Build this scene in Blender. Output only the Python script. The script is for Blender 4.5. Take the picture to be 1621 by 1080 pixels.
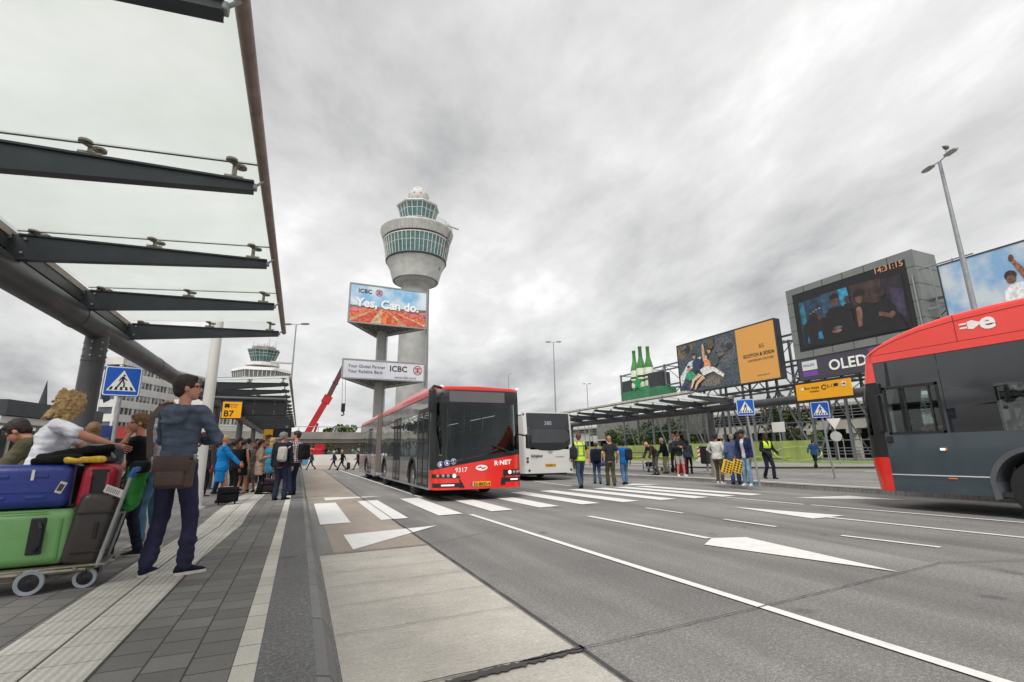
import bpy, bmesh, math, random
from math import sin, cos, pi, radians, hypot
from mathutils import Vector, Matrix, noise
for o in list(bpy.data.objects): bpy.data.objects.remove(o)
random.seed(7)
SC = bpy.context.scene
COL = SC.collection
V = Vector
# ------------------------------------------------------------------ camera
FPX, PIT, YAW, ROL, CZ = 763.4, .2278, .4081, -.013, 1.23
cf = V((sin(YAW)*cos(PIT), cos(YAW)*cos(PIT), sin(PIT)))
cr0 = V((cos(YAW), -sin(YAW), 0)); cu0 = cr0.cross(cf)
cr = cr0*cos(ROL)+cu0*sin(ROL); cu = cu0*cos(ROL)-cr0*sin(ROL)
CAMP = V((0, 0, CZ))
cam = bpy.data.objects.new("camera", bpy.data.cameras.new("camera")); COL.objects.link(cam)
cam.matrix_world = Matrix(((cr.x, cu.x, -cf.x, 0), (cr.y, cu.y, -cf.y, 0), (cr.z, cu.z, -cf.z, CZ), (0, 0, 0, 1)))
cam.data.sensor_width = 36; cam.data.lens = FPX/1621*36; cam.data.clip_start = .05; cam.data.clip_end = 6000
SC.camera = cam
SC.render.resolution_x = 1024; SC.render.resolution_y = 682
# points of the place measured along sight lines of the photograph (pixel -> ground, plane or distance)
def ray(x, y): return cf*FPX+cr*(x-810.5)+cu*(540-y)
def G(x, y, z=0.):
    d = ray(x, y); return CAMP+d*((z-CZ)/d.z)
def AX(x, y, X): d = ray(x, y); return CAMP+d*(X/d.x)
def AY(x, y, Y): d = ray(x, y); return CAMP+d*(Y/d.y)
def AD(x, y, D): d = ray(x, y); return CAMP+d*(D/hypot(d.x, d.y))
def HT(x, y, b):
    v = ray(x, y); return CZ+v.z*hypot(b[0], b[1])/hypot(v.x, v.y)
# ------------------------------------------------------------------ world, sun, exposure
SUN_EL, SUN_AZ = radians(52), radians(215)
w = bpy.data.worlds.new("World"); SC.world = w; w.use_nodes = True
nt = w.node_tree; N = nt.nodes; L = nt.links; N.clear()
def nd(t, **k):
    n = N.new(t)
    for a, b in k.items(): setattr(n, a, b)
    return n
out = nd('ShaderNodeOutputWorld'); bg = nd('ShaderNodeBackground'); L.new(bg.outputs[0], out.inputs[0])
sky = nd('ShaderNodeTexSky', sky_type='NISHITA', sun_disc=False); sky.sun_elevation = SUN_EL; sky.sun_rotation = SUN_AZ
tc = nd('ShaderNodeTexCoord'); sx = nd('ShaderNodeSeparateXYZ'); L.new(tc.outputs['Generated'], sx.inputs[0])
ad = nd('ShaderNodeMath', operation='ADD'); ad.inputs[1].default_value = .30
mxz = nd('ShaderNodeMath', operation='MAXIMUM'); mxz.inputs[1].default_value = 0; L.new(sx.outputs[2], mxz.inputs[0]); L.new(mxz.outputs[0], ad.inputs[0])
dv = [nd('ShaderNodeMath', operation='DIVIDE') for _ in range(2)]
cb = nd('ShaderNodeCombineXYZ')
for i in range(2): L.new(sx.outputs[i], dv[i].inputs[0]); L.new(ad.outputs[0], dv[i].inputs[1]); L.new(dv[i].outputs[0], cb.inputs[i])
def wnoise(scale, detail, dist, off, rough=.55):
    mp = nd('ShaderNodeMapping'); mp.inputs['Location'].default_value = off; mp.inputs['Rotation'].default_value = (0, 0, -.5)
    mp.inputs['Scale'].default_value = (1.1, .75, 1)
    L.new(cb.outputs[0], mp.inputs[0])
    n = nd('ShaderNodeTexNoise'); n.inputs['Scale'].default_value = scale; n.inputs['Detail'].default_value = detail
    n.inputs['Distortion'].default_value = dist; n.inputs['Roughness'].default_value = rough; L.new(mp.outputs[0], n.inputs['Vector']); return n
n1 = wnoise(.85, 8, .2, (3.1, 1.7, 0), .60); n2 = wnoise(3.0, 8, .3, (7.3, 2.2, 4), .55)
mixn = nd('ShaderNodeMix', data_type='FLOAT'); mixn.inputs[0].default_value = .24; L.new(n1.outputs[0], mixn.inputs[2]); L.new(n2.outputs[0], mixn.inputs[3])
cr_ = nd('ShaderNodeValToRGB'); e = cr_.color_ramp
e.elements[0].position = .37; e.elements[0].color = (.31, .312, .316, 1)
e.elements[1].position = .63; e.elements[1].color = (.88, .88, .872, 1)
m_ = e.elements.new(.46); m_.color = (.495, .493, .49, 1); m_ = e.elements.new(.55); m_.color = (.655, .652, .645, 1)
L.new(mixn.outputs[0], cr_.inputs[0])
sc_ = nd('ShaderNodeMix', data_type='RGBA', blend_type='MULTIPLY'); sc_.inputs[0].default_value = 1; sc_.inputs[7].default_value = (.1, .1, .1, 1)
L.new(sky.outputs[0], sc_.inputs[6])
gap = nd('ShaderNodeValToRGB'); gap.color_ramp.elements[0].position = .70; gap.color_ramp.elements[0].color = (.96,)*3+(1,)
gap.color_ramp.elements[1].position = .78; gap.color_ramp.elements[1].color = (.7,)*3+(1,)
L.new(n2.outputs[0], gap.inputs[0])
fm = nd('ShaderNodeMix', data_type='RGBA'); L.new(gap.outputs[0], fm.inputs[0]); L.new(sc_.outputs[2], fm.inputs[6]); L.new(cr_.outputs[0], fm.inputs[7])
L.new(fm.outputs[2], bg.inputs[0]); bg.inputs[1].default_value = 1.0
sl = bpy.data.lights.new("sun", 'SUN'); sl.energy = 2.0; sl.angle = radians(25); sl.color = (1, .97, .93)
so = bpy.data.objects.new("sun", sl); COL.objects.link(so)
sd = V((sin(SUN_AZ)*cos(SUN_EL), cos(SUN_AZ)*cos(SUN_EL), sin(SUN_EL)))
so.rotation_euler = sd.to_track_quat('Z', 'Y').to_euler()
SC.view_settings.view_transform = 'Standard'; SC.view_settings.look = 'None'; SC.view_settings.exposure = 0.45; SC.view_settings.gamma = 1
# ------------------------------------------------------------------ materials
def lin(h):
    h = h.lstrip('#'); r = []
    for i in (0, 2, 4):
        c = int(h[i:i+2], 16)/255; r.append(c/12.92 if c <= .04045 else ((c+.055)/1.055)**2.4)
    return tuple(r)
MC = {}
def mat(name, col, rough=.5, metal=0., nscale=4., namt=.12, bump=0., bscale=60., coat=0., emit=0., spec=.5):
    if name in MC: return MC[name]
    if isinstance(col, str): col = lin(col)
    m = bpy.data.materials.new(name); m.use_nodes = True; t = m.node_tree; b = t.nodes['Principled BSDF']
    b.inputs['Roughness'].default_value = rough; b.inputs['Metallic'].default_value = metal; b.inputs['Coat Weight'].default_value = coat
    b.inputs['Specular IOR Level'].default_value = spec; b.inputs['Coat Roughness'].default_value = .05
    c = t.nodes.new('ShaderNodeTexCoord')
    n = t.nodes.new('ShaderNodeTexNoise'); n.inputs['Scale'].default_value = nscale; n.inputs['Detail'].default_value = 5
    t.links.new(c.outputs['Object'], n.inputs['Vector'])
    r = t.nodes.new('ShaderNodeValToRGB'); r.color_ramp.elements[0].position = .3; r.color_ramp.elements[1].position = .7
    r.color_ramp.elements[0].color = tuple(x*(1-namt) for x in col)+(1,)
    r.color_ramp.elements[1].color = tuple(min(1, x*(1+namt)) for x in col)+(1,)
    t.links.new(n.outputs[0], r.inputs[0]); t.links.new(r.outputs[0], b.inputs['Base Color'])
    if bump:
        n2 = t.nodes.new('ShaderNodeTexNoise'); n2.inputs['Scale'].default_value = bscale; n2.inputs['Detail'].default_value = 4
        t.links.new(c.outputs['Object'], n2.inputs['Vector'])
        bp = t.nodes.new('ShaderNodeBump'); bp.inputs['Strength'].default_value = bump; bp.inputs['Distance'].default_value = .01
        t.links.new(n2.outputs[0], bp.inputs['Height']); t.links.new(bp.outputs[0], b.inputs['Normal'])
    if emit:
        t.links.new(r.outputs[0], b.inputs['Emission Color']); b.inputs['Emission Strength'].default_value = emit
    MC[name] = m; return m
def cloth(hexc): return mat('cloth '+hexc, hexc, .9, 0, 7, .26, .55, 26, spec=.2)
def glassmat(name, tint, alpha, rough=.02, wav=0.):
    if name in MC: return MC[name]
    m = bpy.data.materials.new(name); m.use_nodes = True; t = m.node_tree; t.nodes.clear()
    o = t.nodes.new('ShaderNodeOutputMaterial'); tr = t.nodes.new('ShaderNodeBsdfTransparent'); tr.inputs[0].default_value = tint+(1,)
    gl = t.nodes.new('ShaderNodeBsdfGlossy'); gl.inputs['Roughness'].default_value = rough; gl.inputs[0].default_value = (.9, .93, .93, 1)
    fr = t.nodes.new('ShaderNodeFresnel'); fr.inputs[0].default_value = 1.5
    if wav:
        c = t.nodes.new('ShaderNodeTexCoord'); n2 = t.nodes.new('ShaderNodeTexNoise'); n2.inputs['Scale'].default_value = 1.4; t.links.new(c.outputs['Object'], n2.inputs['Vector'])
        bp = t.nodes.new('ShaderNodeBump'); bp.inputs['Strength'].default_value = wav; bp.inputs['Distance'].default_value = .03; t.links.new(n2.outputs[0], bp.inputs['Height']); t.links.new(bp.outputs[0], gl.inputs['Normal'])
    a = t.nodes.new('ShaderNodeMath'); a.operation = 'ADD'; a.use_clamp = True; a.inputs[1].default_value = alpha; t.links.new(fr.outputs[0], a.inputs[0])
    mx = t.nodes.new('ShaderNodeMixShader'); t.links.new(a.outputs[0], mx.inputs[0]); t.links.new(tr.outputs[0], mx.inputs[1]); t.links.new(gl.outputs[0], mx.inputs[2])
    t.links.new(mx.outputs[0], o.inputs[0]); MC[name] = m; return m
def canopyglass():
    m = bpy.data.materials.new('frosted canopy glass'); m.use_nodes = True; t = m.node_tree; t.nodes.clear()
    o = t.nodes.new('ShaderNodeOutputMaterial'); tr = t.nodes.new('ShaderNodeBsdfTransparent'); tr.inputs[0].default_value = (.97, .99, .98, 1)
    tl = t.nodes.new('ShaderNodeBsdfTranslucent'); c = t.nodes.new('ShaderNodeTexCoord'); n = t.nodes.new('ShaderNodeTexNoise')
    n.inputs['Scale'].default_value = 1.1; n.inputs['Detail'].default_value = 12; n.inputs['Roughness'].default_value = .7; t.links.new(c.outputs['Object'], n.inputs['Vector'])
    r = t.nodes.new('ShaderNodeValToRGB'); r.color_ramp.elements[0].position = .3; r.color_ramp.elements[0].color = (.80, .835, .81, 1)
    r.color_ramp.elements[1].position = .7; r.color_ramp.elements[1].color = (.92, .94, .92, 1)
    t.links.new(n.outputs[0], r.inputs[0]); t.links.new(r.outputs[0], tl.inputs[0])
    df = t.nodes.new('ShaderNodeBsdfDiffuse'); t.links.new(r.outputs[0], df.inputs[0])
    m1 = t.nodes.new('ShaderNodeMixShader'); m1.inputs[0].default_value = .35; t.links.new(tl.outputs[0], m1.inputs[1]); t.links.new(df.outputs[0], m1.inputs[2])
    m2 = t.nodes.new('ShaderNodeMixShader'); m2.inputs[0].default_value = .62; t.links.new(tr.outputs[0], m2.inputs[1]); t.links.new(m1.outputs[0], m2.inputs[2])
    t.links.new(m2.outputs[0], o.inputs[0]); return m
def ground_mat(name, fn):
    m = bpy.data.materials.new(name); m.use_nodes = True; t = m.node_tree; b = t.nodes['Principled BSDF']
    g = t.nodes.new('ShaderNodeNewGeometry')
    class K: pass
    k = K(); k.t = t; k.b = b; k.pos = g.outputs['Position']
    def noisef(scale, detail=4, rough=.5, sc=(1, 1, 1)):
        mp = t.nodes.new('ShaderNodeMapping'); mp.inputs['Scale'].default_value = sc; t.links.new(k.pos, mp.inputs[0])
        n = t.nodes.new('ShaderNodeTexNoise'); n.inputs['Scale'].default_value = scale; n.inputs['Detail'].default_value = detail; n.inputs['Roughness'].default_value = rough
        t.links.new(mp.outputs[0], n.inputs['Vector']); return n.outputs[0]
    def ramp(src, stops):
        r = t.nodes.new('ShaderNodeValToRGB'); e = r.color_ramp.elements
        for i, (p, c) in enumerate(stops):
            el = e[i] if i < 2 else e.new(p)
            el.position = p; el.color = (c if isinstance(c, tuple) else (c,)*3)+(1,)
        t.links.new(src, r.inputs[0]); return r.outputs[0]
    def mul(a, b_, f=1., mode='MULTIPLY'):
        x = t.nodes.new('ShaderNodeMix'); x.data_type = 'RGBA'; x.blend_type = mode; x.inputs[0].default_value = f
        t.links.new(a, x.inputs[6]); t.links.new(b_, x.inputs[7]); return x.outputs[2]
    def bump(src, s, d=.01):
        bp = t.nodes.new('ShaderNodeBump'); bp.inputs['Strength'].default_value = s; bp.inputs['Distance'].default_value = d
        t.links.new(src, bp.inputs['Height']); t.links.new(bp.outputs[0], b.inputs['Normal'])
    k.noise, k.ramp, k.mul, k.bump = noisef, ramp, mul, bump
    fn(k); return m
def f_asphalt(base):
    def f(k):
        fine = k.noise(85, 3, .7); big = k.noise(.35, 5, .6); streak = k.noise(.8, 4, .6, (1, .12, 1))
        c = k.ramp(fine, [(.38, tuple(x*.62 for x in base)), (.55, base), (.68, tuple(x*1.25 for x in base)), (.74, tuple(x*2.1 for x in base))])
        c = k.mul(c, k.ramp(big, [(.3, .80), (.7, 1.16)])); c = k.mul(c, k.ramp(streak, [(.35, .80), (.65, 1.12)]))
        c = k.mul(c, k.ramp(k.noise(34, 5, .85), [(.32, .70), (.52, 1.), (.64, 1.45), (.70, 1.9)])); c = k.mul(c, k.ramp(k.noise(1.7, 3, .4, (1, .03, 1)), [(.40, 1.04), (.62, .82)]))
        spots = k.ramp(k.noise(2.3, 2, .3), [(.24, .72), (.30, 1.)]); c = k.mul(c, spots)
        k.t.links.new(c, k.b.inputs['Base Color']); k.b.inputs['Roughness'].default_value = .85; k.b.inputs['Specular IOR Level'].default_value = .25
        k.bump(fine, .5, .006)
    return f
M_asphalt = ground_mat('asphalt', f_asphalt((.262, .254, .243)))
M_asphalt2 = ground_mat('tyre worn asphalt', f_asphalt((.2, .2, .2)))
M_sidewalk_asphalt = ground_mat('kerbside tarmac', f_asphalt((.19, .187, .182)))
def f_conc(k):
    tin = k.noise(9, 5, .7, (.6, 7, 1)); big = k.noise(.9, 6, .65); fine = k.noise(120, 2, .6)
    c = k.ramp(tin, [(.3, (.41, .378, .33)), (.5, (.49, .456, .405)), (.75, (.57, .535, .48))])
    c = k.mul(c, k.ramp(big, [(.32, .78), (.68, 1.12)])); c = k.mul(c, k.ramp(k.noise(45, 4, .8), [(.32, .80), (.5, 1.), (.68, 1.2)]))
    c = k.mul(c, k.ramp(k.noise(1.6, 2, .2, (1, 2.2, 1)), [(.22, .62), (.26, 1.)]))
    k.t.links.new(c, k.b.inputs['Base Color']); k.b.inputs['Roughness'].default_value = .9; k.bump(tin, .5, .008)
M_concrete = ground_mat('brushed concrete slab', f_conc)
def f_conc2(k):
    big = k.noise(.7, 6, .65, (1.5, .5, 1)); fine = k.noise(100, 3, .7)
    c = k.ramp(fine, [(.3, (.28, .235, .195)), (.7, (.38, .325, .275))]); c = k.mul(c, k.ramp(big, [(.3, .78), (.7, 1.15)]))
    k.t.links.new(c, k.b.inputs['Base Color']); k.b.inputs['Roughness'].default_value = .9; k.bump(fine, .3)
M_concrete2 = ground_mat('stained brown concrete', f_conc2)
def f_paint(k):
    w = k.noise(6, 6, .7); f = k.noise(70, 3, .7)
    c = k.ramp(w, [(.2, (.5, .49, .46)), (.42, (.70, .69, .66)), (.7, (.78, .77, .745))]); c = k.mul(c, k.ramp(f, [(.22, .55), (.33, 1.)]))
    k.t.links.new(c, k.b.inputs['Base Color']); k.b.inputs['Roughness'].default_value = .7
M_paint = ground_mat('road paint', f_paint)
def brickf(w, h, c1, c2, mortar, ms=.012, rot=0, off=.5, ribs=False, loc=(0, 0, 0)):
    def f(k):
        mp = k.t.nodes.new('ShaderNodeMapping'); mp.inputs['Rotation'].default_value = (0, 0, rot); mp.inputs['Location'].default_value = loc; k.t.links.new(k.pos, mp.inputs[0])
        b = k.t.nodes.new('ShaderNodeTexBrick'); b.inputs['Scale'].default_value = 1; b.inputs['Brick Width'].default_value = w; b.inputs['Row Height'].default_value = h
        b.inputs['Mortar Size'].default_value = ms; b.offset = off; b.inputs['Mortar Smooth'].default_value = .2
        b.inputs['Color1'].default_value = c1+(1,); b.inputs['Color2'].default_value = c2+(1,); b.inputs['Mortar'].default_value = mortar+(1,)
        k.t.links.new(mp.outputs[0], b.inputs['Vector'])
        c = k.mul(b.outputs[0], k.ramp(k.noise(.8, 6, .6), [(.3, .78), (.7, 1.2)])); c = k.mul(c, k.ramp(k.noise(90, 3, .7), [(.3, .82), (.7, 1.15)]))
        if ribs:
            wv = k.t.nodes.new('ShaderNodeTexWave'); wv.inputs['Scale'].default_value = 6.3; wv.bands_direction = 'X'; wv.inputs['Distortion'].default_value = .15
            k.t.links.new(mp.outputs[0], wv.inputs['Vector'])
            c = k.mul(c, k.ramp(wv.outputs['Fac'], [(.25, .84), (.55, 1.03)]))
            k.bump(wv.outputs['Fac'], .8, .01)
        else: k.bump(b.outputs['Fac'], -.6, .01)
        k.t.links.new(c, k.b.inputs['Base Color']); k.b.inputs['Roughness'].default_value = .88; k.b.inputs['Specular IOR Level'].default_value = .3
    return f
M_paver = ground_mat('dark grey pavers', brickf(.235, .222, (.145, .138, .131), (.205, .194, .183), (.058, .052, .046), .006, rot=pi/2, loc=(0, .245, 0)))
M_tactile = ground_mat('ribbed tactile paving', brickf(.31, .31, (.50, .48, .43), (.60, .575, .52), (.24, .215, .17), .005, off=0, ribs=True, loc=(1.54, 0, 0)))
M_strip = ground_mat('pale kerb blocks', brickf(.30, .30, (.50, .475, .42), (.58, .55, .49), (.2, .19, .17), .006, off=0))
M_paver2 = ground_mat('island pavers', brickf(.21, .105, (.23, .22, .21), (.27, .26, .25), (.14, .135, .13), .006, rot=.5))
M_kerb = ground_mat('kerb stone', brickf(9, 1.0, (.30, .29, .275), (.34, .33, .31), (.08, .08, .07), .01, off=0))
M_darkkerb = ground_mat('dark worn kerb', brickf(9, 1.0, (.20, .20, .197), (.24, .237, .23), (.08, .08, .08), .01, off=0))
M_black = mat('tar joint', '#4a4948', .8); M_verge = mat('grass verge', '#6f8f35', .95, 0, 3, .4, .6, 30)
M_dsteel = mat('anthracite steel', '#3b3f44', .42, .2, 3, .18, .1, 40)
M_beam = mat('charcoal tube steel', '#4a4a4b', .45, .25, 3, .22, .1, 30)
M_tube = mat('weathered edge pipe', '#8a7a72', .5, .35, 9, .25, .2, 60)
M_galv = mat('galvanised steel', '#9a9d9f', .45, .5, 8, .15)
M_steel = mat('stainless steel', '#b6b3ad', .32, .8, 8, .15)
M_white = mat('white paint', '#dcdcd8', .4, 0, 2, .06)
M_offw = mat('off white cladding', '#cfcdc8', .5, 0, .6, .1)
M_grey = mat('light grey metal', '#a9a9a6', .5, .1, 1, .1)
M_mid = mat('mid grey concrete', '#8d8b85', .85, 0, .5, .2, .3, 8)
M_dark = mat('black plastic', '#1d1e20', .4, 0, 5, .15)
M_rub = mat('tyre rubber', '#202021', .8, 0, 20, .2)
M_dglass = mat('tinted window glass', '#14181a', .04, 0, 2, .1, spec=.8)
M_tglass = mat('green tower glass', '#3d6a68', .06, 0, .8, .5, spec=.9)
M_red = mat('red bus paint', '#dc2a1e', .22, 0, 2, .06, coat=.6)
M_roofred = mat('red roof paint', '#d8342c', .25, 0, 2, .06, coat=.6)
M_busgrey = mat('dark grey bus paint', '#373e43', .2, 0, 2, .1, coat=.5)
M_blue = mat('sign blue', '#0b52ad', .35, 0, 2, .06)
M_yel = mat('wayfinding yellow', '#f2ab12', .4, 0, 2, .05)
M_cg = canopyglass()
M_wglass = glassmat('windscreen glass', (.72, .78, .78), -.01)
M_cglass = glassmat('clear side glass', (.85, .9, .89), .0)
M_tside = glassmat('tinted side glass', (.42, .45, .45), .06, .03, .4)
# ------------------------------------------------------------------ mesh building
ORG = {}
class MB:
    def __init__(s): s.v = []; s.f = []; s.m = []; s.cur = 0
    def add(s, vs, fs, m=None):
        b = len(s.v); s.v += [tuple(p) for p in vs]; m = s.cur if m is None else m
        for q in fs: s.f.append([i+b for i in q]); s.m.append(m)
        return s
    def box(s, a, b, m=None):
        x0, y0, z0 = a; x1, y1, z1 = b
        return s.add([(x0,y0,z0),(x1,y0,z0),(x1,y1,z0),(x0,y1,z0),(x0,y0,z1),(x1,y0,z1),(x1,y1,z1),(x0,y1,z1)],
            [(3,2,1,0),(4,5,6,7),(0,1,5,4),(1,2,6,5),(2,3,7,6),(3,0,4,7)], m)
    def beam(s, a, b, w, h, m=None, up=(0,0,1)):
        a, b = V(a), V(b); d = (b-a).normalized(); u = V(up)
        if abs(d.dot(u)) > .99: u = V((0,1,0))
        r = d.cross(u).normalized(); u = r.cross(d)
        vs = [p+r*i*w/2+u*j*h/2 for p in (a, b) for i, j in ((-1,-1),(1,-1),(1,1),(-1,1))]
        return s.add(vs, [(3,2,1,0),(4,5,6,7),(0,1,5,4),(1,2,6,5),(2,3,7,6),(3,0,4,7)], m)
    def cyl(s, a, b, r0, r1=None, n=12, m=None, cap=True):
        a, b = V(a), V(b); r1 = r0 if r1 is None else r1; d = (b-a).normalized(); u = V((0,0,1)) if abs(d.z) < .9 else V((1,0,0))
        x = d.cross(u).normalized(); y = d.cross(x)
        vs = [p+(x*cos(2*pi*i/n)+y*sin(2*pi*i/n))*r for p, r in ((a, r0), (b, r1)) for i in range(n)]
        fs = [(i, (i+1) % n, n+(i+1) % n, n+i) for i in range(n)]
        fs = [q[::-1] for q in fs]
        if cap: fs += [tuple(range(n)), tuple(range(2*n-1, n-1, -1))]
        return s.add(vs, fs, m)
    def rings(s, rs, m=None, cap=True):
        n = len(rs[0]); vs = [p for r in rs for p in r]; fs = []
        for k in range(len(rs)-1):
            for i in range(n): fs.append((k*n+i, k*n+(i+1) % n, (k+1)*n+(i+1) % n, (k+1)*n+i))
        if cap: fs += [tuple(range(n))[::-1], tuple(range((len(rs)-1)*n, len(rs)*n))]
        return s.add(vs, fs, m)
    def lathe(s, c, prof, n=16, m=None, axis='z'):
        c = V(c); rs = []
        for r, h in prof:
            ring = []
            for i in range(n):
                t = 2*pi*i/n
                p = (r*cos(t), r*sin(t), h) if axis == 'z' else ((h, r*cos(t), r*sin(t)) if axis == 'x' else (r*sin(t), h, r*cos(t)))
                ring.append(c+V(p))
            rs.append(ring)
        return s.rings(rs, m)
    def torus(s, c, prof, n=24, m=None, axis='x'):
        t_ = MB(); t_.lathe(c, prof+[prof[0]], n, m, axis); nn = len(t_.v); return s.add(t_.v, [f for f in t_.f if len(f) == 4 or n == 4], m)
    def tube(s, pts, r, n=8, m=None):
        pts = [V(p) for p in pts]
        for i in range(len(pts)-1): s.cyl(pts[i], pts[i+1], r, n=n, m=m)
        return s
    def cap(s, a, b, r0, r1, n=10, m=None, fl=1., side=None):
        a, b = V(a), V(b); d = b-a
        if d.length < 1e-6: d = V((0,0,.001)); b = a+d
        d.normalize(); u = V(side) if side else (V((1,0,0)) if abs(d.x) < .8 else V((0,1,0)))
        y = d.cross(u).normalized(); x = y.cross(d).normalized(); rs = []
        for t in (-85, -50, -20): rs.append((a+d*sin(radians(t))*r0, r0*cos(radians(t))))
        for t in (20, 50, 85): rs.append((b+d*sin(radians(t))*r1, r1*cos(radians(t))))
        return s.rings([[p+x*cos(2*pi*i/n)*r+y*sin(2*pi*i/n)*r*fl for i in range(n)] for p, r in rs], m)
    def ell(s, c, rx, ry, rz, n=14, k=9, m=None, rot=None):
        c = V(c); rs = []
        for j in range(k):
            t = radians(-86+172*j/(k-1)); ring = []
            for i in range(n):
                p = V((rx*cos(t)*cos(2*pi*i/n), ry*cos(t)*sin(2*pi*i/n), rz*sin(t)))
                if rot: p = rot @ p
                ring.append(c+p)
            rs.append(ring)
        return s.rings(rs, m)
    def poly(s, pts, th=None, m=None, nrm=None):
        """flat polygon; with a thickness it becomes a plate"""
        pts = [V(p) for p in pts]; n = len(pts)
        if th is None: return s.add(pts, [tuple(range(n))], m)
        if nrm is None: nrm = (pts[1]-pts[0]).cross(pts[2]-pts[0]).normalized()
        q = [p-V(nrm)*th for p in pts]
        fs = [tuple(range(n)), tuple(range(2*n-1, n-1, -1))]+[(i, n+i, n+(i+1) % n, (i+1) % n) for i in range(n)]
        return s.add(pts+q, fs, m)
    def rbox(s, c, sz, r, rot=None, seg=3, m=None):
        bm = bmesh.new(); bmesh.ops.create_cube(bm, size=1)
        for v in bm.verts: v.co = V((v.co.x*sz[0], v.co.y*sz[1], v.co.z*sz[2]))
        bmesh.ops.bevel(bm, geom=list(bm.edges), offset=min(r, min(sz)*.49), segments=seg, affect='EDGES', profile=.5)
        bm.verts.index_update(); c = V(c)
        s.add([c+((rot @ v.co) if rot else v.co) for v in bm.verts], [[v.index for v in f.verts] for f in bm.faces], m); bm.free(); return s
    def mesh(s, mats, smooth=False, tri=False):
        me = bpy.data.meshes.new('m'); me.from_pydata(s.v, [], s.f); me.validate(clean_customdata=False)
        for x in (mats if isinstance(mats, (list, tuple)) else [mats]): me.materials.append(x)
        if len(me.polygons) == len(s.m): me.polygons.foreach_set('material_index', s.m)
        if smooth: me.shade_smooth() if smooth is True else smooth_by(me, smooth)
        return me
    def build(s, name, mats, parent=None, smooth=False, world=True, loc=None):
        o_ = ORG.get(parent.name, V((0,0,0))) if parent else (V(loc) if loc is not None else V((0,0,0)))
        if world and o_.length > 0: s.v = [tuple(V(p)-o_) for p in s.v]
        me = s.mesh(mats, smooth); me.name = name; o = bpy.data.objects.new(name, me); COL.objects.link(o)
        if parent: o.parent = parent; ORG[o.name] = o_
        elif loc is not None: o.location = loc; ORG[o.name] = V(loc)
        return o
def smooth_by(me, deg):
    me.shade_smooth()
    bm = bmesh.new(); bm.from_mesh(me)
    for e_ in bm.edges:
        if len(e_.link_faces) == 2 and e_.calc_face_angle(0) > radians(deg): e_.smooth = False
    bm.to_mesh(me); bm.free()
def tag(o, label=None, cat=None, group=None, kind=None):
    if label: o['label'] = label
    if cat: o['category'] = cat
    if group: o['group'] = group
    if kind: o['kind'] = kind
    return o
def thing(name, label, cat, loc=(0,0,0), rz=0, group=None):
    o = bpy.data.objects.new(name, None); COL.objects.link(o); o.location = loc; o.rotation_euler = (0, 0, rz); o.empty_display_size = .2
    ORG[o.name] = V(loc) if rz == 0 else V((0,0,0)); return tag(o, label, cat, group)
def kids(o): return [c for c in bpy.data.objects if c.parent == o]
def copy_tree(o, parent=None, ch=None):
    if ch is None:
        ch = {}
        for c in bpy.data.objects:
            if c.parent: ch.setdefault(c.parent.name, []).append(c)
    c = o.copy(); COL.objects.link(c)
    if parent: c.parent = parent
    for k in ch.get(o.name, []): copy_tree(k, c, ch)
    return c
def struct(name, mb, m, smooth=False): return tag(mb.build(name, m, smooth=smooth), kind='structure')
def text(s, size, org, right, up, m, parent=None, name='lettering', th=.004, align='LEFT', bold=0., sx_=1., world=True):
    cu_ = bpy.data.curves.new('t', 'FONT'); cu_.body = s; cu_.size = size; cu_.extrude = th/2; cu_.align_x = align; cu_.offset = bold*size; cu_.resolution_u = 3
    t = bpy.data.objects.new('t', cu_); COL.objects.link(t); bpy.context.view_layer.update()
    me = bpy.data.meshes.new_from_object(t.evaluated_get(bpy.context.evaluated_depsgraph_get()))
    bpy.data.objects.remove(t); bpy.data.curves.remove(cu_)
    r, u = V(right).normalized(), V(up).normalized(); n = r.cross(u)
    off = ORG.get(parent.name, V((0,0,0))) if (parent and world) else V((0,0,0)); org = V(org)-off
    for v in me.vertices: v.co = org+r*v.co.x*sx_+u*v.co.y+n*v.co.z
    me.materials.clear(); me.materials.append(m); me.name = name
    o = bpy.data.objects.new(name, me); COL.objects.link(o)
    if parent: o.parent = parent; ORG[o.name] = off
    return o
# ------------------------------------------------------------------ ground, roads, pavements
def sheet(name, polys, m, z):
    mb = MB()
    for p in polys: mb.poly([(a, b, z) for a, b in p])
    me = mb.mesh(m); 
    bm = bmesh.new(); bm.from_mesh(me)
    for f in bm.faces:
        if f.normal.z < 0: f.normal_flip()
    bm.to_mesh(me); bm.free()
    o = bpy.data.objects.new(name, me); COL.objects.link(o); return tag(o, kind='structure')
def g2(x, y, z=0.): p = G(x, y, z); return (p.x, p.y)
sheet('ground', [[(-900, -60), (2500, -60), (2500, 2800), (-900, 2800)]], M_asphalt, 0)
sheet('concrete_slab', [[(.30, -3), (1.72, -3), (1.72, 7.0), (.33, 6.9)]], M_concrete, .004)
sheet('concrete_lane', [[(.50, 6.93), (1.72, 7.03), (1.72, 14.3), (.50, 14.3)], [(.30, 14.33), (1.72, 14.33), (1.9, 46), (.3, 46)]], M_concrete2, .004)
sheet('forecourt', [[(-8, 46.5), (60, 62), (60, 78), (-8, 78)]], ground_mat('pale forecourt concrete', f_conc2), .004)
stripes = []
for i, xr in enumerate((.97, 2.06, 3.22, 4.42, 5.64, 6.82, 7.95, 9.08, 10.12, 11.05, 12.0)):
    a = 9.72+.75*min(xr, 6.5)/6.5-.06*max(0, xr-7); b = 14.0+.1*min(xr, 7); sl_ = -.06*max(0, xr-5)
    stripes.append([(xr-.53, a), (xr, a+.04), (xr+sl_, b+.04), (xr-.53+sl_, b)])
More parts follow.
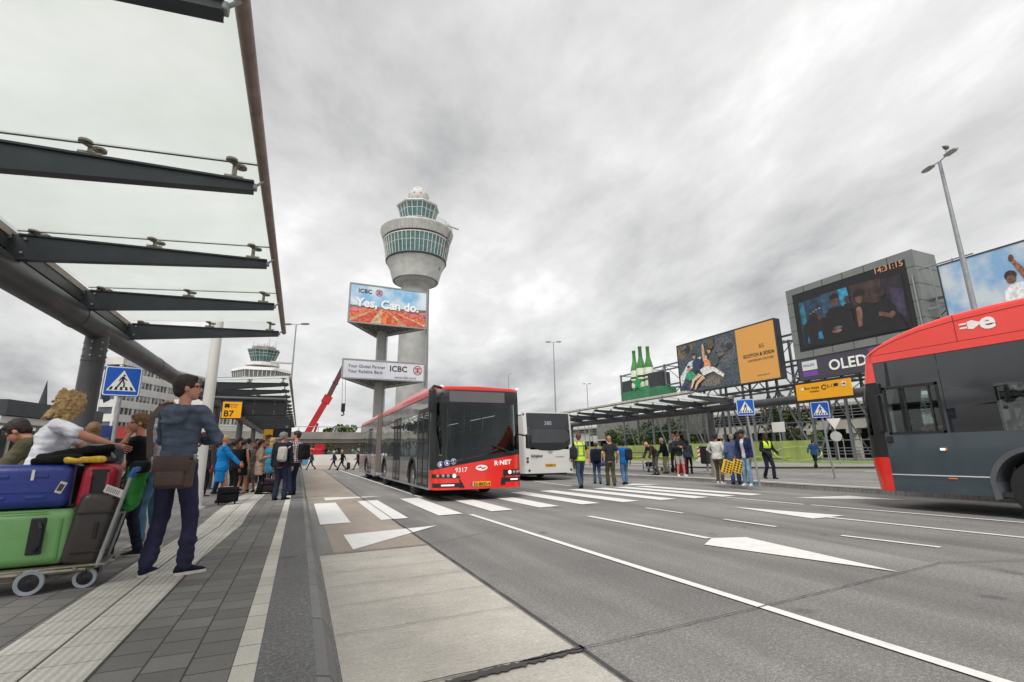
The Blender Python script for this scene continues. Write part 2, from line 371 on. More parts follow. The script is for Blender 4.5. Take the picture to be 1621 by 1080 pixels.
def lineq(p, q, wd):
    p, q = V((*p, 0)), V((*q, 0)); d = (q-p).normalized(); n = V((-d.y, d.x, 0))*wd/2
    return [tuple((p-n).xy), tuple((q-n).xy), tuple((q+n).xy), tuple((p+n).xy)]
marks = [lineq((3.62, -2), (3.50, 3.1), .10), lineq((3.50, 3.1), (3.33, 9.95), .10), lineq((3.35, 14.4), (3.12, 44), .10),
    [(.73, 8.45), (.75, 7.12), (2.31, 8.75)], [(.76, 15.9), (.76, 14.95), (2.4, 15.5)],
    lineq((5.28, 8.55), (5.46, 5.64), .12), [(5.04, 5.30), (5.66, 3.31), (5.98, 5.46), (5.5, 5.63)],
    [(8.86, 8.40), (8.58, 6.30), (9.44, 6.30)], lineq((8.98, 6.28), (9.35, 2.5), .11),
    lineq((10.49, 10.07), (10.58, 7.95), .10), lineq((10.62, 7.8), (11.3, 2.0), .10),
    lineq((7.12, 9.15), (7.16, 8.03), .09), lineq((7.16, 7.0), (7.2, 5.95), .09), lineq((7.28, 4.95), (7.48, 3.84), .09),
    [g2(1255, 789), g2(1344, 785.5), g2(1433, 792)], [g2(990, 769), g2(1000, 766), g2(1045, 767.5)],
    lineq(g2(845, 762), g2(905, 770), .1), lineq((12.5, 24), (12.1, 40), .12)]
sheet('zebra_crossing', stripes, M_paint, .012)
sheet('lane_markings', marks, M_paint, .010)
def wig(p, q, wd, n=24, amp=.012, seed=1):
    rnd = random.Random(seed); p, q = V((*p, 0)), V((*q, 0)); d = (q-p).normalized(); nn = V((-d.y, d.x, 0)); out_ = []; up, dn = [], []
    for i in range(n+1):
        c = p.lerp(q, i/n)+nn*(amp*1.6*noise.noise(V((i*.35, seed*7.3, 0)))+amp*.08*rnd.uniform(-1, 1)); w_ = wd*(.85+.5*noise.noise(V((i*.5, seed*3.1, 4)))+rnd.uniform(-.04, .04))/2
        up.append(tuple((c+nn*w_).xy)); dn.append(tuple((c-nn*w_).xy))
    return [[dn[i], dn[i+1], up[i+1], up[i]] for i in range(n)]
J = wig((1.745, -2), (1.76, 14.5), .022, 120, .004)+wig((1.76, 14.5), (1.95, 46), .03, 30)+wig((.31, 2.93), (1.74, 2.98), .018, 20)+wig((.83, 2.88), (1.77, 2.99), .075, 60, .022, 3)\
  +wig((1.77, 2.99), (3.48, 3.10), .012, 40, .006)+wig((3.48, 3.1), (6.47, 3.35), .013, 60, .006)+wig((6.47, 3.35), (10.2, 2.1), .014, 40, .007)+wig((6.47, 3.35), (7.5, 9.0), .012, 20)\
  +wig((1.75, 7.05), (3.3, 7.9), .014, 20)+wig((.33, 6.95), (1.73, 7.03), .02, 16)
for yy in (3.9, 4.6, 5.25, 5.85, 6.4): J += wig((.34, yy), (1.71, yy+.06), .007, 16, .012, int(yy*7))
sheet('tar_joints', J, M_black, .016)
# left platform
pl = MB(); pl.box((-60, -6, -.3), (-.245, 75, .12)); struct('platform_paving', pl, M_paver)
pl = MB(); pl.box((-.125, -6, -.3), (.17, 75, .12)); struct('kerbside_tarmac', pl, M_sidewalk_asphalt)
pl = MB(); pl.box((-.245, -6, -.3), (-.125, 75, .124)); struct('pale_paving_strip', pl, M_strip)
pl = MB()
for a, b in ((-6, 7.2), (7.2, 14.4), (14.4, 75)):
    w_ = .30
    pl.add([(.17, a, .118), (.235, a, .105), (w_-.01, a, .03), (w_, a, -.2), (.17, b, .118), (.235, b, .105), (w_-.01, b, .03), (w_, b, -.2)], [(0, 1, 5, 4), (1, 2, 6, 5), (2, 3, 7, 6)])
struct('platform_kerb', pl, M_darkkerb)
tac = []
xs = [(-6, 0), (6.5, 0), (8.2, .06), (9.6, .13), (11.5, .07), (14, .04), (18, .1), (40, .1)]
for (y0, d0), (y1, d1) in zip(xs, xs[1:]):
    for a, b in ((-1.54, -1.24), (-1.225, -.92)): tac.append([(a+d0, y0), (b+d0, y0), (b+d1, y1), (a+d1, y1)])
sheet('tactile_paving', tac, M_tactile, .126)
# right island with its kerb and white edge
isl = [(14.75, -8), (14.72, 10.9), (14.9, 13.5), (14.9, 16), (14.5, 19), (13.3, 23), (13.2, 60), (24, 60), (23.5, 26), (22.6, 18), (22.3, 8), (22.3, -8)]
def slab(name, pts, z0, z1, m):
    mb = MB(); n = len(pts); mb.add([(x, y, z0) for x, y in pts]+[(x, y, z1) for x, y in pts], [tuple(range(n, 2*n))]+[(i, (i+1) % n, n+(i+1) % n, n+i) for i in range(n)])
    return struct(name, mb, m)
slab('traffic_island', isl, -.2, .12, M_paver2)
edge = []
inner = isl[:7]
for (a, b), (c, d) in zip(inner, inner[1:]): edge.append(lineq((a+.10, b), (c+.10, d), .22))
sheet('island_kerb', edge, M_kerb, .125)
e2 = [lineq((a+.55, b), (c+.55, d), .34) for (a, b), (c, d) in zip(inner, inner[1:])]
sheet('island_edge_paving', e2, M_strip, .124)
far = [(25.2, 60), (25.2, 28), (28, 24), (31, 21), (34, 18), (38, 8), (38, -8), (90, -8), (90, 60)]
slab('far_pavement', far, -.2, .12, mat('far pavement slabs', '#8f8b82', .9, 0, .6, .2))
fk = [lineq(far[i], far[i+1], .3) for i in range(1, 5)]
sheet('far_kerb', fk, M_kerb, .126)
sheet('far_road_markings', [lineq(g2(1370, 747), g2(1621, 746), .25), lineq(g2(1400, 743.5), g2(1621, 742), .2), lineq(g2(1240, 750), g2(1300, 754), .1)], M_paint, .012)
# ------------------------------------------------------------------ glass canopies
def canopy(label, xe, xr, ribs, yend0, yend1, beam, posts, seams=True, group='glass bus stop canopies'):
    s = 1 if xe > xr else -1
    t = thing('bus_stop_canopy', label, 'canopy', (beam[0], posts[0], .12), 0, group)
    b = MB(); b.cyl((beam[0], beam[1], 3.11), (beam[0], beam[2], 3.11), .165, n=28)
    for y in range(int(beam[1])+1, int(beam[2]), 4):
        b.cyl((beam[0], y, 3.11), (beam[0], y+.12, 3.11), .172, n=28)
    b.build('beam', M_beam, t, smooth=35)
    for y in posts:
        p = MB(); p.cyl((beam[0], y, .12), (beam[0], y, 3.02), .14, n=24); p.cyl((beam[0], y, .12), (beam[0], y, .16), .24, n=24); p.cyl((beam[0], y, 2.62), (beam[0], y, 2.65), .146, n=24)
        for zz in (2.7, 2.8, 2.9):
            for k in range(8):
                a_ = k*pi/4; p.cyl((beam[0]+.135*cos(a_), y+.135*sin(a_), zz), (beam[0]+.155*cos(a_), y+.155*sin(a_), zz), .014, n=6, m=1)
        p.box((beam[0]+.10, y-.05, .2), (beam[0]+.147, y+.05, 1.0))
        p.build('post', [M_beam, M_galv], t, smooth=35)
    for y in ribs:
        r = MB(); x0, x1 = beam[0]+s*.03, xe-s*.07; q = [(x0, 3.20, 3.46), (x1, 3.445, 3.52)]
        xm = xr
        pts = [(beam[0]+s*.02, 3.22), (xm, 3.20), (x1, 3.445), (x1, 3.52), (xm, 3.46), (xm-s*.12, 3.47), (beam[0]+s*.02, 3.40)]
        w_ = .05
        if s < 0: pts = pts[::-1]
        r.poly([(a, y-w_/2, c) for a, c in pts], .012, nrm=(0, -1, 0))
        r.poly([(a, y+w_/2, c) for a, c in pts], .012, nrm=(0, -1, 0))
        r.beam((xm, y, 3.2), (x1, y, 3.445), .09, .018); r.beam((xm, y, 3.462), (x1, y, 3.522), .09, .018)
        for bx, bz in ((xm-s*.06, 3.42), (xm+s*.06, 3.42), (xm+s*.05, 3.27)): r.cyl((bx, y-.045, bz), (bx, y-.03, bz), .014, n=8, m=1)
        ro = r.build('rib', [M_dsteel, M_galv], t)
        for k, fr in enumerate((.06, .5, .93)):
            cx_ = xm+(x1-xm)*fr; zb = 3.47+.055*fr; zg = 3.515+.195*fr
            c = MB(); c.cyl((cx_-.07, y, zb+.015), (cx_+.07, y, zb+.015), .028, n=10); c.cyl((cx_, y, zb), (cx_, y, zg-.03), .02, n=8)
            c.cyl((cx_-.02, y-.05, zg-.03), (cx_-.02, y-.05, zg-.012), .045, n=14); c.cyl((cx_+.04, y+.05, zg-.03), (cx_+.04, y+.05, zg-.012), .045, n=14); c.beam((cx_-.02, y-.05, zg-.035), (cx_+.04, y+.05, zg-.035), .03, .02)
            c.build('clamp', M_steelw, t, smooth=40)
        e_ = MB(); e_.cyl((x1, y, 3.485), (xe, y, 3.56), .012, n=8); e_.rbox((x1+s*.01, y, 3.485), (.03, .06, .05), .008); e_.build('bracket', M_galv, t)
    ys = [yend0]+list(ribs)+[yend1]
    for a, b in zip(ys, ys[1:]):
        if b-a < .3: continue
        g = MB(); g0, g1 = xr-s*.03, xe-s*.03
        g.add([(g0, a+.008, 3.51), (g1, a+.008, 3.705), (g1, b-.008, 3.705), (g0, b-.008, 3.51), (g0, a+.008, 3.525), (g1, a+.008, 3.72), (g1, b-.008, 3.72), (g0, b-.008, 3.525)],
              [(0, 1, 2, 3)[::-1], (4, 5, 6, 7), (0, 1, 5, 4), (1, 2, 6, 5), (2, 3, 7, 6), (3, 0, 4, 7)])
        go = g.build('glass_panel', M_cg, t)
        jn = MB(); jn.beam((g0, a, 3.512), (g1, a, 3.706), .014, .012); jn.build('seal', M_dark, go)
    e_ = MB(); e_.cyl((xe, yend0-.2, 3.6), (xe, yend1+.25, 3.6), .042, n=18); e_.cyl((xe-s*.03, yend0, 3.68), (xe-s*.03, yend1, 3.68), .012, n=8)
    e_.build('edge_pipe', M_tube, t, smooth=40)
    gu = MB(); gx = xr-s*.07; gu.box((min(gx, gx-s*.09), yend0, 3.30), (max(gx, gx-s*.09), yend1, 3.50)); gu.box((min(gx, gx+s*.015), yend0, 3.43), (max(gx, gx+s*.015), yend1, 3.505), 1)
    gu.build('gutter', [M_beam, mat('pale gutter lip', '#9d9488', .6, .1, 4, .2)], t)
    return t
M_steelw = mat('weathered clamp steel', '#8b8678', .4, .55, 12, .2)
R1 = [.59, 2.45, 4.31, 6.17, 8.03, 9.89]
canopy('near glass canopy overhead on the left with dark tapering ribs', -.47, -2.80, R1, -1.2, 10.0, (-2.92, -1.2, 16.4), [8.9])
R2 = [17.2+1.85*i for i in range(15)]
canopy('distant glass canopy over the queue behind the display box', -.45, -2.75, R2, 16.7, 43.6, (-2.92, 16.42, 44), [20.5, 28.5, 36.5])
R3 = [15.9+1.83*i for i in range(8)]
canopy('glass canopy on the traffic island at right with mirrored ribs', 14.95, 17.25, R3, 15.7, 28.9, (17.6, 3, 34), [17.35, 30.3])
# hanging rail seen beside the near beam
rl = MB(); rl.box((-4.35, -1, 3.30), (-4.27, 6.3, 3.38)); rl.cyl((-4.31, 6.3, 3.34), (-4.31, 6.36, 3.34), .03)
rl.box((-4.4, 5.9, 3.2), (-2.95, 5.96, 3.26)); rl.box((-4.4, 1.9, 3.2), (-2.95, 1.96, 3.26))
tag(rl.build('cable_rail', M_beam), 'thin rail fixed along the back of the near canopy beam', 'rail')
# ------------------------------------------------------------------ stop signs and display box
def bolt(mb, x, y, z, r=.02, m=1): mb.cyl((x, y, z), (x, y-.02, z), r, n=8, m=m)
t = thing('display_box', 'dark information display box hanging under the distant canopy seen from behind', 'display', (-1.05, 16.3, 2.4))
b = MB(); b.rbox((-1.06, 16.35, 2.62), (1.2, .30, .34), .02); b.rbox((-1.06, 16.18, 2.66), (1.16, .06, .52), .02, m=0)
b.add([(-1.66, 16.2, 2.92), (-.46, 16.2, 2.97), (-.46, 16.5, 2.97), (-1.66, 16.5, 2.92)], [(0, 1, 2, 3)])
for x in (-1.35, -.8):
    for z in (2.45, 2.52, 2.74, 2.82): bolt(b, x, 16.15, z, .012)
b.build('housing', [M_dark, M_galv], t)
b = MB(); b.cyl((-2.9, 16.12, 2.88), (-.50, 16.12, 2.88), .055, n=14); b.build('bracket', M_beam, t, smooth=40)
def numsign(label, x, y, z, w_, h_, code, small=True):
    t = thing('stop_sign', label, 'sign', (x, y, z), 0, 'yellow bus stop number signs')
    b = MB(); b.rbox((x, y+.04, z+h_/2), (w_+.04, .07, h_+.04), .012); b.build('frame', M_dark, t)
    b = MB(); b.box((x-w_/2, y-.004, z), (x+w_/2, y+.003, z+h_)); b.build('face', M_yel, t)
    text(code, h_*.52, (x-w_*.42, y-.006, z+h_*.1), (1, 0, 0), (0, 0, 1), M_dark, t, bold=.02)
    if small:
        b = MB(); b.box((x-w_*.4, y-.010, z+h_*.66), (x-w_*.14, y-.005, z+h_*.88)); 
        for k in (-.34, -.2): b.cyl((x+w_*k, y-.005, z+h_*.66), (x+w_*k, y-.010, z+h_*.66), .018)
        b.build('pictogram', M_blackp, t)
        text('Bushalte', h_*.12, (x-w_*.08, y-.006, z+h_*.79), (1, 0, 0), (0, 0, 1), M_dark, t); text('Bus stop', h_*.1, (x-w_*.08, y-.006, z+h_*.66), (1, 0, 0), (0, 0, 1), M_dark, t)
M_blackp = mat('black print', '#17181a', .5)
numsign('yellow square sign reading B7 beside the dark display box', -1.88, 15.95, 2.30, .48, .46, 'B7')
numsign('smaller distant yellow sign reading 5 above the queue', -1.60, 29.0, 2.06, .42, .55, '5', False)
b = MB(); b.rbox((-1.05, 29.3, 2.45), (1.1, .3, .5), .03); tag(b.build('display_box', M_dark, loc=(-1.05, 29.3, 2.2)), 'dark display box beside the distant yellow sign above the queue', 'display')
# ------------------------------------------------------------------ pedestrian crossing signs
def zebra_sign(label, bx, by, z0, ztop, sz, yaw, base, bent=(0, 0)):
    t = thing('crossing_sign', label, 'sign', (bx, by, base), 0, 'blue pedestrian crossing signs')
    R = Matrix.Rotation(yaw, 3, 'Z'); top = V((bx+bent[0], by+bent[1], 0))
    p = MB(); p.cyl((bx, by, base), (top.x, top.y, ztop-.03), .034, n=14); p.cyl((bx, by, base), (bx, by, base+.03), .06, n=14); p.build('pole', M_galv, t, smooth=40)
    c = V((top.x, top.y, ztop-sz/2)); f = lambda x, z, d=0: c+R @ V((x*sz, -.055-d, z*sz))
    def rr(h, r_, d):
        pts = []
        for cx_, cz_, a0 in ((h-r_, h-r_, 0), (-h+r_, h-r_, 90), (-h+r_, -h+r_, 180), (h-r_, -h+r_, 270)):
            for k in range(5): a = radians(a0+k*22.5); pts.append(f(cx_+r_*cos(a), cz_+r_*sin(a), d))
        return pts[::-1]
    nrm = R @ V((0, -1, 0))
    b = MB(); b.poly(rr(.5, .06, .0)[::-1], .11 if sz < .5 else .05, nrm=nrm); bo = b.build('plate', M_blue, t)
    b = MB(); b.poly(rr(.485, .055, .002)[::-1], .0015, nrm=nrm); b.build('border', M_white, bo)
    b = MB(); b.poly(rr(.455, .045, .004)[::-1], .0015, nrm=nrm); b.build('field', M_blue, bo)
    b = MB(); b.poly([f(-.40, -.33, .006), f(.40, -.33, .006), f(0, .37, .006)], .0015, nrm=nrm); b.build('triangle', M_white, bo)
    g = MB()
    for k in range(5):
        x = -.30+k*.145; g.poly([f(x-.035, -.30, .008), f(x+.045, -.30, .008), f(x*.86+.03, -.19, .008), f(x*.86-.03, -.19, .008)], .0015, nrm=nrm)
    P = lambda l: g.poly([f(a*.9, b_*.9-.01, .0095) for a, b_ in l], .0015, nrm=nrm)
    P([(.03+.035*cos(a_*pi/4), .235+.035*sin(a_*pi/4)) for a_ in range(8)]); P([(-.03, .19), (-.045, .02), (.03, .02), (.045, .17), (.02, .2)])
    P([(-.045, .03), (-.10, -.10), (-.16, -.21), (-.12, -.22), (-.05, -.10), (.0, .03)]); P([(-.01, .03), (.04, -.09), (.03, -.22), (.08, -.22), (.085, -.08), (.035, .04)])
    P([(-.03, .18), (-.09, .10), (-.11, .01), (-.08, .0), (-.06, .09), (-.01, .14)]); P([(.03, .17), (.09, .10), (.14, .06), (.13, .03), (.07, .07), (.01, .12)])
    g.build('pictogram', M_blackp, bo)
    k = MB(); k.box((top.x-.05, top.y-.045, ztop-sz*.8), (top.x+.05, top.y+.045, ztop-sz*.76)); k.box((top.x-.05, top.y-.045, ztop-sz*.25), (top.x+.05, top.y+.045, ztop-sz*.21)); k.build('clip', M_galv, t)
q = AD(194, 607, 12.6)
zebra_sign('blue pedestrian crossing sign on grey pole behind the luggage trolley', q.x, q.y, 1, HT(194, 581, q), .60, radians(12), .12)
q = G(1203, 770, .12); zebra_sign('blue pedestrian crossing sign beside the man in the navy quilted jacket', q.x, q.y, 2, HT(1187, 632, q), .52, radians(-44), .12, (-.1, .1))
q = G(1322, 758, .12); zebra_sign('blue pedestrian crossing sign on leaning pole under the long yellow sign', q.x, q.y, 2, HT(1305, 636, q), .62, radians(-50), .12, (-.1, .1))
# long yellow wayfinding sign on the island canopy
t = thing('wayfinding_sign', 'long yellow sign reading Bus stops C 15-17 on the dark tube', 'sign', (17.38, 11.7, 3.0))
b = MB(); b.box((17.33, 10.62, 3.02), (17.40, 12.66, 3.62)); b.build('panel', M_yel, t)
f = lambda d, z: (17.325, 12.66-d, z)
text('Bus stops', .15, f(.34, 3.40), (0, -1, 0), (0, 0, 1), M_blackp, t); text('Bushalten', .09, f(.55, 3.28), (0, -1, 0), (0, 0, 1), M_blackp, t)
text('C', .25, f(.99, 3.33), (0, -1, 0), (0, 0, 1), M_blackp, t, bold=.02); text('15-17', .16, f(1.13, 3.38), (0, -1, 0), (0, 0, 1), M_blackp, t)
b = MB(); b.cyl((17.33, 10.85, 3.45), (17.32, 10.85, 3.45), .09, n=20, m=0); b.cyl((17.33, 12.40, 3.42), (17.32, 12.40, 3.42), .06, n=16, m=0)
b.box((17.32, 11.05, 3.40), (17.33, 11.18, 3.50), 1)
b.poly([f(1.74, 3.44), f(1.82, 3.44), f(1.82, 3.40), f(1.88, 3.45), f(1.82, 3.50), f(1.82, 3.46), f(1.74, 3.46)], .004, 1, nrm=(-1, 0, 0))
for i, p_ in enumerate(b.v):
    if i >= len(b.v)-14: b.v[i] = (p_[0]-.009, p_[1], p_[2])
b.build('pictogram', [M_white, M_blackp], t)
b = MB(); b.cyl((17.5, 11.2, 3.12), (17.39, 11.2, 3.3), .03); b.cyl((17.5, 12.2, 3.12), (17.39, 12.2, 3.3), .03); b.build('bracket', M_galv, t)
# white post between the two canopies
q = G(308, 805, .12); b = MB(); b.cyl((q.x, q.y, .12), (q.x, q.y, 4.5), .125, .11, n=24); b.cyl((q.x, q.y, .12), (q.x, q.y, .5), .135, n=24); b.cyl((q.x, q.y, .12), (q.x, q.y, .15), .2, n=24)
tag(b.build('post', M_offw, smooth=40, loc=(q.x, q.y, .12)), 'round white post between the near and distant canopies', 'post')
# ------------------------------------------------------------------ street lamps
def lamp(label, px, py, D, r=.09, arm=.9, yaw=0, bird=False, single=False):
    q = AD(px, py, D); h = q.z; t = thing('street_lamp', label, 'street lamp', (q.x, q.y, 0), 0, 'tall street lamps')
    b = MB(); b.cyl((q.x, q.y, 0), (q.x, q.y, h), r, r*.45, n=12); b.cyl((q.x, q.y, 0), (q.x, q.y, 1.1), r*1.3, r*1.3, n=12); b.build('pole', M_galv, t, smooth=40)
    for s in ((1,) if single else (-1, 1)):
        d = V((cos(yaw), sin(yaw), 0))*s; e_ = MB(); c = V((q.x, q.y, h))
        e_.cyl(c, c+d*arm*.4+V((0, 0, .04)), .03, n=8); rs = []
        for k, (u_, w_, hh) in enumerate(((.35, .06, .04), (.45, .17, .08), (.8, .19, .09), (1.0, .12, .05))):
            ctr = c+d*arm*u_+V((0, 0, .05)); n_ = V((-d.y, d.x, 0)); rs.append([ctr+n_*w_*cos(a*pi/4)*arm+V((0, 0, 1))*hh*sin(a*pi/4) for a in range(8)])
        e_.rings(rs); e_.build('lamp_head', M_grey, t, smooth=40)
    return q
lamp('tall twin street lamp rising beside the end of the near canopy', 469, 514, 40, .10, 1.0, YAWL := -.4)
lamp('tall twin street lamp standing alone above the white bus', 876, 542, 48, .09, .8, -.4)
lq = lamp('tallest street lamp at right in front of the billboards with a gull on it', 1487, 256, 32, .17, 1.1, 1.1)
lamp('small far street lamp above the red articulated bus roof', 805, 592, 75, .1, .5, 0, single=True)
lamp('small far street lamp left of the glass canopy on the island', 929, 608, 90, .12, .8, -.4)
b = MB(); c = lq+V((-.55, -.6, .2)); b.ell(c+V((0, 0, .1)), .22, .10, .10); b.ell(c+V((.2, 0, .2)), .07, .06, .06); b.cap(c+V((.26, 0, .2)), c+V((.34, 0, .18)), .02, .008); b.cap(c+V((-.15, 0, .1)), c+V((-.36, 0, .07)), .06, .02)
b.cyl(c, c+V((0, .02, -.12)), .01, n=6); b.cyl(c+V((0, .05, 0)), c+V((0, .06, -.12)), .01, n=6)
tag(b.build('gull', mat('gull feathers', '#6c6a66', .8), smooth=True, loc=c), 'small gull perched on the arm of the tallest street lamp', 'bird')
# ------------------------------------------------------------------ control tower
q = AD(656, 500, 170); cx, cy = q.x, q.y
tz = lambda y, x=656: HT(x, y, q)
t = thing('control_tower', 'tall round airport control tower with white radome and green glazed drum', 'tower', (cx, cy, 0))
b = MB(); b.lathe((cx, cy, 0), [(5.6, -1), (5.3, 30), (5.0, tz(441))], n=40)
b.build('shaft', M_conc_t := mat('tower concrete', '#9f9f9b', .8, 0, .25, .2, .3, 1), t, smooth=30)
Z = dict(neck=tz(442), low=tz(433), l3=tz(419), w0=tz(415), w1=tz(387), d0=tz(372))
b = MB(); b.lathe((cx, cy, 0), [(5.0, Z['neck']-2), (8.2, Z['neck']-1.2), (9.15, Z['low']+.1), (9.35, Z['low']+.9), (10.6, Z['l3'])], n=56); b.lathe((cx, cy, 0), [(10.5, Z['l3']), (10.9, Z['w0'])], n=56)
b.lathe((cx, cy, 0), [(11.9, Z['w1']), (12.6, Z['d0']-1.8), (13.3, Z['d0']+.3), (13.2, Z['d0']+.8), (6.5, Z['d0']+1.4)], n=56)
for k in range(56):
    a = 2*pi*k/56; b.beam((cx+9.0*cos(a), cy+9.0*sin(a), Z['low']+.5), (cx+10.63*cos(a), cy+10.63*sin(a), Z['l3']), .12, .1); b.beam((cx+12.35*cos(a), cy+12.35*sin(a), Z['w1']+1), (cx+13.33*cos(a), cy+13.33*sin(a), Z['d0']+.3), .12, .1)
b.build('drum_cladding', mat('tower cladding', '#bdbdb8', .55, .1, .5, .14), t, smooth=25)
b = MB(); b.lathe((cx, cy, 0), [(10.75, Z['w0']), (11.95, Z['w1'])], n=48, m=0)
wg = b.build('window_band', M_tglass, t)
b = MB()
for k in range(48):
    a = 2*pi*k/48; b.beam((cx+10.85*cos(a), cy+10.85*sin(a), Z['w0']), (cx+12.05*cos(a), cy+12.05*sin(a), Z['w1']), .22, .2)
mz = (Z['w0']+Z['w1'])/2; b.lathe((cx, cy, 0), [(11.45, mz+.6), (11.5, mz+.8)], n=48); b.lathe((cx, cy, 0), [(12.1, Z['w1']-.2), (12.2, Z['w1']+.2)], n=48)
b.build('mullion', M_offw, wg)
b = MB(); b.lathe((cx, cy, 0), [(10.95, Z['w0']-.7), (11.0, Z['w0']-.15)], n=48); b.lathe((cx, cy, 0), [(12.2, Z['w1']+.3), (12.3, Z['w1']+.8)], n=48); b.build('dark_ring', M_dark, t)  # dark rings below and above the window band
b = MB(); b.lathe((cx, cy, 0), [(6.4, Z['neck']-1.35), (8.0, Z['neck']-1.45), (8.6, Z['low']-.1)], n=48); b.build('soffit', M_mid, t)
c0, c1 = tz(356), tz(331)
b = MB(); b.lathe((cx, cy, 0), [(5.4, Z['d0']+1.3), (5.9, c0)], n=8); b.build('cab_base', M_offw, t)
b = MB(); b.lathe((cx, cy, 0), [(5.9, c0), (7.5, c1-.3)], n=8); wg = b.build('cab_glass', M_tglass, t)
b = MB()
for k in range(24):
    a0 = 2*pi*(k//3)/8; a1 = 2*pi*(k//3+1)/8; fr = (k % 3)/3
    P0 = V((cos(a0), sin(a0), 0)).lerp(V((cos(a1), sin(a1), 0)), fr); b.beam(V((cx, cy, c0))+P0*5.96, V((cx, cy, c1-.3))+P0*7.56, .22, .2)
for hh in (.12, .62): b.lathe((cx, cy, 0), [(5.95+1.6*hh, c0+(c1-c0)*hh), (6.0+1.6*hh, c0+(c1-c0)*hh+.2)], n=8)
b.build('mullion', M_offw, wg)
b = MB(); b.lathe((cx, cy, 0), [(7.6, c1-.3), (8.1, c1), (8.0, c1+.6), (4.6, c1+1.6), (3.2, c1+1.9), (3.2, c1+2.6)], n=8); b.build('cab_roof', mat('tower cladding', '#b4b4b0', .5), t)
zc = tz(312); b = MB(); bm = bmesh.new(); bmesh.ops.create_icosphere(bm, subdivisions=3, radius=3.9)
b.add([v.co+V((cx, cy, zc)) for v in bm.verts], [[v.index for v in f_.verts] for f_ in bm.faces]); 
rad = b.build('radome', mat('radome white', '#c9c7c4', .7), t)
b = MB(); bm.free(); bm = bmesh.new(); bmesh.ops.create_icosphere(bm, subdivisions=2, radius=3.93)
for e_ in bm.edges: b.beam(e_.verts[0].co*1.0+V((cx, cy, zc)), e_.verts[1].co+V((cx, cy, zc)), .12, .12)
bm.free(); b.build('panel_joint', mat('radome joint', '#a09e9b', .7), rad)
b = MB()
for k in range(14):
    a = -1.2+k*.16; b.cyl((cx+12.9*cos(a), cy+12.9*sin(a), Z['d0']+1), (cx+12.9*cos(a), cy+12.9*sin(a), Z['d0']+2.4), .06, n=5)
for hz_ in (1.7, 2.4): b.tube([(cx+12.9*cos(-1.2+k*.16), cy+12.9*sin(-1.2+k*.16), Z['d0']+hz_) for k in range(14)], .06, n=5)
b.cyl((cx+9, cy-6, Z['d0']+1), (cx+9, cy-6, Z['d0']+5), .1, n=5); b.beam((cx+7, cy-8, Z['d0']+2.2), (cx+14.5, cy-5, Z['d0']+2.6), .5, .3)
b.build('railing', M_grey, t)
b = MB(); b.beam((cx+9.0*.78, cy-9.0*.62, Z['low']), (cx+13.4*.78, cy-13.4*.62, Z['d0']), .7, .4); b.build('facade_rail', M_mid, t)
# ------------------------------------------------------------------ triangular billboards on one mast
def frame_sq(mb, A, B, z0, z1, m=1, w_=.18):
    for a, b_ in (((A.x, A.y, z0), (B.x, B.y, z0)), ((A.x, A.y, z1), (B.x, B.y, z1)), ((A.x, A.y, z0), (A.x, A.y, z1)), ((B.x, B.y, z0), (B.x, B.y, z1))): mb.beam(a, b_, w_, w_, m)
def tri_board(label, a0, a1, b0, b1, cpx, D, D2, name):
    A = AD(*a0, D); B = AD(*b0, D2); z1 = A.z; z0 = HT(*a1, A); zr0 = HT(*b1, B)
    d = ray(*cpx); Cc = CAMP+d*((z0-CZ)/d.z); A, B, Cc = V((A.x, A.y, 0)), V((B.x, B.y, 0)), V((Cc.x, Cc.y, 0))
    cen = (A+B+Cc)/3; t = thing('billboard', label, 'billboard', (cen.x, cen.y, z0), 0, 'three sided billboards on the mast')
    b = MB()
    for P, Q_ in ((A, B), (B, Cc), (Cc, A)):
        n = (Q_-P).cross(V((0, 0, 1))).normalized()
        if n.dot(P-cen) < 0: n = -n
        P2, Q2 = P+n*.0, Q_+n*.0
        b.poly([(P2.x, P2.y, z0), (Q2.x, Q2.y, z0), (Q2.x, Q2.y, z1), (P2.x, P2.y, z1)], .12, nrm=n); frame_sq(b, P2+n*.02, Q2+n*.02, z0, z1)
    b.build('panel', [M_offw, M_galv], t)
    tr = MB()
    for k in range(1, 9):
        f_ = k/9; tr.beam(V((A.x, A.y, z0+.3)).lerp(V((Cc.x, Cc.y, z0+.3)), f_), V((B.x, B.y, z0+.3)).lerp(V((Cc.x, Cc.y, z0+.3)), f_), .14, .2)
        tr.beam(V((A.x, A.y, z0+.3)).lerp(V((B.x, B.y, z0+.3)), f_), V((Cc.x, Cc.y, z0+.3)), .14, .2); tr.beam(V((A.x, A.y, z0+.3)).lerp(V((B.x, B.y, z0+.3)), f_), V((A.x, A.y, z0+.6)).lerp(V((Cc.x, Cc.y, z0+.6)), f_), .1, .1)
    tr.poly([(A.x, A.y, z0+.9), (B.x, B.y, z0+.9), (Cc.x, Cc.y, z0+.9)], .05, nrm=(0, 0, 1))
    tr.build('underside_truss', mat('billboard truss', '#7d7f7c', .6, .1, 1, .2), t)
    return t, A, B, cen, z0, z1
t1, A, B, cen, z0, z1 = tri_board('upper three sided billboard with flower field advert on the mast', (555, 448), (551, 509), (676, 462), (676, 522), (597, 535), 68, 70, 'b')
R_ = (B-A).normalized(); nrm = R_.cross(V((0, 0, 1))); W_ = (B-A).length; Hh = z1-z0
def onb(A, R_, nrm, z0, off=.06): return lambda u_, v_, d=0.: V((A.x, A.y, z0))+R_*u_+V((0, 0, v_))+nrm*(off+d)
fb = onb(A, R_, nrm, z0)
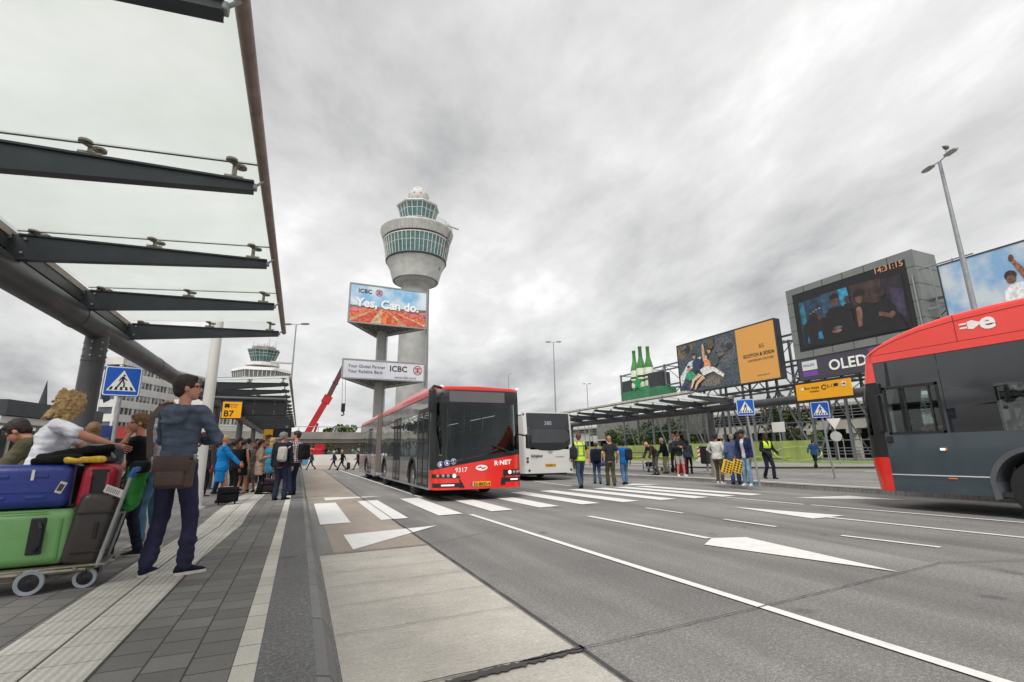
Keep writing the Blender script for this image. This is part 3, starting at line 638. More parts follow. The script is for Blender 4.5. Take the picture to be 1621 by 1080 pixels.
def pmat(name, c1, c2, sc=2., emit=0): 
    if name in MC: return MC[name]
    m = bpy.data.materials.new(name); m.use_nodes = True; t = m.node_tree; b = t.nodes['Principled BSDF']; b.inputs['Roughness'].default_value = .5
    c = t.nodes.new('ShaderNodeTexCoord'); n = t.nodes.new('ShaderNodeTexNoise'); n.inputs['Scale'].default_value = sc; n.inputs['Detail'].default_value = 6
    t.links.new(c.outputs['Object'], n.inputs['Vector']); r = t.nodes.new('ShaderNodeValToRGB'); r.color_ramp.elements[0].position = .38; r.color_ramp.elements[1].position = .62
    r.color_ramp.elements[0].color = lin(c1)+(1,); r.color_ramp.elements[1].color = lin(c2)+(1,); t.links.new(n.outputs[0], r.inputs[0]); t.links.new(r.outputs[0], b.inputs['Base Color'])
    if emit: t.links.new(r.outputs[0], b.inputs['Emission Color']); b.inputs['Emission Strength'].default_value = emit; 
    MC[name] = m; return m
def decal(parent, name, polys, f, m, d=0.): 
    b = MB()
    for p in polys: b.poly([f(a, c, d) for a, c in p], .01)
    return b.build(name, m, parent)
S1 = W_; 
decal(t1, 'advert', [[(0.1, .1), (W_-.1, .1), (W_-.1, Hh-.1), (.1, Hh-.1)]], fb, pmat('advert sky', '#7fb6dd', '#dbe4ea', .35))
decal(t1, 'advert_field', [[(.1, .1), (W_-.1, .1), (W_-.1, Hh*.44), (W_*.5, Hh*.42), (.1, Hh*.40)]], fb, pmat('advert far field', '#a9445a', '#d9858a', 1.5), .02)
rowsc = [pmat('tulip row orange', '#c24a22', '#ee8658', 3.), pmat('advert path', '#b08a66', '#d9bd9b', 2.), pmat('tulip row red', '#b23a2a', '#e2705a', 3.)]
vx, vz = W_*.42, Hh*.46
xs_ = [-9, -5.2, -4.2, -1.6, -.2, 2.6, 3.4, 6.2, 7.2, 11]
for i in range(9):
    xa, xb = vx+xs_[i]*1.05, vx+xs_[i+1]*1.05
    def clipx(x): # intersect row edge with left/right border
        return x
    a_, b_ = (xa, .1), (xb, .1); pl_ = [(max(.1, min(W_-.1, xa)), .1 if .1 <= xa <= W_-.1 else vz-(vz-.1)*abs((.1 if xa < .1 else W_-.1)-vx)/max(.01, abs(xa-vx))),
        (max(.1, min(W_-.1, xb)), .1 if .1 <= xb <= W_-.1 else vz-(vz-.1)*abs((.1 if xb < .1 else W_-.1)-vx)/max(.01, abs(xb-vx))), (vx+(xb-vx)*.12, vz-(vz-.1)*.12), (vx+(xa-vx)*.12, vz-(vz-.1)*.12)]
    decal(t1, 'advert_field', [pl_], fb, rowsc[1 if i % 2 == 1 else (0 if i % 4 == 0 else 2)], .03)
decal(t1, 'advert_hills', [[(.1, Hh*.40), (W_-.1, Hh*.43), (W_-.1, Hh*.5), (W_*.8, Hh*.47), (W_*.5, Hh*.45), (.1, Hh*.44)]], fb, M_hill := pmat('advert hedge', '#4d5f45', '#7c8a68', 2), .04)
M_wtxt = mat('white lettering', '#f2f2f0', .5)
M_gtxt = mat('dark grey lettering', '#3c3c42', .5); M_rtxt = mat('dark red lettering', '#a8232c', .5)
text('ICBC', .85, fb(1.1, Hh-1.25, .03), R_, (0, 0, 1), M_gtxt, t1, bold=.02)
text('Yes, Can do.', 1.72, fb(.9, Hh*.42, .08), R_, (0, 0, 1), M_wtxt, t1, bold=.03, th=.08)
text('your partner for every season', .5, fb(3.8, Hh*.31, .08), R_, (0, 0, 1), M_wtxt, t1) if False else None
def logo(parent, f, u_, v_, r, m):
    b = MB(); n = 28
    for ro, ri in ((1, .86),):
        o_ = [f(u_+r*ro*cos(2*pi*k/n), v_+r*ro*sin(2*pi*k/n), .03) for k in range(n)]; i_ = [f(u_+r*ri*cos(2*pi*k/n), v_+r*ri*sin(2*pi*k/n), .03) for k in range(n)]
        b.add(o_+i_, [(k, (k+1) % n, n+(k+1) % n, n+k) for k in range(n)])
    for a0, a1, c0, c1 in ((-.5, .5, .42, .56), (-.5, .5, -.56, -.42), (-.62, -.5, .1, .56), (.5, .62, .1, .56), (-.62, -.5, -.56, -.1), (.5, .62, -.56, -.1), (-.08, .08, -.42, .42), (-.4, .4, .1, .24), (-.4, .4, -.24, -.1)):
        b.poly([f(u_+a0*r, v_+c0*r, .03), f(u_+a1*r, v_+c0*r, .03), f(u_+a1*r, v_+c1*r, .03), f(u_+a0*r, v_+c1*r, .03)])
    b.build('emblem', m, parent)
logo(t1, fb, 4.0, Hh-.97, .5, M_rtxt)
t2, A2, B2, cen2, z02, z12 = tri_board('lower three sided white billboard with grey lettering on the mast', (543, 568), (545, 598), (672, 573), (672, 606), (595, 617), 68, 70, 'b')
R_ = (B2-A2).normalized(); nrm = R_.cross(V((0, 0, 1))); W_ = (B2-A2).length; Hh = z12-z02; fb = onb(A2, R_, nrm, z02)
decal(t2, 'advert', [[(0.1, .1), (W_-.1, .1), (W_-.1, Hh-.1), (.1, Hh-.1)]], fb, pmat('advert pale grey', '#c2c5cf', '#d3d5dc', .3))
text('Your Global Partner', .60, fb(.7, Hh*.58, .03), R_, (0, 0, 1), M_gtxt, t2); text('Your Reliable Bank', .60, fb(.7, Hh*.30, .03), R_, (0, 0, 1), M_gtxt, t2)
text('ICBC', 1.12, fb(6.25, Hh*.48, .03), R_, (0, 0, 1), M_gtxt, t2, bold=.02); text('www.icbc.co.nl', .50, fb(7.0, Hh*.10, .03), R_, (0, 0, 1), M_gtxt, t2)
logo(t2, fb, W_-1.0, Hh*.60, .66, M_rtxt)
pc = AD(603, 560, 74)
t = thing('billboard_mast', 'square grey mast carrying both three sided billboards', 'mast', (pc.x, pc.y, 0))
b = MB(); b.rbox((pc.x, pc.y, z0/2+1), (1.35, 1.35, z0+2), .06); b.build('column', M_grey, t)
b = MB(); b.box((pc.x+.42, pc.y-.80, 0), (pc.x+.50, pc.y-.70, z0)); b.box((pc.x+.7, pc.y-.80, 0), (pc.x+.78, pc.y-.70, z0))
for k in range(int(z0/.9)): b.box((pc.x+.42, pc.y-.79, k*.9), (pc.x+.78, pc.y-.71, k*.9+.07))
b.build('ladder', M_galv, t)
q = AD(674, 560, 70.5); b = MB(); b.cyl((q.x, q.y, 1), (q.x, q.y, z1-.2), .13, n=10); b.build('side_pole', M_galv, t)
# ------------------------------------------------------------------ terminal and old tower
def prismpoly(mb, base, z0, z1, m=0):
    n = len(base); mb.add([(x, y, z0) for x, y in base]+[(x, y, z1) for x, y in base], [tuple(range(n))[::-1], tuple(range(n, 2*n))]+[(i, (i+1) % n, n+(i+1) % n, n+i) for i in range(n)], m)
def banded(label, P, Q, depth, ztop, zb, floors, name='terminal_building', cols=26, slab=None):
    P, Q = V((P.x, P.y, 0)), V((Q.x, Q.y, 0)); d = (Q-P); ln = d.length; d.normalize(); n = V((-d.y, d.x, 0))
    if n.dot(P) < 0: n = -n
    t = thing(name, label, 'building', (P.x, P.y, 0))
    b = MB(); pr = lambda off, a, c: [tuple((P+d*a+n*off).xy), tuple((P+d*c+n*off).xy), tuple((P+d*c+n*(off+depth)).xy), tuple((P+d*a+n*(off+depth)).xy)]
    prismpoly(b, pr(.35, 0, ln), 0, ztop-.3); b.build('wall', M_dglass2, t)
    fh = (ztop-zb)/floors; b = MB()
    for k in range(floors+1): prismpoly(b, pr(0, -.2, ln+.2), zb+fh*k-(.0), zb+fh*k+fh*.52)
    b.build('spandrel', M_offw, t)
    b = MB(); nc = cols
    for k in range(nc+1):
        x = ln*k/nc; wd = .5 if k % 4 == 0 else .14
        prismpoly(b, [tuple((P+d*(x-wd/2)+n*.1).xy), tuple((P+d*(x+wd/2)+n*.1).xy), tuple((P+d*(x+wd/2)+n*.5).xy), tuple((P+d*(x-wd/2)+n*.5).xy)], zb, ztop-.1)
    b.build('mullion', M_offw, t)
    bl = MB(); rnd = random.Random(3)
    for k in range(floors):
        for j in range(nc):
            if rnd.random() < .45:
                x0_, x1_ = ln*j/nc+.12, ln*(j+1)/nc-.12; p0, p1 = P+d*x0_+n*.33, P+d*x1_+n*.33; za = zb+fh*(k+.52); bl.box((min(p0.x, p1.x), min(p0.y, p1.y), za+fh*.48*rnd.uniform(.1, .6)), (max(p0.x, p1.x)+.02, max(p0.y, p1.y)+.02, za+fh*.48)) if False else bl.poly([(p0.x, p0.y, za+fh*.48*rnd.uniform(.1, .6)), (p1.x, p1.y, za+fh*.48*rnd.uniform(.1, .6)), (p1.x, p1.y, za+fh*.48), (p0.x, p0.y, za+fh*.48)], .02, nrm=-n)
    bl.build('blind', M_grey, t)
    return t, P, d, n, ln
M_dglass2 = mat('grey window glass', '#4c5355', .1, 0, .3, .5, spec=.8)  # mid grey glass with mottled tone
P_, Q_ = AD(196, 577, 112), AD(352, 605, 138)
t, P, d, n, ln = banded('white terminal building with rows of windows behind the first crossing sign', P_, Q_, 3.5, P_.z, 5.0, 5, cols=30)
b = MB(); b.tube([P+d*k*2.2+V((0, 0, P_.z+1.0)) for k in range(int(ln/2.2))], .06, n=5)
for k in range(int(ln/2.2)): b.cyl(P+d*k*2.2+V((0, 0, P_.z)), P+d*k*2.2+V((0, 0, P_.z+1)), .05, n=5)
b.build('railing', M_grey, t)
P_, Q_ = AD(338, 700, 104), AD(452, 700, 118)
banded('white striped terminal wing behind the distant canopy', V((P_.x, P_.y, 0)), V((Q_.x, Q_.y, 0)), 10, HT(345, 640, P_), 3.5, 3, cols=22)
q = AD(409, 640, 125); tz = lambda y: HT(409, y, q); cx, cy = q.x, q.y; mpx = 125/763.4*1.13
t = thing('old_control_tower', 'older low control tower with antennas rising above the distant canopy', 'tower', (cx, cy, 0))
b = MB(); b.lathe((cx, cy, 0), [(4.6, 0), (4.6, tz(602))], n=8); b.build('shaft', M_offw, t)
def hexband(z0, z1, r0, r1, mb, n=8, m=0, ph=0): mb.rings([[V((cx+r*.8*cos(2*pi*i/n+ph), cy+r*.64*sin(2*pi*i/n+ph), z)) for i in range(n)] for r, z in ((r0, z0), (r1, z1))], m)
b = MB(); hexband(tz(604), tz(601), 7.9, 7.9, b, 6); hexband(tz(590), tz(585), 8.0, 7.4, b, 6); hexband(tz(580), tz(575), 4.6, 4.4, b, 12); b.box((cx+2, cy-6.5, tz(580)), (cx+6.5, cy-5.2, tz(578)))
b.build('deck', M_offw, t)
b = MB(); hexband(tz(601), tz(590), 7.3, 7.6, b, 6); w1_ = b.build('window_band', M_dglass2, t)
b = MB()
for i in range(6):
    for k in range(7):
        a0, a1 = 2*pi*i/6, 2*pi*(i+1)/6; p0, p1 = V((.8*cos(a0), .64*sin(a0), 0)), V((.8*cos(a1), .64*sin(a1), 0)); p = p0.lerp(p1, k/7); b.beam(V((cx, cy, tz(601)))+p*7.38, V((cx, cy, tz(590)))+p*7.66, .12, .12)
b.build('mullion', M_offw, w1_)
b = MB(); hexband(tz(574), tz(556), 3.0, 4.2, b, 8, ph=.3); w1_ = b.build('cab_glass', M_tglass, t)
b = MB()
for i in range(24):
    a0, a1 = 2*pi*(i//3)/8+.3, 2*pi*(i//3+1)/8+.3; p = V((.8*cos(a0), .64*sin(a0), 0)).lerp(V((.8*cos(a1), .64*sin(a1), 0)), (i % 3)/3); b.beam(V((cx, cy, tz(574)))+p*3.04, V((cx, cy, tz(556)))+p*4.25, .09, .09)
for hh in (.5, .75): hexband(tz(574)+(tz(556)-tz(574))*hh, tz(574)+(tz(556)-tz(574))*hh+.12, 3.05+1.2*hh, 3.06+1.2*hh, b, 8, ph=.3)
b.build('mullion', M_grey, w1_)
b = MB(); hexband(tz(556), tz(554), 4.4, 4.4, b, 8, ph=.3); hexband(tz(554), tz(550), 3.2, 3.3, b, 8, ph=.3); b.build('cab_roof', M_mid, t)
b = MB()
for dx, y1 in ((-2.3, 541), (-1.4, 543), (-.8, 546), (0, 543), (.6, 542), (1.0, 534), (1.8, 545), (2.4, 540)): b.cyl((cx+dx, cy, tz(552)), (cx+dx, cy, tz(y1)), .06, n=5)
b.tube([(cx-2.4, cy-1, tz(549)), (cx, cy-2, tz(548)), (cx+2.4, cy-1, tz(549))], .05, n=5); b.build('antenna', M_grey, t)
# low building on the far left
P_, Q_ = AD(-60, 640, 44), AD(112, 652, 52); zr = HT(0, 638, P_)
t = thing('entrance_building', 'low dark roofed building with pale fascia at the left edge', 'building', (Q_.x, Q_.y, 0))
b = MB(); b.poly([(P_.x, P_.y, 3.2), (Q_.x, Q_.y, 3.2), (Q_.x, Q_.y, 0), (P_.x, P_.y, 0)], .4, nrm=(.3, -.95, 0)); b.build('wall', M_dglass2, t)
dd = (V((Q_.x-P_.x, Q_.y-P_.y, 0))).normalized(); nn = V((dd.y, -dd.x, 0))
b = MB(); e0, e1 = V((P_.x, P_.y, 0))+nn*1.0, V((Q_.x, Q_.y, 0))+nn*1.0; b.beam(e0+V((0, 0, 4.35)), e1+V((0, 0, 4.35)), 2.6, .95); b.build('roof', M_dsteel, t)
b = MB(); b.beam(e0+V((0, 0, 3.62)), e1+V((0, 0, 3.62)), 2.2, .42); b.build('fascia', M_offw, t)
b = MB()
for k in range(9): p = e0.lerp(e1, k/8)-nn*.7; b.cyl((p.x, p.y, 0), (p.x, p.y, 3.5), .09, n=8)
b.build('column', M_offw, t)
for lab, px0, px1, py0, py1, hx in (('blue panel of a hoarding seen between post and crossing sign', 157, 180, 673, 692, '#2f5aa5'), ('red panel of a hoarding seen right of the crossing sign pole', 183, 205, 674, 694, '#d9584f')):
    A, B = AD(px0, py0, 30), AD(px1, py0, 30.6); zz = HT(px0, py1, A); b = MB(); b.poly([(A.x, A.y, zz), (B.x, B.y, zz), (B.x, B.y, A.z), (A.x, A.y, A.z)], .12, nrm=(0, -1, 0))
    for p in (A, B): b.cyl((p.x, p.y+.1, 0), (p.x, p.y+.1, A.z), .04, n=8, m=1)
    tag(b.build('coloured_hoarding', [mat('panel '+hx, hx, .5), M_galv], loc=(A.x, A.y, 0)), lab, 'panel', 'coloured panels behind the crossing sign')
A = AD(75, 603, 70); b = MB(); b.cyl((A.x, A.y, 0), (A.x, A.y, A.z-3), .14, n=8); b.cyl((A.x, A.y, A.z-3), (A.x, A.y, A.z), .45, .02, n=8); tag(b.build('mast', M_dsteel, loc=(A.x, A.y, 0)), 'thin dark pointed mast above the low building at far left', 'mast')
A = AD(156, 640, 60); b = MB(); b.cyl((A.x, A.y, 0), (A.x, A.y, 9.5), .07, .04, n=8); t = thing('flagpole', 'slim white flagpole left of the first crossing sign', 'flagpole', (A.x, A.y, 0)); b.build('pole', M_white, t)
b = MB(); b.poly([(A.x, A.y, 9.3), (A.x+.5, A.y, 9.0), (A.x+.8, A.y, 6.6), (A.x+.35, A.y, 6.3), (A.x, A.y, 7.3)], .03, nrm=(0, -1, 0)); b.build('flag', cloth('#2a3550'), t)
# ------------------------------------------------------------------ trees and hedges
def tree(label, x, y, h, rad, trunk_h, seed, col, n=2600, name='tree', leaf=.22, group='trees around the station', flat=.8, clumps=16):
    rnd = random.Random(seed); t = thing(name, label, 'tree', (x, y, 0), 0, group); b = MB(); tops = []
    b.cyl((x, y, 0), (x, y, trunk_h*1.3), h*.028, h*.02, n=8)
    for k in range(clumps):
        a = rnd.uniform(0, 2*pi); rr = rad*rnd.uniform(.1, .85)**.7; zz = trunk_h+(h-trunk_h)*rnd.uniform(.12, .9); zz -= rr/rad*(h-trunk_h)*.15
        p = V((x+rr*cos(a), y+rr*sin(a), zz)); b.cyl((x, y, trunk_h*rnd.uniform(.7, 1.25)), p, h*.010, h*.003, n=5); tops.append((p, rad*rnd.uniform(.22, .42)))
    b.build('trunk', mat('bark', '#4d443a', .9, 0, 6, .3), t)
    b = MB()
    for k in range(n):
        c, r = rnd.choice(tops); u_ = V((rnd.gauss(0, 1), rnd.gauss(0, 1), rnd.gauss(0, 1))).normalized()*r*rnd.uniform(.35, 1.0)**.6; u_.z *= flat; p = c+u_
        a1 = V((rnd.uniform(-1, 1), rnd.uniform(-1, 1), rnd.uniform(-.7, .7))).normalized(); a2 = a1.cross(V((rnd.uniform(-1, 1), rnd.uniform(-1, 1), 1)).normalized()).normalized(); s_ = leaf*rnd.uniform(.6, 1.3)
        b.add([p-a1*s_, p-a2*s_*.5, p+a1*s_, p+a2*s_*.5], [(0, 1, 2, 3)], rnd.choice((0, 0, 1, 2)))
    ms = [mat('leaf '+c_, c_, .7, 0, 2, .25) for c_ in col]
    b.build('crown', ms, t); return t
G1 = ('#4d6135', '#64793f', '#37492a'); G2 = ('#5a6f35', '#7e9145', '#44552c'); G3 = ('#465a38', '#5d7046', '#33442b')
q = AD(538, 700, 98); tree('bushy tree rising behind the viaduct beside the crane hook', q.x, q.y, 7.2, 3.6, 2.5, 1, G2, 2600, leaf=.3, clumps=20)
q = AD(500, 700, 108); tree('smaller tree behind the viaduct left of the bushy one', q.x+2, q.y, 5.4, 2.8, 2, 2, G3, 1200, leaf=.3)
for i, (px, X_, h, r, lab) in enumerate(((1010, 50, 5.2, 4.0, 'dark tree under the grey mesh wall behind the two bent people'), (1055, 50, 5.4, 4.2, 'dark tree between mesh wall and green banner behind the youth in shorts'), (985, 52, 5.6, 3.5, 'tree at the left end of the green banner behind the man in blue'),
        (1100, 54, 5.0, 3.0, 'sparse tree left of the island canopy post'), (1262, 54, 7.5, 3.6, 'tree beside the scaffold legs under the tan advert'), (1235, 53, 9.2, 3.0, 'thin tree poking above the dark tube below the tan advert'), (950, 70, 6.5, 4.5, 'far tree behind the man in the yellow vest'))):
    p = AX(px, 700, X_); tree(lab, p.x, p.y, h, r, 1.6, 10+i, G1 if i != 5 else ('#6a6a50', '#84805f', '#4c4d38'), 1700 if i != 5 else 700, leaf=.26)
# ------------------------------------------------------------------ viaduct, hoarding, crane
A, B = AD(430, 690, 78), AD(640, 690, 84); zt = HT(470, 691, A)+.3; t = thing('viaduct', 'low concrete road viaduct crossing behind the red articulated bus', 'viaduct', ((A.x+B.x)/2, (A.y+B.y)/2, 0))
b = MB(); b.beam((A.x-14, A.y-.6, zt-.7), (B.x+25, B.y+.8, zt-.7), 7, 1.15); b.beam((A.x-14, A.y-4.3, zt-.25), (B.x+25, B.y-2.9, zt-.25), .4, 1.0); b.build('deck', M_mid, t)
for px in (455, 547, 640):
    p = AD(px, 715, 80); b = MB(); b.rbox((p.x, p.y, (zt-1.4)/2), (1.6, 1.6, zt-1.3), .1); b.rbox((p.x, p.y, zt-1.6), (3.6, 2.4, .7), .1); b.build('pier', M_mid, t)
b = MB(); b.tube([(A.x-14+k*2.5, A.y-4.2+k*.06, zt+.9) for k in range(26)], .05, n=5)
for k in range(26): b.cyl((A.x-14+k*2.5, A.y-4.2+k*.06, zt+.2), (A.x-14+k*2.5, A.y-4.2+k*.06, zt+.9), .05, n=5)
b.build('railing', M_galv, t)
A, B = AD(462, 722, 66), AD(585, 722, 70); zt2 = HT(500, 720, A); t = thing('hoarding', 'white hoarding with red and blue shapes under the viaduct', 'hoarding', (A.x, A.y, 0)); d = V((B.x-A.x, B.y-A.y, 0)); 
b = MB(); b.poly([(A.x-3, A.y, 0), (B.x+14, B.y, 0), (B.x+14, B.y, zt2), (A.x-3, A.y, zt2)], .15, nrm=(0, -1, 0)); b.build('panel', M_offw, t)
fh_ = lambda u_, v_, dd=0: V((A.x, A.y-.03-dd, 0))+d*u_+V((0, 0, zt2*v_))
for i in range(7):
    u0 = -.1+i*.2; decal(t, 'pattern', [[(u0, .1), (u0+.09, .1), (u0+.13, .95), (u0+.04, .6)]], fh_, mat('pattern red', '#d8503c', .6) if i % 2 == 0 else mat('pattern blue', '#4f8fb5', .6), .02)
    decal(t, 'pattern', [[(u0+.1, .05), (u0+.15, .05), (u0+.17, .9), (u0+.13, .7)]], fh_, mat('pattern blue', '#4f8fb5', .6) if i % 3 else mat('pattern dark', '#2c4054', .6), .02)
t = thing('mobile_crane', 'red telescopic crane behind the viaduct with its boom raised to the right', 'crane', tuple(AD(478, 725, 96)))
a, m_, e_ = AD(484, 690, 96), AD(519, 630, 96), AD(547, 575, 96)
M_cr = mat('crane red', '#b3202b', .4, 0, 1, .2); M_cr2 = mat('crane boom brown', '#5d3236', .5, 0, 1, .2)
b = MB(); b.beam(a, m_, .9, 1.05); b.beam(a+V((.5, 0, -2.6)), a.lerp(m_, .35)+V((.7, 0, -.2)), .35, .4); b.beam(a.lerp(m_, .86), a.lerp(m_, 1.05), 1.1, 1.5); b.build('boom', M_cr, t)
b = MB(); b.beam(m_, e_, .7, .85); b.beam(m_.lerp(e_, .4), m_.lerp(e_, .44), .85, 1.0); b.beam(m_.lerp(e_, .0), m_.lerp(e_, .03), .9, 1.1); b.build('boom_extension', M_cr2, t)
b = MB(); p = AD(478, 712, 96); b.rbox((p.x, p.y, 1.6), (7, 2.6, 1.6), .2); b.rbox((p.x+3.0, p.y, 2.9), (1.8, 2.2, 1.8), .25, m=0); b.rbox((p.x-1.8, p.y, 3.1), (3.4, 2.5, 1.6), .2); b.build('chassis', M_cr, t)
for k in range(4): b = MB(); b.torus((p.x-2.7+k*1.8, p.y-1.2, .62), [(.1, -.2), (.62, -.2), (.62, .2), (.1, .2)], n=18, axis='y'); b.build('wheel', M_rub, t)
b = MB(); hk = AD(543, 648, 95); top = AD(545, 583, 95); b.cyl((hk.x-.25, hk.y, hk.z+1), (top.x-.25, top.y, top.z), .05, n=5); b.cyl((hk.x+.35, hk.y, hk.z+1), (top.x+.2, top.y, top.z), .05, n=5); b.build('cable', M_galv, t)
b = MB(); b.rbox((hk.x, hk.y, hk.z+.3), (.7, .5, 1.6), .15); b.tube([(hk.x, hk.y, hk.z-.5), (hk.x+.25, hk.y, hk.z-.9), (hk.x, hk.y, hk.z-1.2), (hk.x-.3, hk.y, hk.z-1.0)], .12, n=6); b.build('hook', M_dark, t)
# far row of low buildings and trees to close the horizon
for i, (px, D, wd, h, cx_, lab) in enumerate(((600, 220, 60, 9, '#a9a7a2', 'long pale far building behind the viaduct'), (930, 150, 40, 7, '#b5b1aa', 'pale far building behind the white bus'), (250, 170, 60, 8, '#b0aea8', 'far grey building behind the terminal'))):
    p = AD(px, 715, D); t = thing('far_building', lab, 'building', (p.x, p.y, 0)); b = MB(); b.box((p.x-wd/2, p.y, 0), (p.x+wd/2, p.y+20, h)); b.box((p.x-wd/2-.5, p.y-.5, h), (p.x+wd/2+.5, p.y+20.5, h+.6)); b.build('wall', mat('far wall '+cx_, cx_, .8, 0, .1, .1), t)
    for zz in (1.2, 4.2): b = MB(); b.box((p.x-wd/2+1, p.y-.08, zz), (p.x+wd/2-1, p.y-.02, zz+1.6)); b.build('window_band', M_dglass2, t)
# ------------------------------------------------------------------ parking garage
GX = 60
za = AX(1200, 676, GX).z; zb_ = AX(1200, 690, GX).z
t = thing('parking_garage', 'pale concrete parking garage with open dark decks behind the green banner', 'parking garage', (GX, 50, 0))
M_gc = mat('garage concrete', '#b9b6ae', .8, 0, .3, .12)
b = MB(); Y0, Y1 = 2, 118
for zz, hh in ((3.55, 1.15), (6.3, .35)):
    b.box((GX-.2, Y0, zz), (GX+.2, Y1, zz+hh)); b.box((GX, Y0, zz), (GX+26, Y1, zz+.3))
b.box((GX+22, Y0, 0), (GX+23, Y1, 6.3))
b.build('deck', M_gc, t)
for k in range(24):
    b = MB(); y = Y0+k*5; b.box((GX+.0, y, 0), (GX+.7, y+.6, 3.0)); b.box((GX-.5, y-.1, 3.0), (GX+.8, y+.9, 3.54)); b.build('column', M_gc, t)
b = MB(); b.box((GX+2, Y0, .2), (GX+2.3, Y1, 3.5)); b.build('dark_backing', mat('garage deck shade', '#23221f', .9), t)  # near-black sheet behind the columns; deck shade put into its colour
b = MB()
for zz in (5.1, 5.45, 5.8, 1.3, .95, .6): b.cyl((GX-.25, Y0, zz), (GX-.25, Y1, zz), .05, n=5)
for k in range(47): b.cyl((GX-.25, Y0+k*2.5, 4.6), (GX-.25, Y0+k*2.5, 6.3), .05, n=5)
b.build('railing', M_galv, t)
b = MB(); A, B = AX(972, 655, 53), AX(1132, 700, 53)
b.box((53, B.y, 3.55), (53.3, A.y+6, 6.9)); 
for k in range(16): b.box((52.9, B.y+k*2.6, 3.5), (53.0, B.y+k*2.6+.12, 6.95))
mw = b.build('mesh_wall', pmat('mesh cladding', '#6e706a', '#8d8e86', 3.), None, loc=(53, B.y, 0)); tag(mw, 'grey mesh clad upper wall hung above the dark trees behind the island canopy', 'wall')
A, B = AX(1300, 650, 51), AX(1370, 700, 51)
b = MB()
for k in range(15):
    y = 15+k*.95; b.beam((50+.02*k, y, 0), (50.6, y+.9*(1 if k % 2 else -.5), 7.3), .16, .16)
for zz in (2.2, 3.2, 4.2, 5.2): b.cyl((50.2, 14, zz), (50.2, 30, zz), .07, n=6)
st = b.build('stair_frame', M_galv, None, loc=(50, 15, 0)); tag(st, 'dense grey steel lattice left of the dark grey bus front', 'frame')
# parked cars on the ramp
def car(label, x, y, z, rz, hx):
    t = thing('parked_car', label, 'car', (x, y, z), rz, 'cars on the garage deck'); pm = mat('car '+hx, hx, .25, .2, 2, .05, coat=.6)
    b = MB(); prof = [(-2.1, .3), (-2.15, .75), (-1.9, .95), (-1.2, 1.0), (1.0, .98), (2.0, .8), (2.15, .6), (2.1, .3)]
    b.rings([[V((x_, s*.86*(1 if z_ < .9 else .93), z_)) for x_, z_ in prof] for s in (-1, 1)]); b.build('body', pm, t, world=False)
    b = MB(); rs = [(-1.75, .97), (-1.3, 1.38), (-.3, 1.46), (.5, 1.4), (1.15, .97)]; b.rings([[V((x_, s*(.80-(z_-.97)*.25), z_)) for x_, z_ in rs] for s in (-1, 1)]); cb_ = b.build('cabin', M_dglass, t, world=False)
    b = MB(); b.rbox((-.4, 0, 1.45), (1.5, 1.3, .05), .02); b.build('roof', pm, cb_, world=False)
    for wx in (-1.35, 1.35):
        for wy in (-.8, .8): b = MB(); b.lathe((wx, wy, .32), [(.18, -.1), (.32, -.1), (.32, .1), (.18, .1)], n=16, axis='y'); b.build('wheel', M_rub, t, world=False)
for lab, px, X_, hx in (('blue car parked on the ramp left of the others behind the island canopy', 972, 66, '#35507a'), ('silver car parked between two darker cars behind the island canopy', 985, 66, '#c4c6c8'), ('dark blue car parked rightmost on the ramp behind the island canopy', 998, 66, '#26324a')):
    p = AX(px, 664, X_); car(lab, p.x, p.y, p.z-.3, 1.4, hx)
# ------------------------------------------------------------------ banner, fence
BX = 42; A, B = AX(935, 712, BX), AX(1365, 712, BX); zt = AX(1180, 700, BX).z; zb_ = AX(1180, 731, BX).z
b = MB(); ya, yb = B.y, A.y+8; nseg = 90; M_lime = mat('lime banner', '#8f9a58', .7, 0, .6, .22, .3, 3)
rs = []
for k in range(nseg+1):
    y = yb+(ya-yb)*k/nseg; dx = .05*sin(k*1.7)+.03*sin(k*.6); rs.append([V((BX+dx, y, .30)), V((BX+dx+.02, y, zt)), V((BX+dx+.05, y, zt)), V((BX+dx+.03, y, .30))])
b.rings(rs[: int(nseg*.93)]); t = thing('banner_fence', 'long lime green banner fence behind the island', 'fence', (BX, (ya+yb)/2, 0)); b.build('banner', M_lime, t)
b = MB(); b.box((BX-.04, ya+6.5, .45), (BX-.02, yb, .62)); b.build('stripe', mat('yellow green stripe', '#a3b04a', .6), t)
b = MB()
for k in range(34): y = ya+(yb-ya)*k/33; b.cyl((BX+.1, y, 0), (BX+.1, y, zt+.1), .035, n=6)
b.build('posts', M_galv, t)
b = MB(); n_ = 36; cy_ = AX(1262, 715, BX).y
for k in range(n_):
    a0, a1 = 2*pi*k/n_, 2*pi*(k+1)/n_; b.poly([(BX-.06, cy_+2.4*cos(a)*r_, .85+.62*sin(a)*r_) for a, r_ in ((a0, 1), (a1, 1), (a1, .95), (a0, .95))], .01, nrm=(-1, 0, 0))
b.build('emblem', mat('pale green print', '#cfe08e', .6), t)
# mesh fence to the right
t = thing('mesh_fence', 'grey mesh fence beside the lime banner at the far pavement', 'fence', (36, 13, 0))
b = MB(); F0, F1 = V((39.5, 21.5, .12)), V((37.5, 8, .12))
for k in range(60): p = F0.lerp(F1, k/59); b.cyl(p, p+V((0, 0, 2.1)), .012, n=4)
for zz in (.2, .8, 1.4, 2.1): b.cyl(F0+V((0, 0, zz)), F1+V((0, 0, zz)), .022, n=5)
b.build('mesh', M_galv, t)
for k in range(7): b = MB(); p = F0.lerp(F1, k/6); b.cyl(p, p+V((0, 0, 2.25)), .04, n=8); b.build('post', M_galv, t)
vg = MB(); vg.box((39, 5, .1), (44, 60, .16)); struct('verge', vg, M_verge)
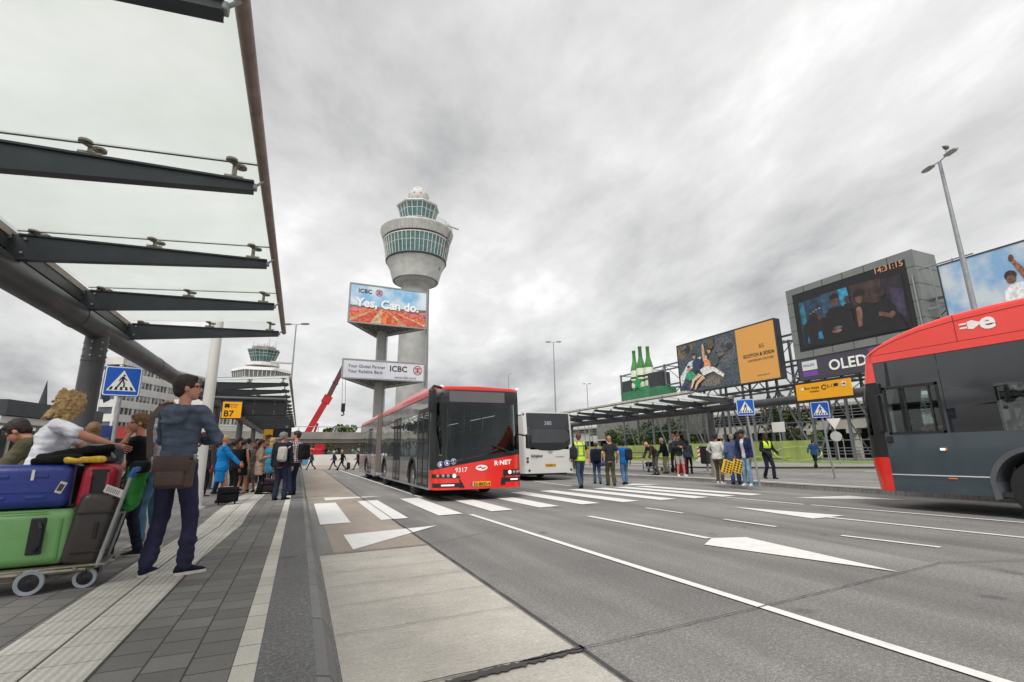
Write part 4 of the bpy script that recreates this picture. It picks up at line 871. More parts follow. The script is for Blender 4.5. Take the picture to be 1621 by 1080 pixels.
# round sign and triangle sign by the fence
p = AX(1325, 700, 36); t = thing('road_sign_post', 'small give way triangle above a round sign by the mesh fence', 'sign', (p.x, p.y, .1)); b = MB(); b.cyl((p.x, p.y, .1), (p.x, p.y, 3.6), .04, n=8); b.build('pole', M_galv, t)
nr = V((-.8, -.6, 0)); sd_ = V((-.6, .8, 0))
b = MB(); c = V((p.x, p.y, 3.0))+nr*.06; b.poly([c-sd_*.45+V((0, 0, .4)), c+sd_*.45+V((0, 0, .4)), c-V((0, 0, .4))], .03, nrm=nr); b.build('triangle', M_offw, t)
b = MB(); c = V((p.x, p.y, 2.1))+nr*.06; b.cyl(c, c+nr*.02, .36, n=24); b.build('disc', M_grey, t)
p = AX(1235, 690, 40); t = thing('notice_board', 'small white square notice on a pole above the lime banner', 'sign', (p.x, p.y, .1)); b = MB(); b.cyl((p.x, p.y, .1), (p.x, p.y, 3.4), .05, n=8); b.build('pole', M_galv, t)
b = MB(); b.rbox((p.x-.08, p.y, 3.2), (.05, 1.3, .9), .02); b.build('board', M_offw, t)
# ------------------------------------------------------------------ scaffold carrying the adverts
SXX = 45.0
t = thing('billboard_scaffold', 'long grey steel scaffold holding the adverts above the garage', 'scaffold', (48, 40, 0))
ys = [12+k*3.45 for k in range(16)]
def part(name, fn, m=None, par=None): b = MB(); fn(b); return b.build(name, m or M_scaf, par or t)
M_scaf = mat('scaffold grey', '#6f7476', .5, .3, .5, .2)
def f_(b):
    for z in (7.7, 10.2, 13.0):
        for x in (46.6, 49.4):
            b.beam((x, 10, z), (x, 64, z), .16, .2)
part('rail', f_)
for y in ys:
    part('upright', lambda b: (b.beam((46.6, y, 0.1), (46.6, y, 13.2), .22, .22), b.beam((49.4, y, 0.1), (49.4, y, 13.2), .22, .22), b.beam((46.6, y, 7.7), (49.4, y, 7.7), .14, .14), b.beam((46.6, y, 13), (49.4, y, 13), .12, .12), b.beam((46.6, y, 10.2), (49.4, y, 7.7), .1, .1)))
def f_(b):
    for i, y in enumerate(ys[:-1]):
        y2 = ys[i+1]
        if i % 2: y, y2 = y2, y
        b.beam((46.6, y, 7.7), (46.6, y2, 10.2), .09, .09); b.beam((46.6, y2, 10.2), (46.6, y, 13), .07, .07); b.beam((46.6, y, .2), (46.6, y2, 7.6), .13, .13); b.beam((49.4, y2, .2), (49.4, y, 7.6), .1, .1)
        b.beam((46.6, y, 4), (49.4, y2, 7.5), .08, .08)
    for z in (2.0, 3.9, 5.8): b.beam((46.6, 12, z), (46.6, 64, z), .10, .10)
part('brace', f_)
def f_(b):
    for i in range(9): z = 7.9+i*.32; y = 33.6-i*.25; b.box((45.6, y-.12, z), (46.4, y+.12, z+.05))
    b.beam((45.6, 33.7, 7.8), (45.6, 31.4, 10.9), .06, .18); b.beam((46.4, 33.7, 7.8), (46.4, 31.4, 10.9), .06, .18)
    for i in range(8): z = 4.9+i*.33; y = 35.4-i*.25; b.box((45.6, y-.12, z), (46.4, y+.12, z+.05))
    b.beam((45.6, 35.5, 4.8), (45.6, 33.4, 7.7), .06, .18)
part('stair', f_)
part('walkway', lambda b: b.box((45.2, 12, 7.55), (46.4, 60, 7.68)), M_dsteel)
fy = lambda X: (lambda y, z, d=0.: V((X-.02-d, y, z)))
def board(name, label, corners, X, depth, frame, facem, fw=.18):
    """box board on plane X with its face toward -X; corners = (y_left, y_right, z0, z1), y_left is the larger y"""
    yl, yr, z0_, z1_ = corners; t = thing(name, label, 'billboard', (X, (yl+yr)/2, z0_)); b = MB(); b.box((X, yr, z0_), (X+depth, yl, z1_)); b.build('casing', frame, t)
    b = MB(); b.box((X-.06, yr-.02, z0_-.02), (X, yr+fw, z1_+.02)); b.box((X-.06, yl-fw, z0_-.02), (X, yl+.02, z1_+.02)); b.box((X-.06, yr+fw, z0_-.02), (X, yl-fw, z0_+fw)); b.box((X-.06, yr+fw, z1_-fw), (X, yl-fw, z1_+.02)); b.build('frame', frame, t)
    b = MB(); b.box((X-.02, yr+fw, z0_+fw), (X-.004, yl-fw, z1_-fw)); b.build('face', facem, t); return t
yl, yr = AX(1071, 548, SXX).y, AX(1225, 504, SXX).y; z0_, z1_ = 8.35, 14.78
t = board('fashion_billboard', 'billboard with people among rocks on the left and tan lettering panel on the right', (yl, yr, z0_, z1_), SXX, .8, M_dsteel, pmat('advert rocks', '#2f363d', '#857d70', 1.6), .12)
f = lambda y, z, d=0.: V((SXX-.03-d, yl-y, z0_+z)); W_ = yl-yr; Hh = z1_-z0_
ym = yl-AX(1163, 521, SXX).y
decal(t, 'advert_panel', [[(ym, .13), (W_-.13, .13), (W_-.13, Hh-.13), (ym, Hh-.13)]], f, mat('advert tan', '#e0a355', .5, 0, .3, .04), .01)
text('SCOTCH & SODA', .50, f(ym+.75, Hh*.44, .04), (0, -1, 0), (0, 0, 1), M_gtxt, t, bold=.02); text('AMSTERDAM COUTURE', .30, f(ym+1.3, Hh*.36, .04), (0, -1, 0), (0, 0, 1), M_gtxt, t)
text('scotch-soda.com', .22, f(ym+2.3, Hh*.10, .04), (0, -1, 0), (0, 0, 1), M_gtxt, t); text('&S', .6, f(ym+2.9, Hh*.57, .04), (0, -1, 0), (0, 0, 1), mat('sepia print', '#8a6a3f', .6), t)
def blob(cy_, cz_, ry, rz, n=14, ph=0, jit=.12, seed=0):
    rnd = random.Random(seed); return [(cy_+ry*cos(2*pi*k/n+ph)*(1+rnd.uniform(-jit, jit)), cz_+rz*sin(2*pi*k/n+ph)*(1+rnd.uniform(-jit, jit))) for k in range(n)]
MM = lambda h: pmat('print '+h, h, '#%02x%02x%02x' % tuple(min(255, int(int(h[i:i+2], 16)*1.45)+8) for i in (1, 3, 5)), 5.)
def poster(items, f, par, name='advert_figure', d0=.012):
    byc = {}
    for i, (hx, pl_) in enumerate(items): byc.setdefault(hx, []).append((d0+i*.0035, pl_))
    for hx, l in byc.items():
        b = MB()
        for d_, p in l: b.poly([f(a, c, d_) for a, c in p], .002)
        b.build(name, MM(hx), par)
W1 = ym; RC = ('#23292f', '#4b4842', '#343a40', '#5d574c', '#2a3138')
poster([('#39424a', [(0.15, .15), (W1, .15), (W1, Hh-.15), (.15, Hh-.15)]), ('#5a4c3f', [(.2, 4.6), (1.2, 4.4), (3.6, 6.1), (.2, 6.2)]), ('#a9b4b8', [(.2, 2.2), (2.0, 3.9), (4.2, 4.3), (3.6, 3.6), (1.6, 2.6), (.3, .9)]), ('#5d5750', blob(5.2, 1.6, 2.2, 1.3, seed=2)), ('#474b50', blob(7.6, 4.2, 1.9, 1.9, seed=4)), ('#2f3a4a', blob(2.0, .8, 1.8, .6, seed=9))]+[(RC[k % 5], blob(.9+(k*1.37) % (W1-1.6), .7+(k*.83) % 5.0, .35+.08*(k % 5), .28+.07*(k % 4), 9, seed=k+20, jit=.3)) for k in range(34)]+[
  ('#23324a', blob(3.4, 3.3, .75, .85, seed=5)), ('#9a7460', blob(3.1, 4.45, .26, .34, seed=1, jit=.03)), ('#2b2420', blob(3.05, 4.72, .3, .2, seed=1, jit=.05)), ('#2f7a5c', blob(2.2, 2.1, .85, .55, seed=6)), ('#a87a62', blob(2.0, 3.0, .25, .32, seed=1, jit=.03)), ('#2b2420', blob(2.0, 3.28, .28, .18, seed=1)),
  ('#3a4046', blob(6.2, 3.5, .8, .9, seed=7)), ('#9c765f', blob(5.6, 4.7, .27, .34, seed=1, jit=.03)), ('#2b2420', blob(5.7, 4.95, .32, .2, seed=1)), ('#4b4035', blob(6.0, 5.5, .5, .7, seed=3)), ('#a2846a', blob(4.7, 4.6, .22, 1.2, seed=8, jit=.05)), ('#c9794f', blob(5.15, 3.0, .55, .75, seed=8)), ('#b98a70', blob(5.0, 3.95, .26, .32, seed=8, jit=.03)), ('#c49a80', [(3.6, 2.2), (2.5, 1.6), (2.0, .5), (2.3, .5), (2.9, 1.4), (4.2, 1.9)]), ('#b98d74', [(4.2, 1.9), (3.0, 1.0), (2.7, .3), (3.0, .3), (3.4, .9), (4.6, 1.5)]),
  ('#b9bcc0', [(3.9, 2.6), (4.4, 1.8), (6.0, 2.1), (7.4, 1.2), (7.6, 1.5), (6.2, 2.6), (4.8, 2.9)])], f, t)
# LED screen
yl, yr = AX(1244, 462, SXX).y, AX(1443, 393, SXX).y; z1_ = AX(1244, 462, SXX).z; z0_ = AX(1264, 569, SXX).z
t = board('video_screen', 'huge grey framed video screen showing dark figures and the time', (yl, yr, z0_, z1_), SXX, 3.2, mat('screen casing', '#7e817f', .45, .3, .5, .1), M_dark, .62)
t['category'] = 'video screen'
b = MB()
for k in range(1, 6): y = yl-(yl-yr)*k/6; b.box((SXX-.07, y-.02, z0_), (SXX-.061, y+.02, z0_+.75)); b.box((SXX-.07, y-.02, z1_-.75), (SXX-.061, y+.02, z1_))
for k in range(1, 5): z = z0_+(z1_-z0_)*k/5; b.box((SXX-.07, yr, z-.02), (SXX-.061, yr+.75, z+.02)); b.box((SXX-.07, yl-.75, z-.02), (SXX-.061, yl, z+.02)); b.box((SXX, yr-.01, z-.02), (SXX+3.2, yr, z+.02))
b.build('panel_joint', M_dark, t)
f = lambda y, z, d=0.: V((SXX-.025-d, yl-.62-y, z0_+.62+z)); W_ = yl-yr-1.24; Hh = z1_-z0_-1.24
def EM(h, e=.42):
    m = mat('screen glow '+h, h, .6, 0, 1.6, .6, emit=e); b = m.node_tree.nodes['Principled BSDF']
    for l in list(b.inputs['Base Color'].links): m.node_tree.links.remove(l)
    b.inputs['Base Color'].default_value = (.012, .012, .013, 1); return m
def scr(items):
    byc = {}
    for i, (hx, pl_) in enumerate(items): byc.setdefault(hx, []).append((.012+i*.003, pl_))
    for hx, l in byc.items():
        b = MB()
        for d_, p in l: b.poly([f(a*W_, c*Hh, d_) for a, c in p], .002)
        b.build('screen_image', EM(hx), t)
EL = lambda cy_, cz_, ry, rz, n=16: [(cy_+ry*cos(2*pi*k/n), cz_+rz*sin(2*pi*k/n)) for k in range(n)]
scr([('#14110f', [(.04, .03), (.96, .03), (.96, .82), (.04, .86)]), ('#1f4660', [(.05, .12), (.30, .10), (.30, .84), (.05, .84)]), ('#2f7d96', [(.06, .45), (.11, .45), (.11, .82), (.06, .82)]), ('#3b5770', [(.28, .55), (.47, .5), (.47, .86), (.28, .86)]), ('#35a0c4', [(.45, .58), (.53, .58), (.52, .86), (.44, .86)]), ('#4a3530', [(.54, .5), (.78, .5), (.80, .84), (.54, .86)]), ('#2c2434', [(.78, .12), (.95, .12), (.95, .8), (.80, .82)]), ('#453a55', [(.84, .35), (.93, .2), (.95, .6), (.86, .66)]),
  ('#1d1c1e', [(.05, .05), (.30, .05), (.30, .45), (.18, .62), (.07, .4)]), ('#5a4038', EL(.24, .52, .022, .06)), ('#1b1a1b', [(.20, .05), (.30, .05), (.28, .45), (.22, .46)]), ('#b08c74', EL(.19, .62, .012, .012)), ('#b08c74', EL(.16, .60, .012, .012)), ('#b08c74', EL(.22, .64, .012, .012)), ('#c9a184', EL(.25, .65, .014, .014)), ('#2a80b0', [(.20, .16), (.25, .14), (.24, .28), (.21, .26)]), ('#236a98', [(.09, .12), (.12, .1), (.11, .24)]),
  ('#181617', [(.28, .03), (.56, .03), (.53, .50), (.45, .60), (.34, .60), (.29, .45)]), ('#6d4c42', EL(.40, .69, .035, .085)), ('#1a1517', [(.36, .73), (.44, .73), (.44, .79), (.40, .82), (.36, .79)]), ('#8c6a5c', EL(.38, .22, .045, .03)), ('#77777a', EL(.39, .27, .04, .02)), ('#4d3a36', EL(.51, .66, .026, .065)), ('#16161a', [(.47, .5), (.55, .5), (.55, .6), (.48, .6)]),
  ('#161517', [(.53, .03), (.75, .03), (.74, .45), (.66, .55), (.56, .53)]), ('#7d5a4c', EL(.61, .63, .032, .08)), ('#161114', [(.565, .66), (.655, .66), (.66, .74), (.62, .77), (.57, .74)]), ('#8d6453', [(.57, .2), (.60, .2), (.62, .42), (.60, .48), (.57, .42)]), ('#9c7260', EL(.595, .45, .024, .055)),
  ('#151315', [(.72, .03), (.93, .03), (.87, .40), (.80, .55), (.73, .48)]), ('#3c2c2a', EL(.79, .63, .03, .075)), ('#7a5547', [(.74, .30), (.84, .22), (.85, .27), (.75, .36)]), ('#815b4d', EL(.845, .28, .02, .04))])
text('14:31:15', .68, f(W_*.985, Hh*.92, .04), (0, -1, 0), (0, 0, 1), mat('clock glow', '#b07a5c', .6, emit=.35), t, bold=.015, align='RIGHT')
b = MB(); zc_ = z1_-2.2; b.cyl((SXX-.15, yr+.3, zc_-4.3), (SXX-.15, yr+.3, zc_), .06, n=8); b.build('handrail', M_galv, t)
b = MB(); 
for yy in (yr-.7, yr-2.2): b.cyl((SXX+.5, yy, z0_), (SXX+.5, yy, z0_+5.6), .06, n=8)
for zz in (0, 2.0, 2.1, 5.5): b.cyl((SXX+.5, yr, z0_+zz), (SXX+.5, yr-3.5, z0_+zz), .06, n=8)
b.build('access_ladder', M_galv, t)
yl2, yr2 = AX(1262, 575, SXX).y, yr+1.5; z1b = z0_-.05; z0b = z1b-2.15
t = board('strip_billboard', 'dark purple strip board under the video screen with large white lettering', (yl2, yr2, z0b, z1b), SXX, .5, M_dsteel, mat('strip plum', '#46414e', .5, 0, .3, .1), .04)
f = lambda y, z, d=0.: V((SXX-.03-d, yl2-y, z0b+z))
text('OLED+', 1.35, f(3.1, .62, .02), (0, -1, 0), (0, 0, 1), M_wtxt, t, bold=.02)
decal(t, 'badge', [[(.5, .95), (2.0, .95), (2.0, 1.85), (.5, 1.85)]], f, M_white, .01); decal(t, 'badge', [[(.5, .35), (2.0, .35), (2.0, .85), (.5, .85)]], f, mat('badge violet', '#7a46a8', .5), .01)
text('PHILIPS', .36, f(.62, 1.3, .03), (0, -1, 0), (0, 0, 1), mat('badge blue', '#2f6fb5', .5), t)
decal(t, 'gradient', [[(7.6, .1), (10.2, .1), (10.2, 2.0), (6.6, 2.0)]], f, pmat('magenta wash', '#46414e', '#9a55a8', .6), .008)
# right hand sky billboard
yl, z1_ = AX(1483, 421, SXX).y, 15.15; z0_ = 10.7; yr = yl-9
t = board('sky_billboard', 'wide billboard of blue sky with a person raising an arm above the grey bus', (yl, yr, z0_, z1_), SXX, .5, M_dsteel, pmat('poster sky', '#86b0d8', '#cdd6dd', .55), .08)
f = lambda y, z, d=0.: V((SXX-.03-d, yl-y, z0_+z))
poster([(h_, [(a-.95, c_) for a, c_ in p_]) for h_, p_ in [('#cfd4d8', [(4.3, .2), (6.1, .2), (5.9, 1.25), (5.5, 1.6), (4.9, 1.6), (4.45, 1.2)]), ('#2c211e', blob(4.95, 2.25, .33, .36, jit=.05)), ('#5b4034', blob(4.95, 1.95, .26, .3, jit=.03)), ('#7a4c3a', [(5.7, 1.4), (6.0, 1.9), (5.35, 3.3), (5.15, 3.25)]), ('#4f342a', blob(5.2, 3.45, .14, .26, jit=.1))]], f, t)
text('It starts with you', .3, f(5.35, 3.35, .03), (0, -1, 0), (0, 0, 1), M_wtxt, t) if False else None
# bottle display
yb0, yb1 = AX(983, 640, SXX).y, AX(1045, 630, SXX).y
t = thing('bottle_display', 'giant rooftop display of three green bottles in a green crate', 'display', (SXX+1.5, (yb0+yb1)/2, 8.4))
zc0 = AX(1015, 634, SXX).z-.4; zc1 = AX(1015, 616, SXX).z
b = MB(); b.box((SXX+.2, yb1, zc0), (SXX+3, yb0, zc1)); b.box((SXX+.1, yb1+2.1, zc0), (SXX+.2, yb0-3.2, zc1+.3)); b.build('crate', mat('crate green', '#3b7f58', .5, 0, 1, .25), t)
b = MB(); b.box((SXX+.3, yb1+.5, zc1), (SXX+2.5, yb1+2.6, AX(1036, 588, SXX).z)); b.build('side_box', M_dsteel, t)
b = MB(); b.box((SXX+.3, yb0-2.4, zc1), (SXX+2.5, yb0-.2, AX(990, 603, SXX).z)); b.build('side_box', M_dsteel, t)
M_bot = mat('bottle green', '#3c7a3a', .15, 0, .6, .35, coat=.5); M_lab = mat('label cream', '#dfe3cf', .5)
for k, (px, ytop, ybot) in enumerate(((998, 554, 620), (1008, 547, 619), (1020, 547, 616))):
    c = AX(px, ybot, SXX); zt_ = AX(px-2, ytop, SXX).z; h = zt_-c.z; r = h*.105
    b = MB(); cc = (SXX+1.1, c.y, c.z); b.lathe(cc, [(r*.9, 0), (r, .02*h), (r, .50*h), (r*.82, .60*h), (r*.45, .74*h), (r*.36, .94*h), (r*.42, .95*h), (r*.42, h)], n=24); bo = b.build('bottle', M_bot, t, smooth=50)
    b = MB()
    for zz in ((.08, .2), (.26, .5)): b.lathe(cc, [(r*1.015, zz[0]*h), (r*1.015, zz[1]*h)], n=24)
    b.build('label', M_lab, bo)
    b = MB(); b.lathe(cc, [(r*1.03, .30*h), (r*1.03, .345*h)], n=24, m=0); b.build('label_band', M_dark, bo)
b = MB(); c = AX(1009, 607, SXX); pts = []
for k in range(10): a = pi/2+k*pi/5; rr = 1.25 if k % 2 == 0 else .5; pts.append((SXX-.05, c.y-rr*cos(a), c.z+rr*sin(a)))
b.poly(pts, .15, nrm=(-1, 0, 0)); b.build('star', mat('star green', '#1f9a58', .5), t)
# ------------------------------------------------------------------ buses (local frame: nose at y=0 facing -y, body runs to +y)
def wavy(name, col, rough, bs=1.2, st=.25, spec=.8, coat=0.):
    m = mat(name, col, rough, 0, 2, .12, st, bs, spec=spec, coat=coat)
    for n in m.node_tree.nodes:
        if n.type == 'BUMP': n.inputs['Distance'].default_value = .03
    return m
M_cove = wavy('wavy side glass', '#2a2d2f', .05, 1.6, .5, .9, .6)
M_rim = mat('bus wheel rim', '#8c8e90', .4, .6, 6, .2)
M_lampw = mat('headlamp lens', '#e8ecee', .1, 0, 2, .05, emit=.6); M_amb = mat('amber lens', '#e07a12', .2, 0, 2, .05); M_rlamp = mat('red lens', '#7a1518', .2, 0, 2, .1)
M_plate = mat('yellow number plate', '#e8a81c', .4, 0, 2, .05)
def wheel(par, x, y, s, r=.49, w_=.28):
    b = MB(); xo = x; xi = x-s*w_; R0 = r*.6
    b.torus((0, y, r), [(R0, xi), (r*.94, xi), (r, xi+s*.04), (r, xo-s*.05), (r*.95, xo-s*.01), (R0, xo)], n=40, axis='x'); wo = b.build('wheel', M_rub, par, smooth=35, world=False)
    b = MB(); b.lathe((0, y, r), [(R0*1.01, xo-s*.01), (R0*.93, xo-s*.02), (R0*.82, xo-s*.09), (R0*.5, xo-s*.07), (R0*.42, xo+s*.0), (.02, xo+s*.01)], n=32, axis='x')
    for k in range(10):
        a = 2*pi*k/10; b.cyl((xo-s*.075, y+R0*.65*cos(a), r+R0*.65*sin(a)), (xo-s*.04, y+R0*.65*cos(a), r+R0*.65*sin(a)), .016, n=6)
    b.build('rim', M_rim, wo, smooth=35, world=False)
def plate_yz(b, pts, x, s, th=.03, m=None):
    """plate on plane x, thickness inwards; pts = (y,z)"""
    b.poly([(x, y, z) for y, z in pts], th, m, nrm=(s, 0, 0))
def lower_side(b, x, s, y0, y1, z0, z1, arches, m=None):
    pts = [(y0, z0)]
    for yc, r, zc in arches:
        a0 = math.asin(max(-1, min(1, (z0-zc)/r))); n = 18
        for k in range(n+1):
            a = pi-a0 - (pi-2*a0)*k/n; pts.append((yc+r*cos(a), zc+r*sin(a)))
    pts += [(y1, z0), (y1, z1), (y0, z1)]
    plate_yz(b, pts, x, s, .03, m)
class Nose:
    def __init__(s, par, hw, d, lean, p=.45): s.par, s.hw, s.d, s.lean, s.p = par, hw, d, lean, p
    def u(s, x):
        return math.copysign(math.asin(min(1, abs(x)/s.hw)**(1/s.p))/(pi/2), x)
    def pt(s, u, z, off):
        th = u*pi/2; x = s.hw*math.copysign(abs(sin(th))**s.p, u); y = s.d*(1-abs(cos(th))**s.p)
        nx = math.copysign(abs(u)**3, u); ny = -(1-abs(u)**4)**.5 if abs(u) < 1 else 0
        return V((x+nx*off, y+s.lean(z)*(1-abs(u)**6)+ny*off, z))
    def patch(s, name, x0, x1, zb, zt, off, m, nu=14, nz=6, th=.02, par=None):
        zb = zb if callable(zb) else (lambda x, a=zb: a); zt = zt if callable(zt) else (lambda x, a=zt: a)
        u0, u1 = s.u(x0), s.u(x1); b = MB(); A = []; B_ = []
        for j in range(nz+1):
            for i in range(nu+1):
                u = u0+(u1-u0)*i/nu; x = s.pt(u, 0, 0).x; z = zb(x)+(zt(x)-zb(x))*j/nz; A.append(s.pt(u, z, off)); B_.append(s.pt(u, z, off-th))
        W = nu+1; F = []
        for j in range(nz):
            for i in range(nu): a = j*W+i; F.append((a, a+1, a+1+W, a+W)); o = len(A); F.append((o+a, o+a+W, o+a+1+W, o+a+1))
        o = len(A); bd = [i for i in range(W)]+[j*W+nu for j in range(1, nz+1)]+[nz*W+i for i in range(nu-1, -1, -1)]+[j*W for j in range(nz-1, 0, -1)]
        for k in range(len(bd)): a, c = bd[k], bd[(k+1) % len(bd)]; F.append((a, o+a, o+c, c))
        b.add(A+B_, F); return b.build(name, m, par or s.par, smooth=40, world=False)
def roofloft(name, hw0, prof, m, par, r=.22, zb=0, n=7, nose=None):
    """prof = list of (y, zbase, ztop); a nose rounds the plan of the front"""
    b = MB(); rs = []
    for y, z0, z1 in prof:
        hw = hw0
        if nose:
            yn = y-nose.lean(3.0)
            if yn < nose.d: hw = hw0*max(.3, (1-max(0, 1-yn/nose.d)**(2/nose.p))**(nose.p/2))
        ring = [V((-hw, y, z0)), V((-hw, y, z1-r))]
        for k in range(1, n): a = pi-(pi/2)*k/n; ring.append(V((-hw+r+r*cos(a), y, z1-r+r*sin(a))))
        ring.append(V((-hw+r, y, z1))); ring.append(V((0, y, z1+.03))); ring.append(V((hw-r, y, z1)))
        for k in range(1, n): a = pi/2-(pi/2)*k/n; ring.append(V((hw-r+r*cos(a), y, z1-r+r*sin(a))))
        ring += [V((hw, y, z1-r)), V((hw, y, z0))]; rs.append(ring)
    b.rings(rs); return b.build(name, m, par, smooth=35, world=False)
def seat(par, x, y, z, hx, face=-1):
    b = MB(); b.rbox((x, y, z+.42), (.42, .42, .1), .04); b.rbox((x, y-face*.20, z+.78), (.42, .09, .75), .04); b.rbox((x, y-face*.2, z+1.2), (.3, .08, .16), .04); b.box((x-.1, y-.1, z), (x+.1, y+.1, z+.38))
    b.build('seat', cloth(hx), par, world=False)
M_int = mat('bus interior grey', '#7c8084', .6, 0, 2, .1); M_intd = mat('bus interior dark', '#2b2d30', .6, 0, 2, .1)
# ---- articulated red bus
BX1, BY1 = 4.55, 12.8; HW = 1.29
bus1 = thing('articulated_bus', 'red fronted articulated bus with dark glazed sides stopping before the zebra crossing', 'bus', (BX1, BY1, 0)); ORG[bus1.name] = V((0, 0, 0))
T = bus1
nz = Nose(T, HW, .5, lambda z: max(0, z-1.0)*.07-max(0, 1.0-z)*.05+(.05 if z > 2.95 else 0))
redt = lambda x: .80+.40*((x+HW)/(2*HW))**.85
wsb = lambda x: 1.03+.30*((x+HW)/(2*HW))**1.1
nz.patch('front_panel', -HW, HW, .30, redt, 0, M_red, 36, 6)
nz.patch('windscreen_surround', -HW, HW, lambda x: redt(x)+.002, lambda x: wsb(x), .0, M_dark, 36, 2)
nz.patch('windscreen_surround', -HW, -1.2, wsb, 2.98, .0, M_dark, 6, 8); nz.patch('windscreen_surround', 1.23, HW, wsb, 2.98, .0, M_dark, 6, 8)
nz.patch('windscreen_surround', -1.2, 1.23, 2.60, 2.98, .0, M_dark, 24, 3)
nz.patch('windscreen', -1.2, 1.23, wsb, 2.60, -.004, M_wglass, 24, 8, .008)
nz.patch('destination_display', -.86, .78, 2.63, 2.93, .006, mat('blank display', '#5f5f5f', .25, 0, 2, .05), 16, 3)
nz.patch('front_panel', -HW, HW, 2.98, 3.035, .003, M_red, 30, 1)
nz.patch('bumper_insert', -1.27, -.50, .36, lambda x: .47+.0*x, .006, M_dark, 8, 1); nz.patch('bumper_insert', .60, 1.27, .36+.10, .57, .006, M_dark, 8, 1)
nz.patch('lamp_housing', -1.28, -.58, .60, lambda x: .70 if x < -.75 else .70-(x+.75)*.4, .006, M_dark, 8, 1); nz.patch('lamp_housing', .66, 1.28, .62, .78, .006, M_dark, 8, 1)
nz.patch('bumper_insert', -.60, -.46, lambda x: .34-(x+.46)*.0, lambda x: .60-(x+.60)*1.7, .007, M_dark, 4, 1); nz.patch('bumper_insert', .58, .72, lambda x: .38, lambda x: .46+(x-.58)*1.6, .007, M_dark, 4, 1)
def onnose(nz, x, z, off=.01): return nz.pt(nz.u(x), z, off)
def lens(nz, par, x, z, r, m, name='headlight'):
    c = onnose(nz, x, z, .004); b = MB(); b.cyl(c+V((0, .03, 0)), c+V((0, -.02, 0)), r*1.2, n=18, m=1); b.ell(c+V((0, -.018, 0)), r, .02, r); b.build(name, [m, M_galv], par, world=False)
for x in (-.74,): lens(nz, T, x, .655, .05, M_lampw)
lens(nz, T, .86, .71, .05, M_lampw)
for x in (-.90, -1.03): lens(nz, T, x, .655, .038, M_galv, 'lamp')
for x in (1.0, 1.12): lens(nz, T, x, .71, .036, M_galv, 'lamp')
lens(nz, T, -1.16, .655, .035, M_amb, 'indicator'); lens(nz, T, 1.2, .73, .03, M_amb, 'indicator')
nz.patch('fog_light', -1.08, -.74, .40, .435, .014, M_lampw, 5, 1); nz.patch('fog_light', .88, 1.12, .50, .535, .014, M_lampw, 5, 1)
def sticker(nz, name, x0, x1, z0, z1, m, off=.008): return nz.patch(name, x0, x1, z0, z1, off, m, 5, 1, .004)
pl_ = sticker(nz, 'number_plate', -.24, .28, .37, .49, M_plate, .012); sticker(nz, 'plate_band', -.27, -.235, .37, .49, M_blue, .013)
yy = lambda x, z: nz.pt(nz.u(x), z, 0).y
text('33-BKD-4', .115, (-.21, yy(0, .4)-.020, .388), (1, 0, 0), (0, 0, 1), M_blackp, T, world=False, bold=.01)
text('9317', .17, (-.72, yy(-.5, .78)-.008, .74), (1, 0, .03), (0, 0, 1), M_wtxt, T, world=False, bold=.01)
text('R·NET', .17, (.40, yy(.7, .98)-.012, .90), (1, .03, .06), (0, 0, 1), M_wtxt, T, world=False, bold=.03, sx_=1.1)
b = MB(); c0 = V((.03, yy(0, .84)-.012, .845)); n_ = 24
b.add([c0+V((.17*cos(2*pi*k/n_), 0, .075*sin(2*pi*k/n_))) for k in range(n_)], [tuple(range(n_))]); b.add([c0+V((x, -.003, z)) for x, z in ((-.12, .02), (-.02, .04), (.02, .0), (.12, .02), (.12, -.01), (.02, -.04), (-.02, .0), (-.12, -.01))], [tuple(range(8))], 1)
b.build('emblem', [M_wtxt, M_red], T, world=False)
for k in range(3):
    x = -1.10+k*.17; z = .955+k*.035; c = onnose(nz, x, z, .010); b = MB(); b.cyl(c, c+V((0, -.004, 0)), .075, n=20, m=0); b.cyl(c+V((0, -.004, 0)), c+V((0, -.006, 0)), .064, n=20, m=1)
    b.poly([c+V((a, -.008, z_)) for a, z_ in ((-.02, -.04), (.03, -.035), (.035, .0), (.0, .01), (.015, .045), (-.015, .045), (-.03, .0))], .001, 0, nrm=(0, -1, 0)); b.build('pictogram', [M_wtxt, M_blue], T, world=False)
def wiper(pts): b = MB(); b.tube(pts, .013, n=6); b.build('wiper', M_dark, T, world=False)
wiper([(-.55, -.04, 1.05), (.0, -.05, 1.16), (.50, -.05, 1.34)]); wiper([(-.55, -.04, 1.05), (-.9, .0, 1.0)]); wiper([(1.0, .0, 1.20), (.75, -.04, 1.30), (.40, -.05, 1.42)])
# lower body, side glazing, doors
b = MB(); seg = [(.5, 9.3, ((2.8, .58, .5), (8.35, .58, .5))), (10.9, 17.6, ((14.4, .58, .5),))]
for y0, y1, ar in seg:
    for s in (-1, 1): lower_side(b, s*HW, s, y0, y1, .30, 1.16, ar)
b.build('lower_body', wavy('dark grey bus side', '#6d6b68', .14, 1.3, .2, .6, .6), T, world=False)
for y0, y1, ar in seg:
    for s in (-1, 1):
        for yc, r, zc in ar:
            b = MB()
            for k in range(18):
                a0, a1 = pi*k/18, pi*(k+1)/18
                b.add([(s*(HW+.012), yc+(r-.0)*cos(a), zc+(r-.0)*sin(a)) for a in (a0, a1)]+[(s*(HW+.012), yc+(r+.07)*cos(a), zc+(r+.07)*sin(a)) for a in (a1, a0)]+[(s*(HW-.35), yc+r*cos(a), zc+r*sin(a)) for a in (a1, a0)], [(0, 1, 2, 3), (0, 5, 4, 1)])
            b.build('wheel_arch', M_dark, T, world=False)
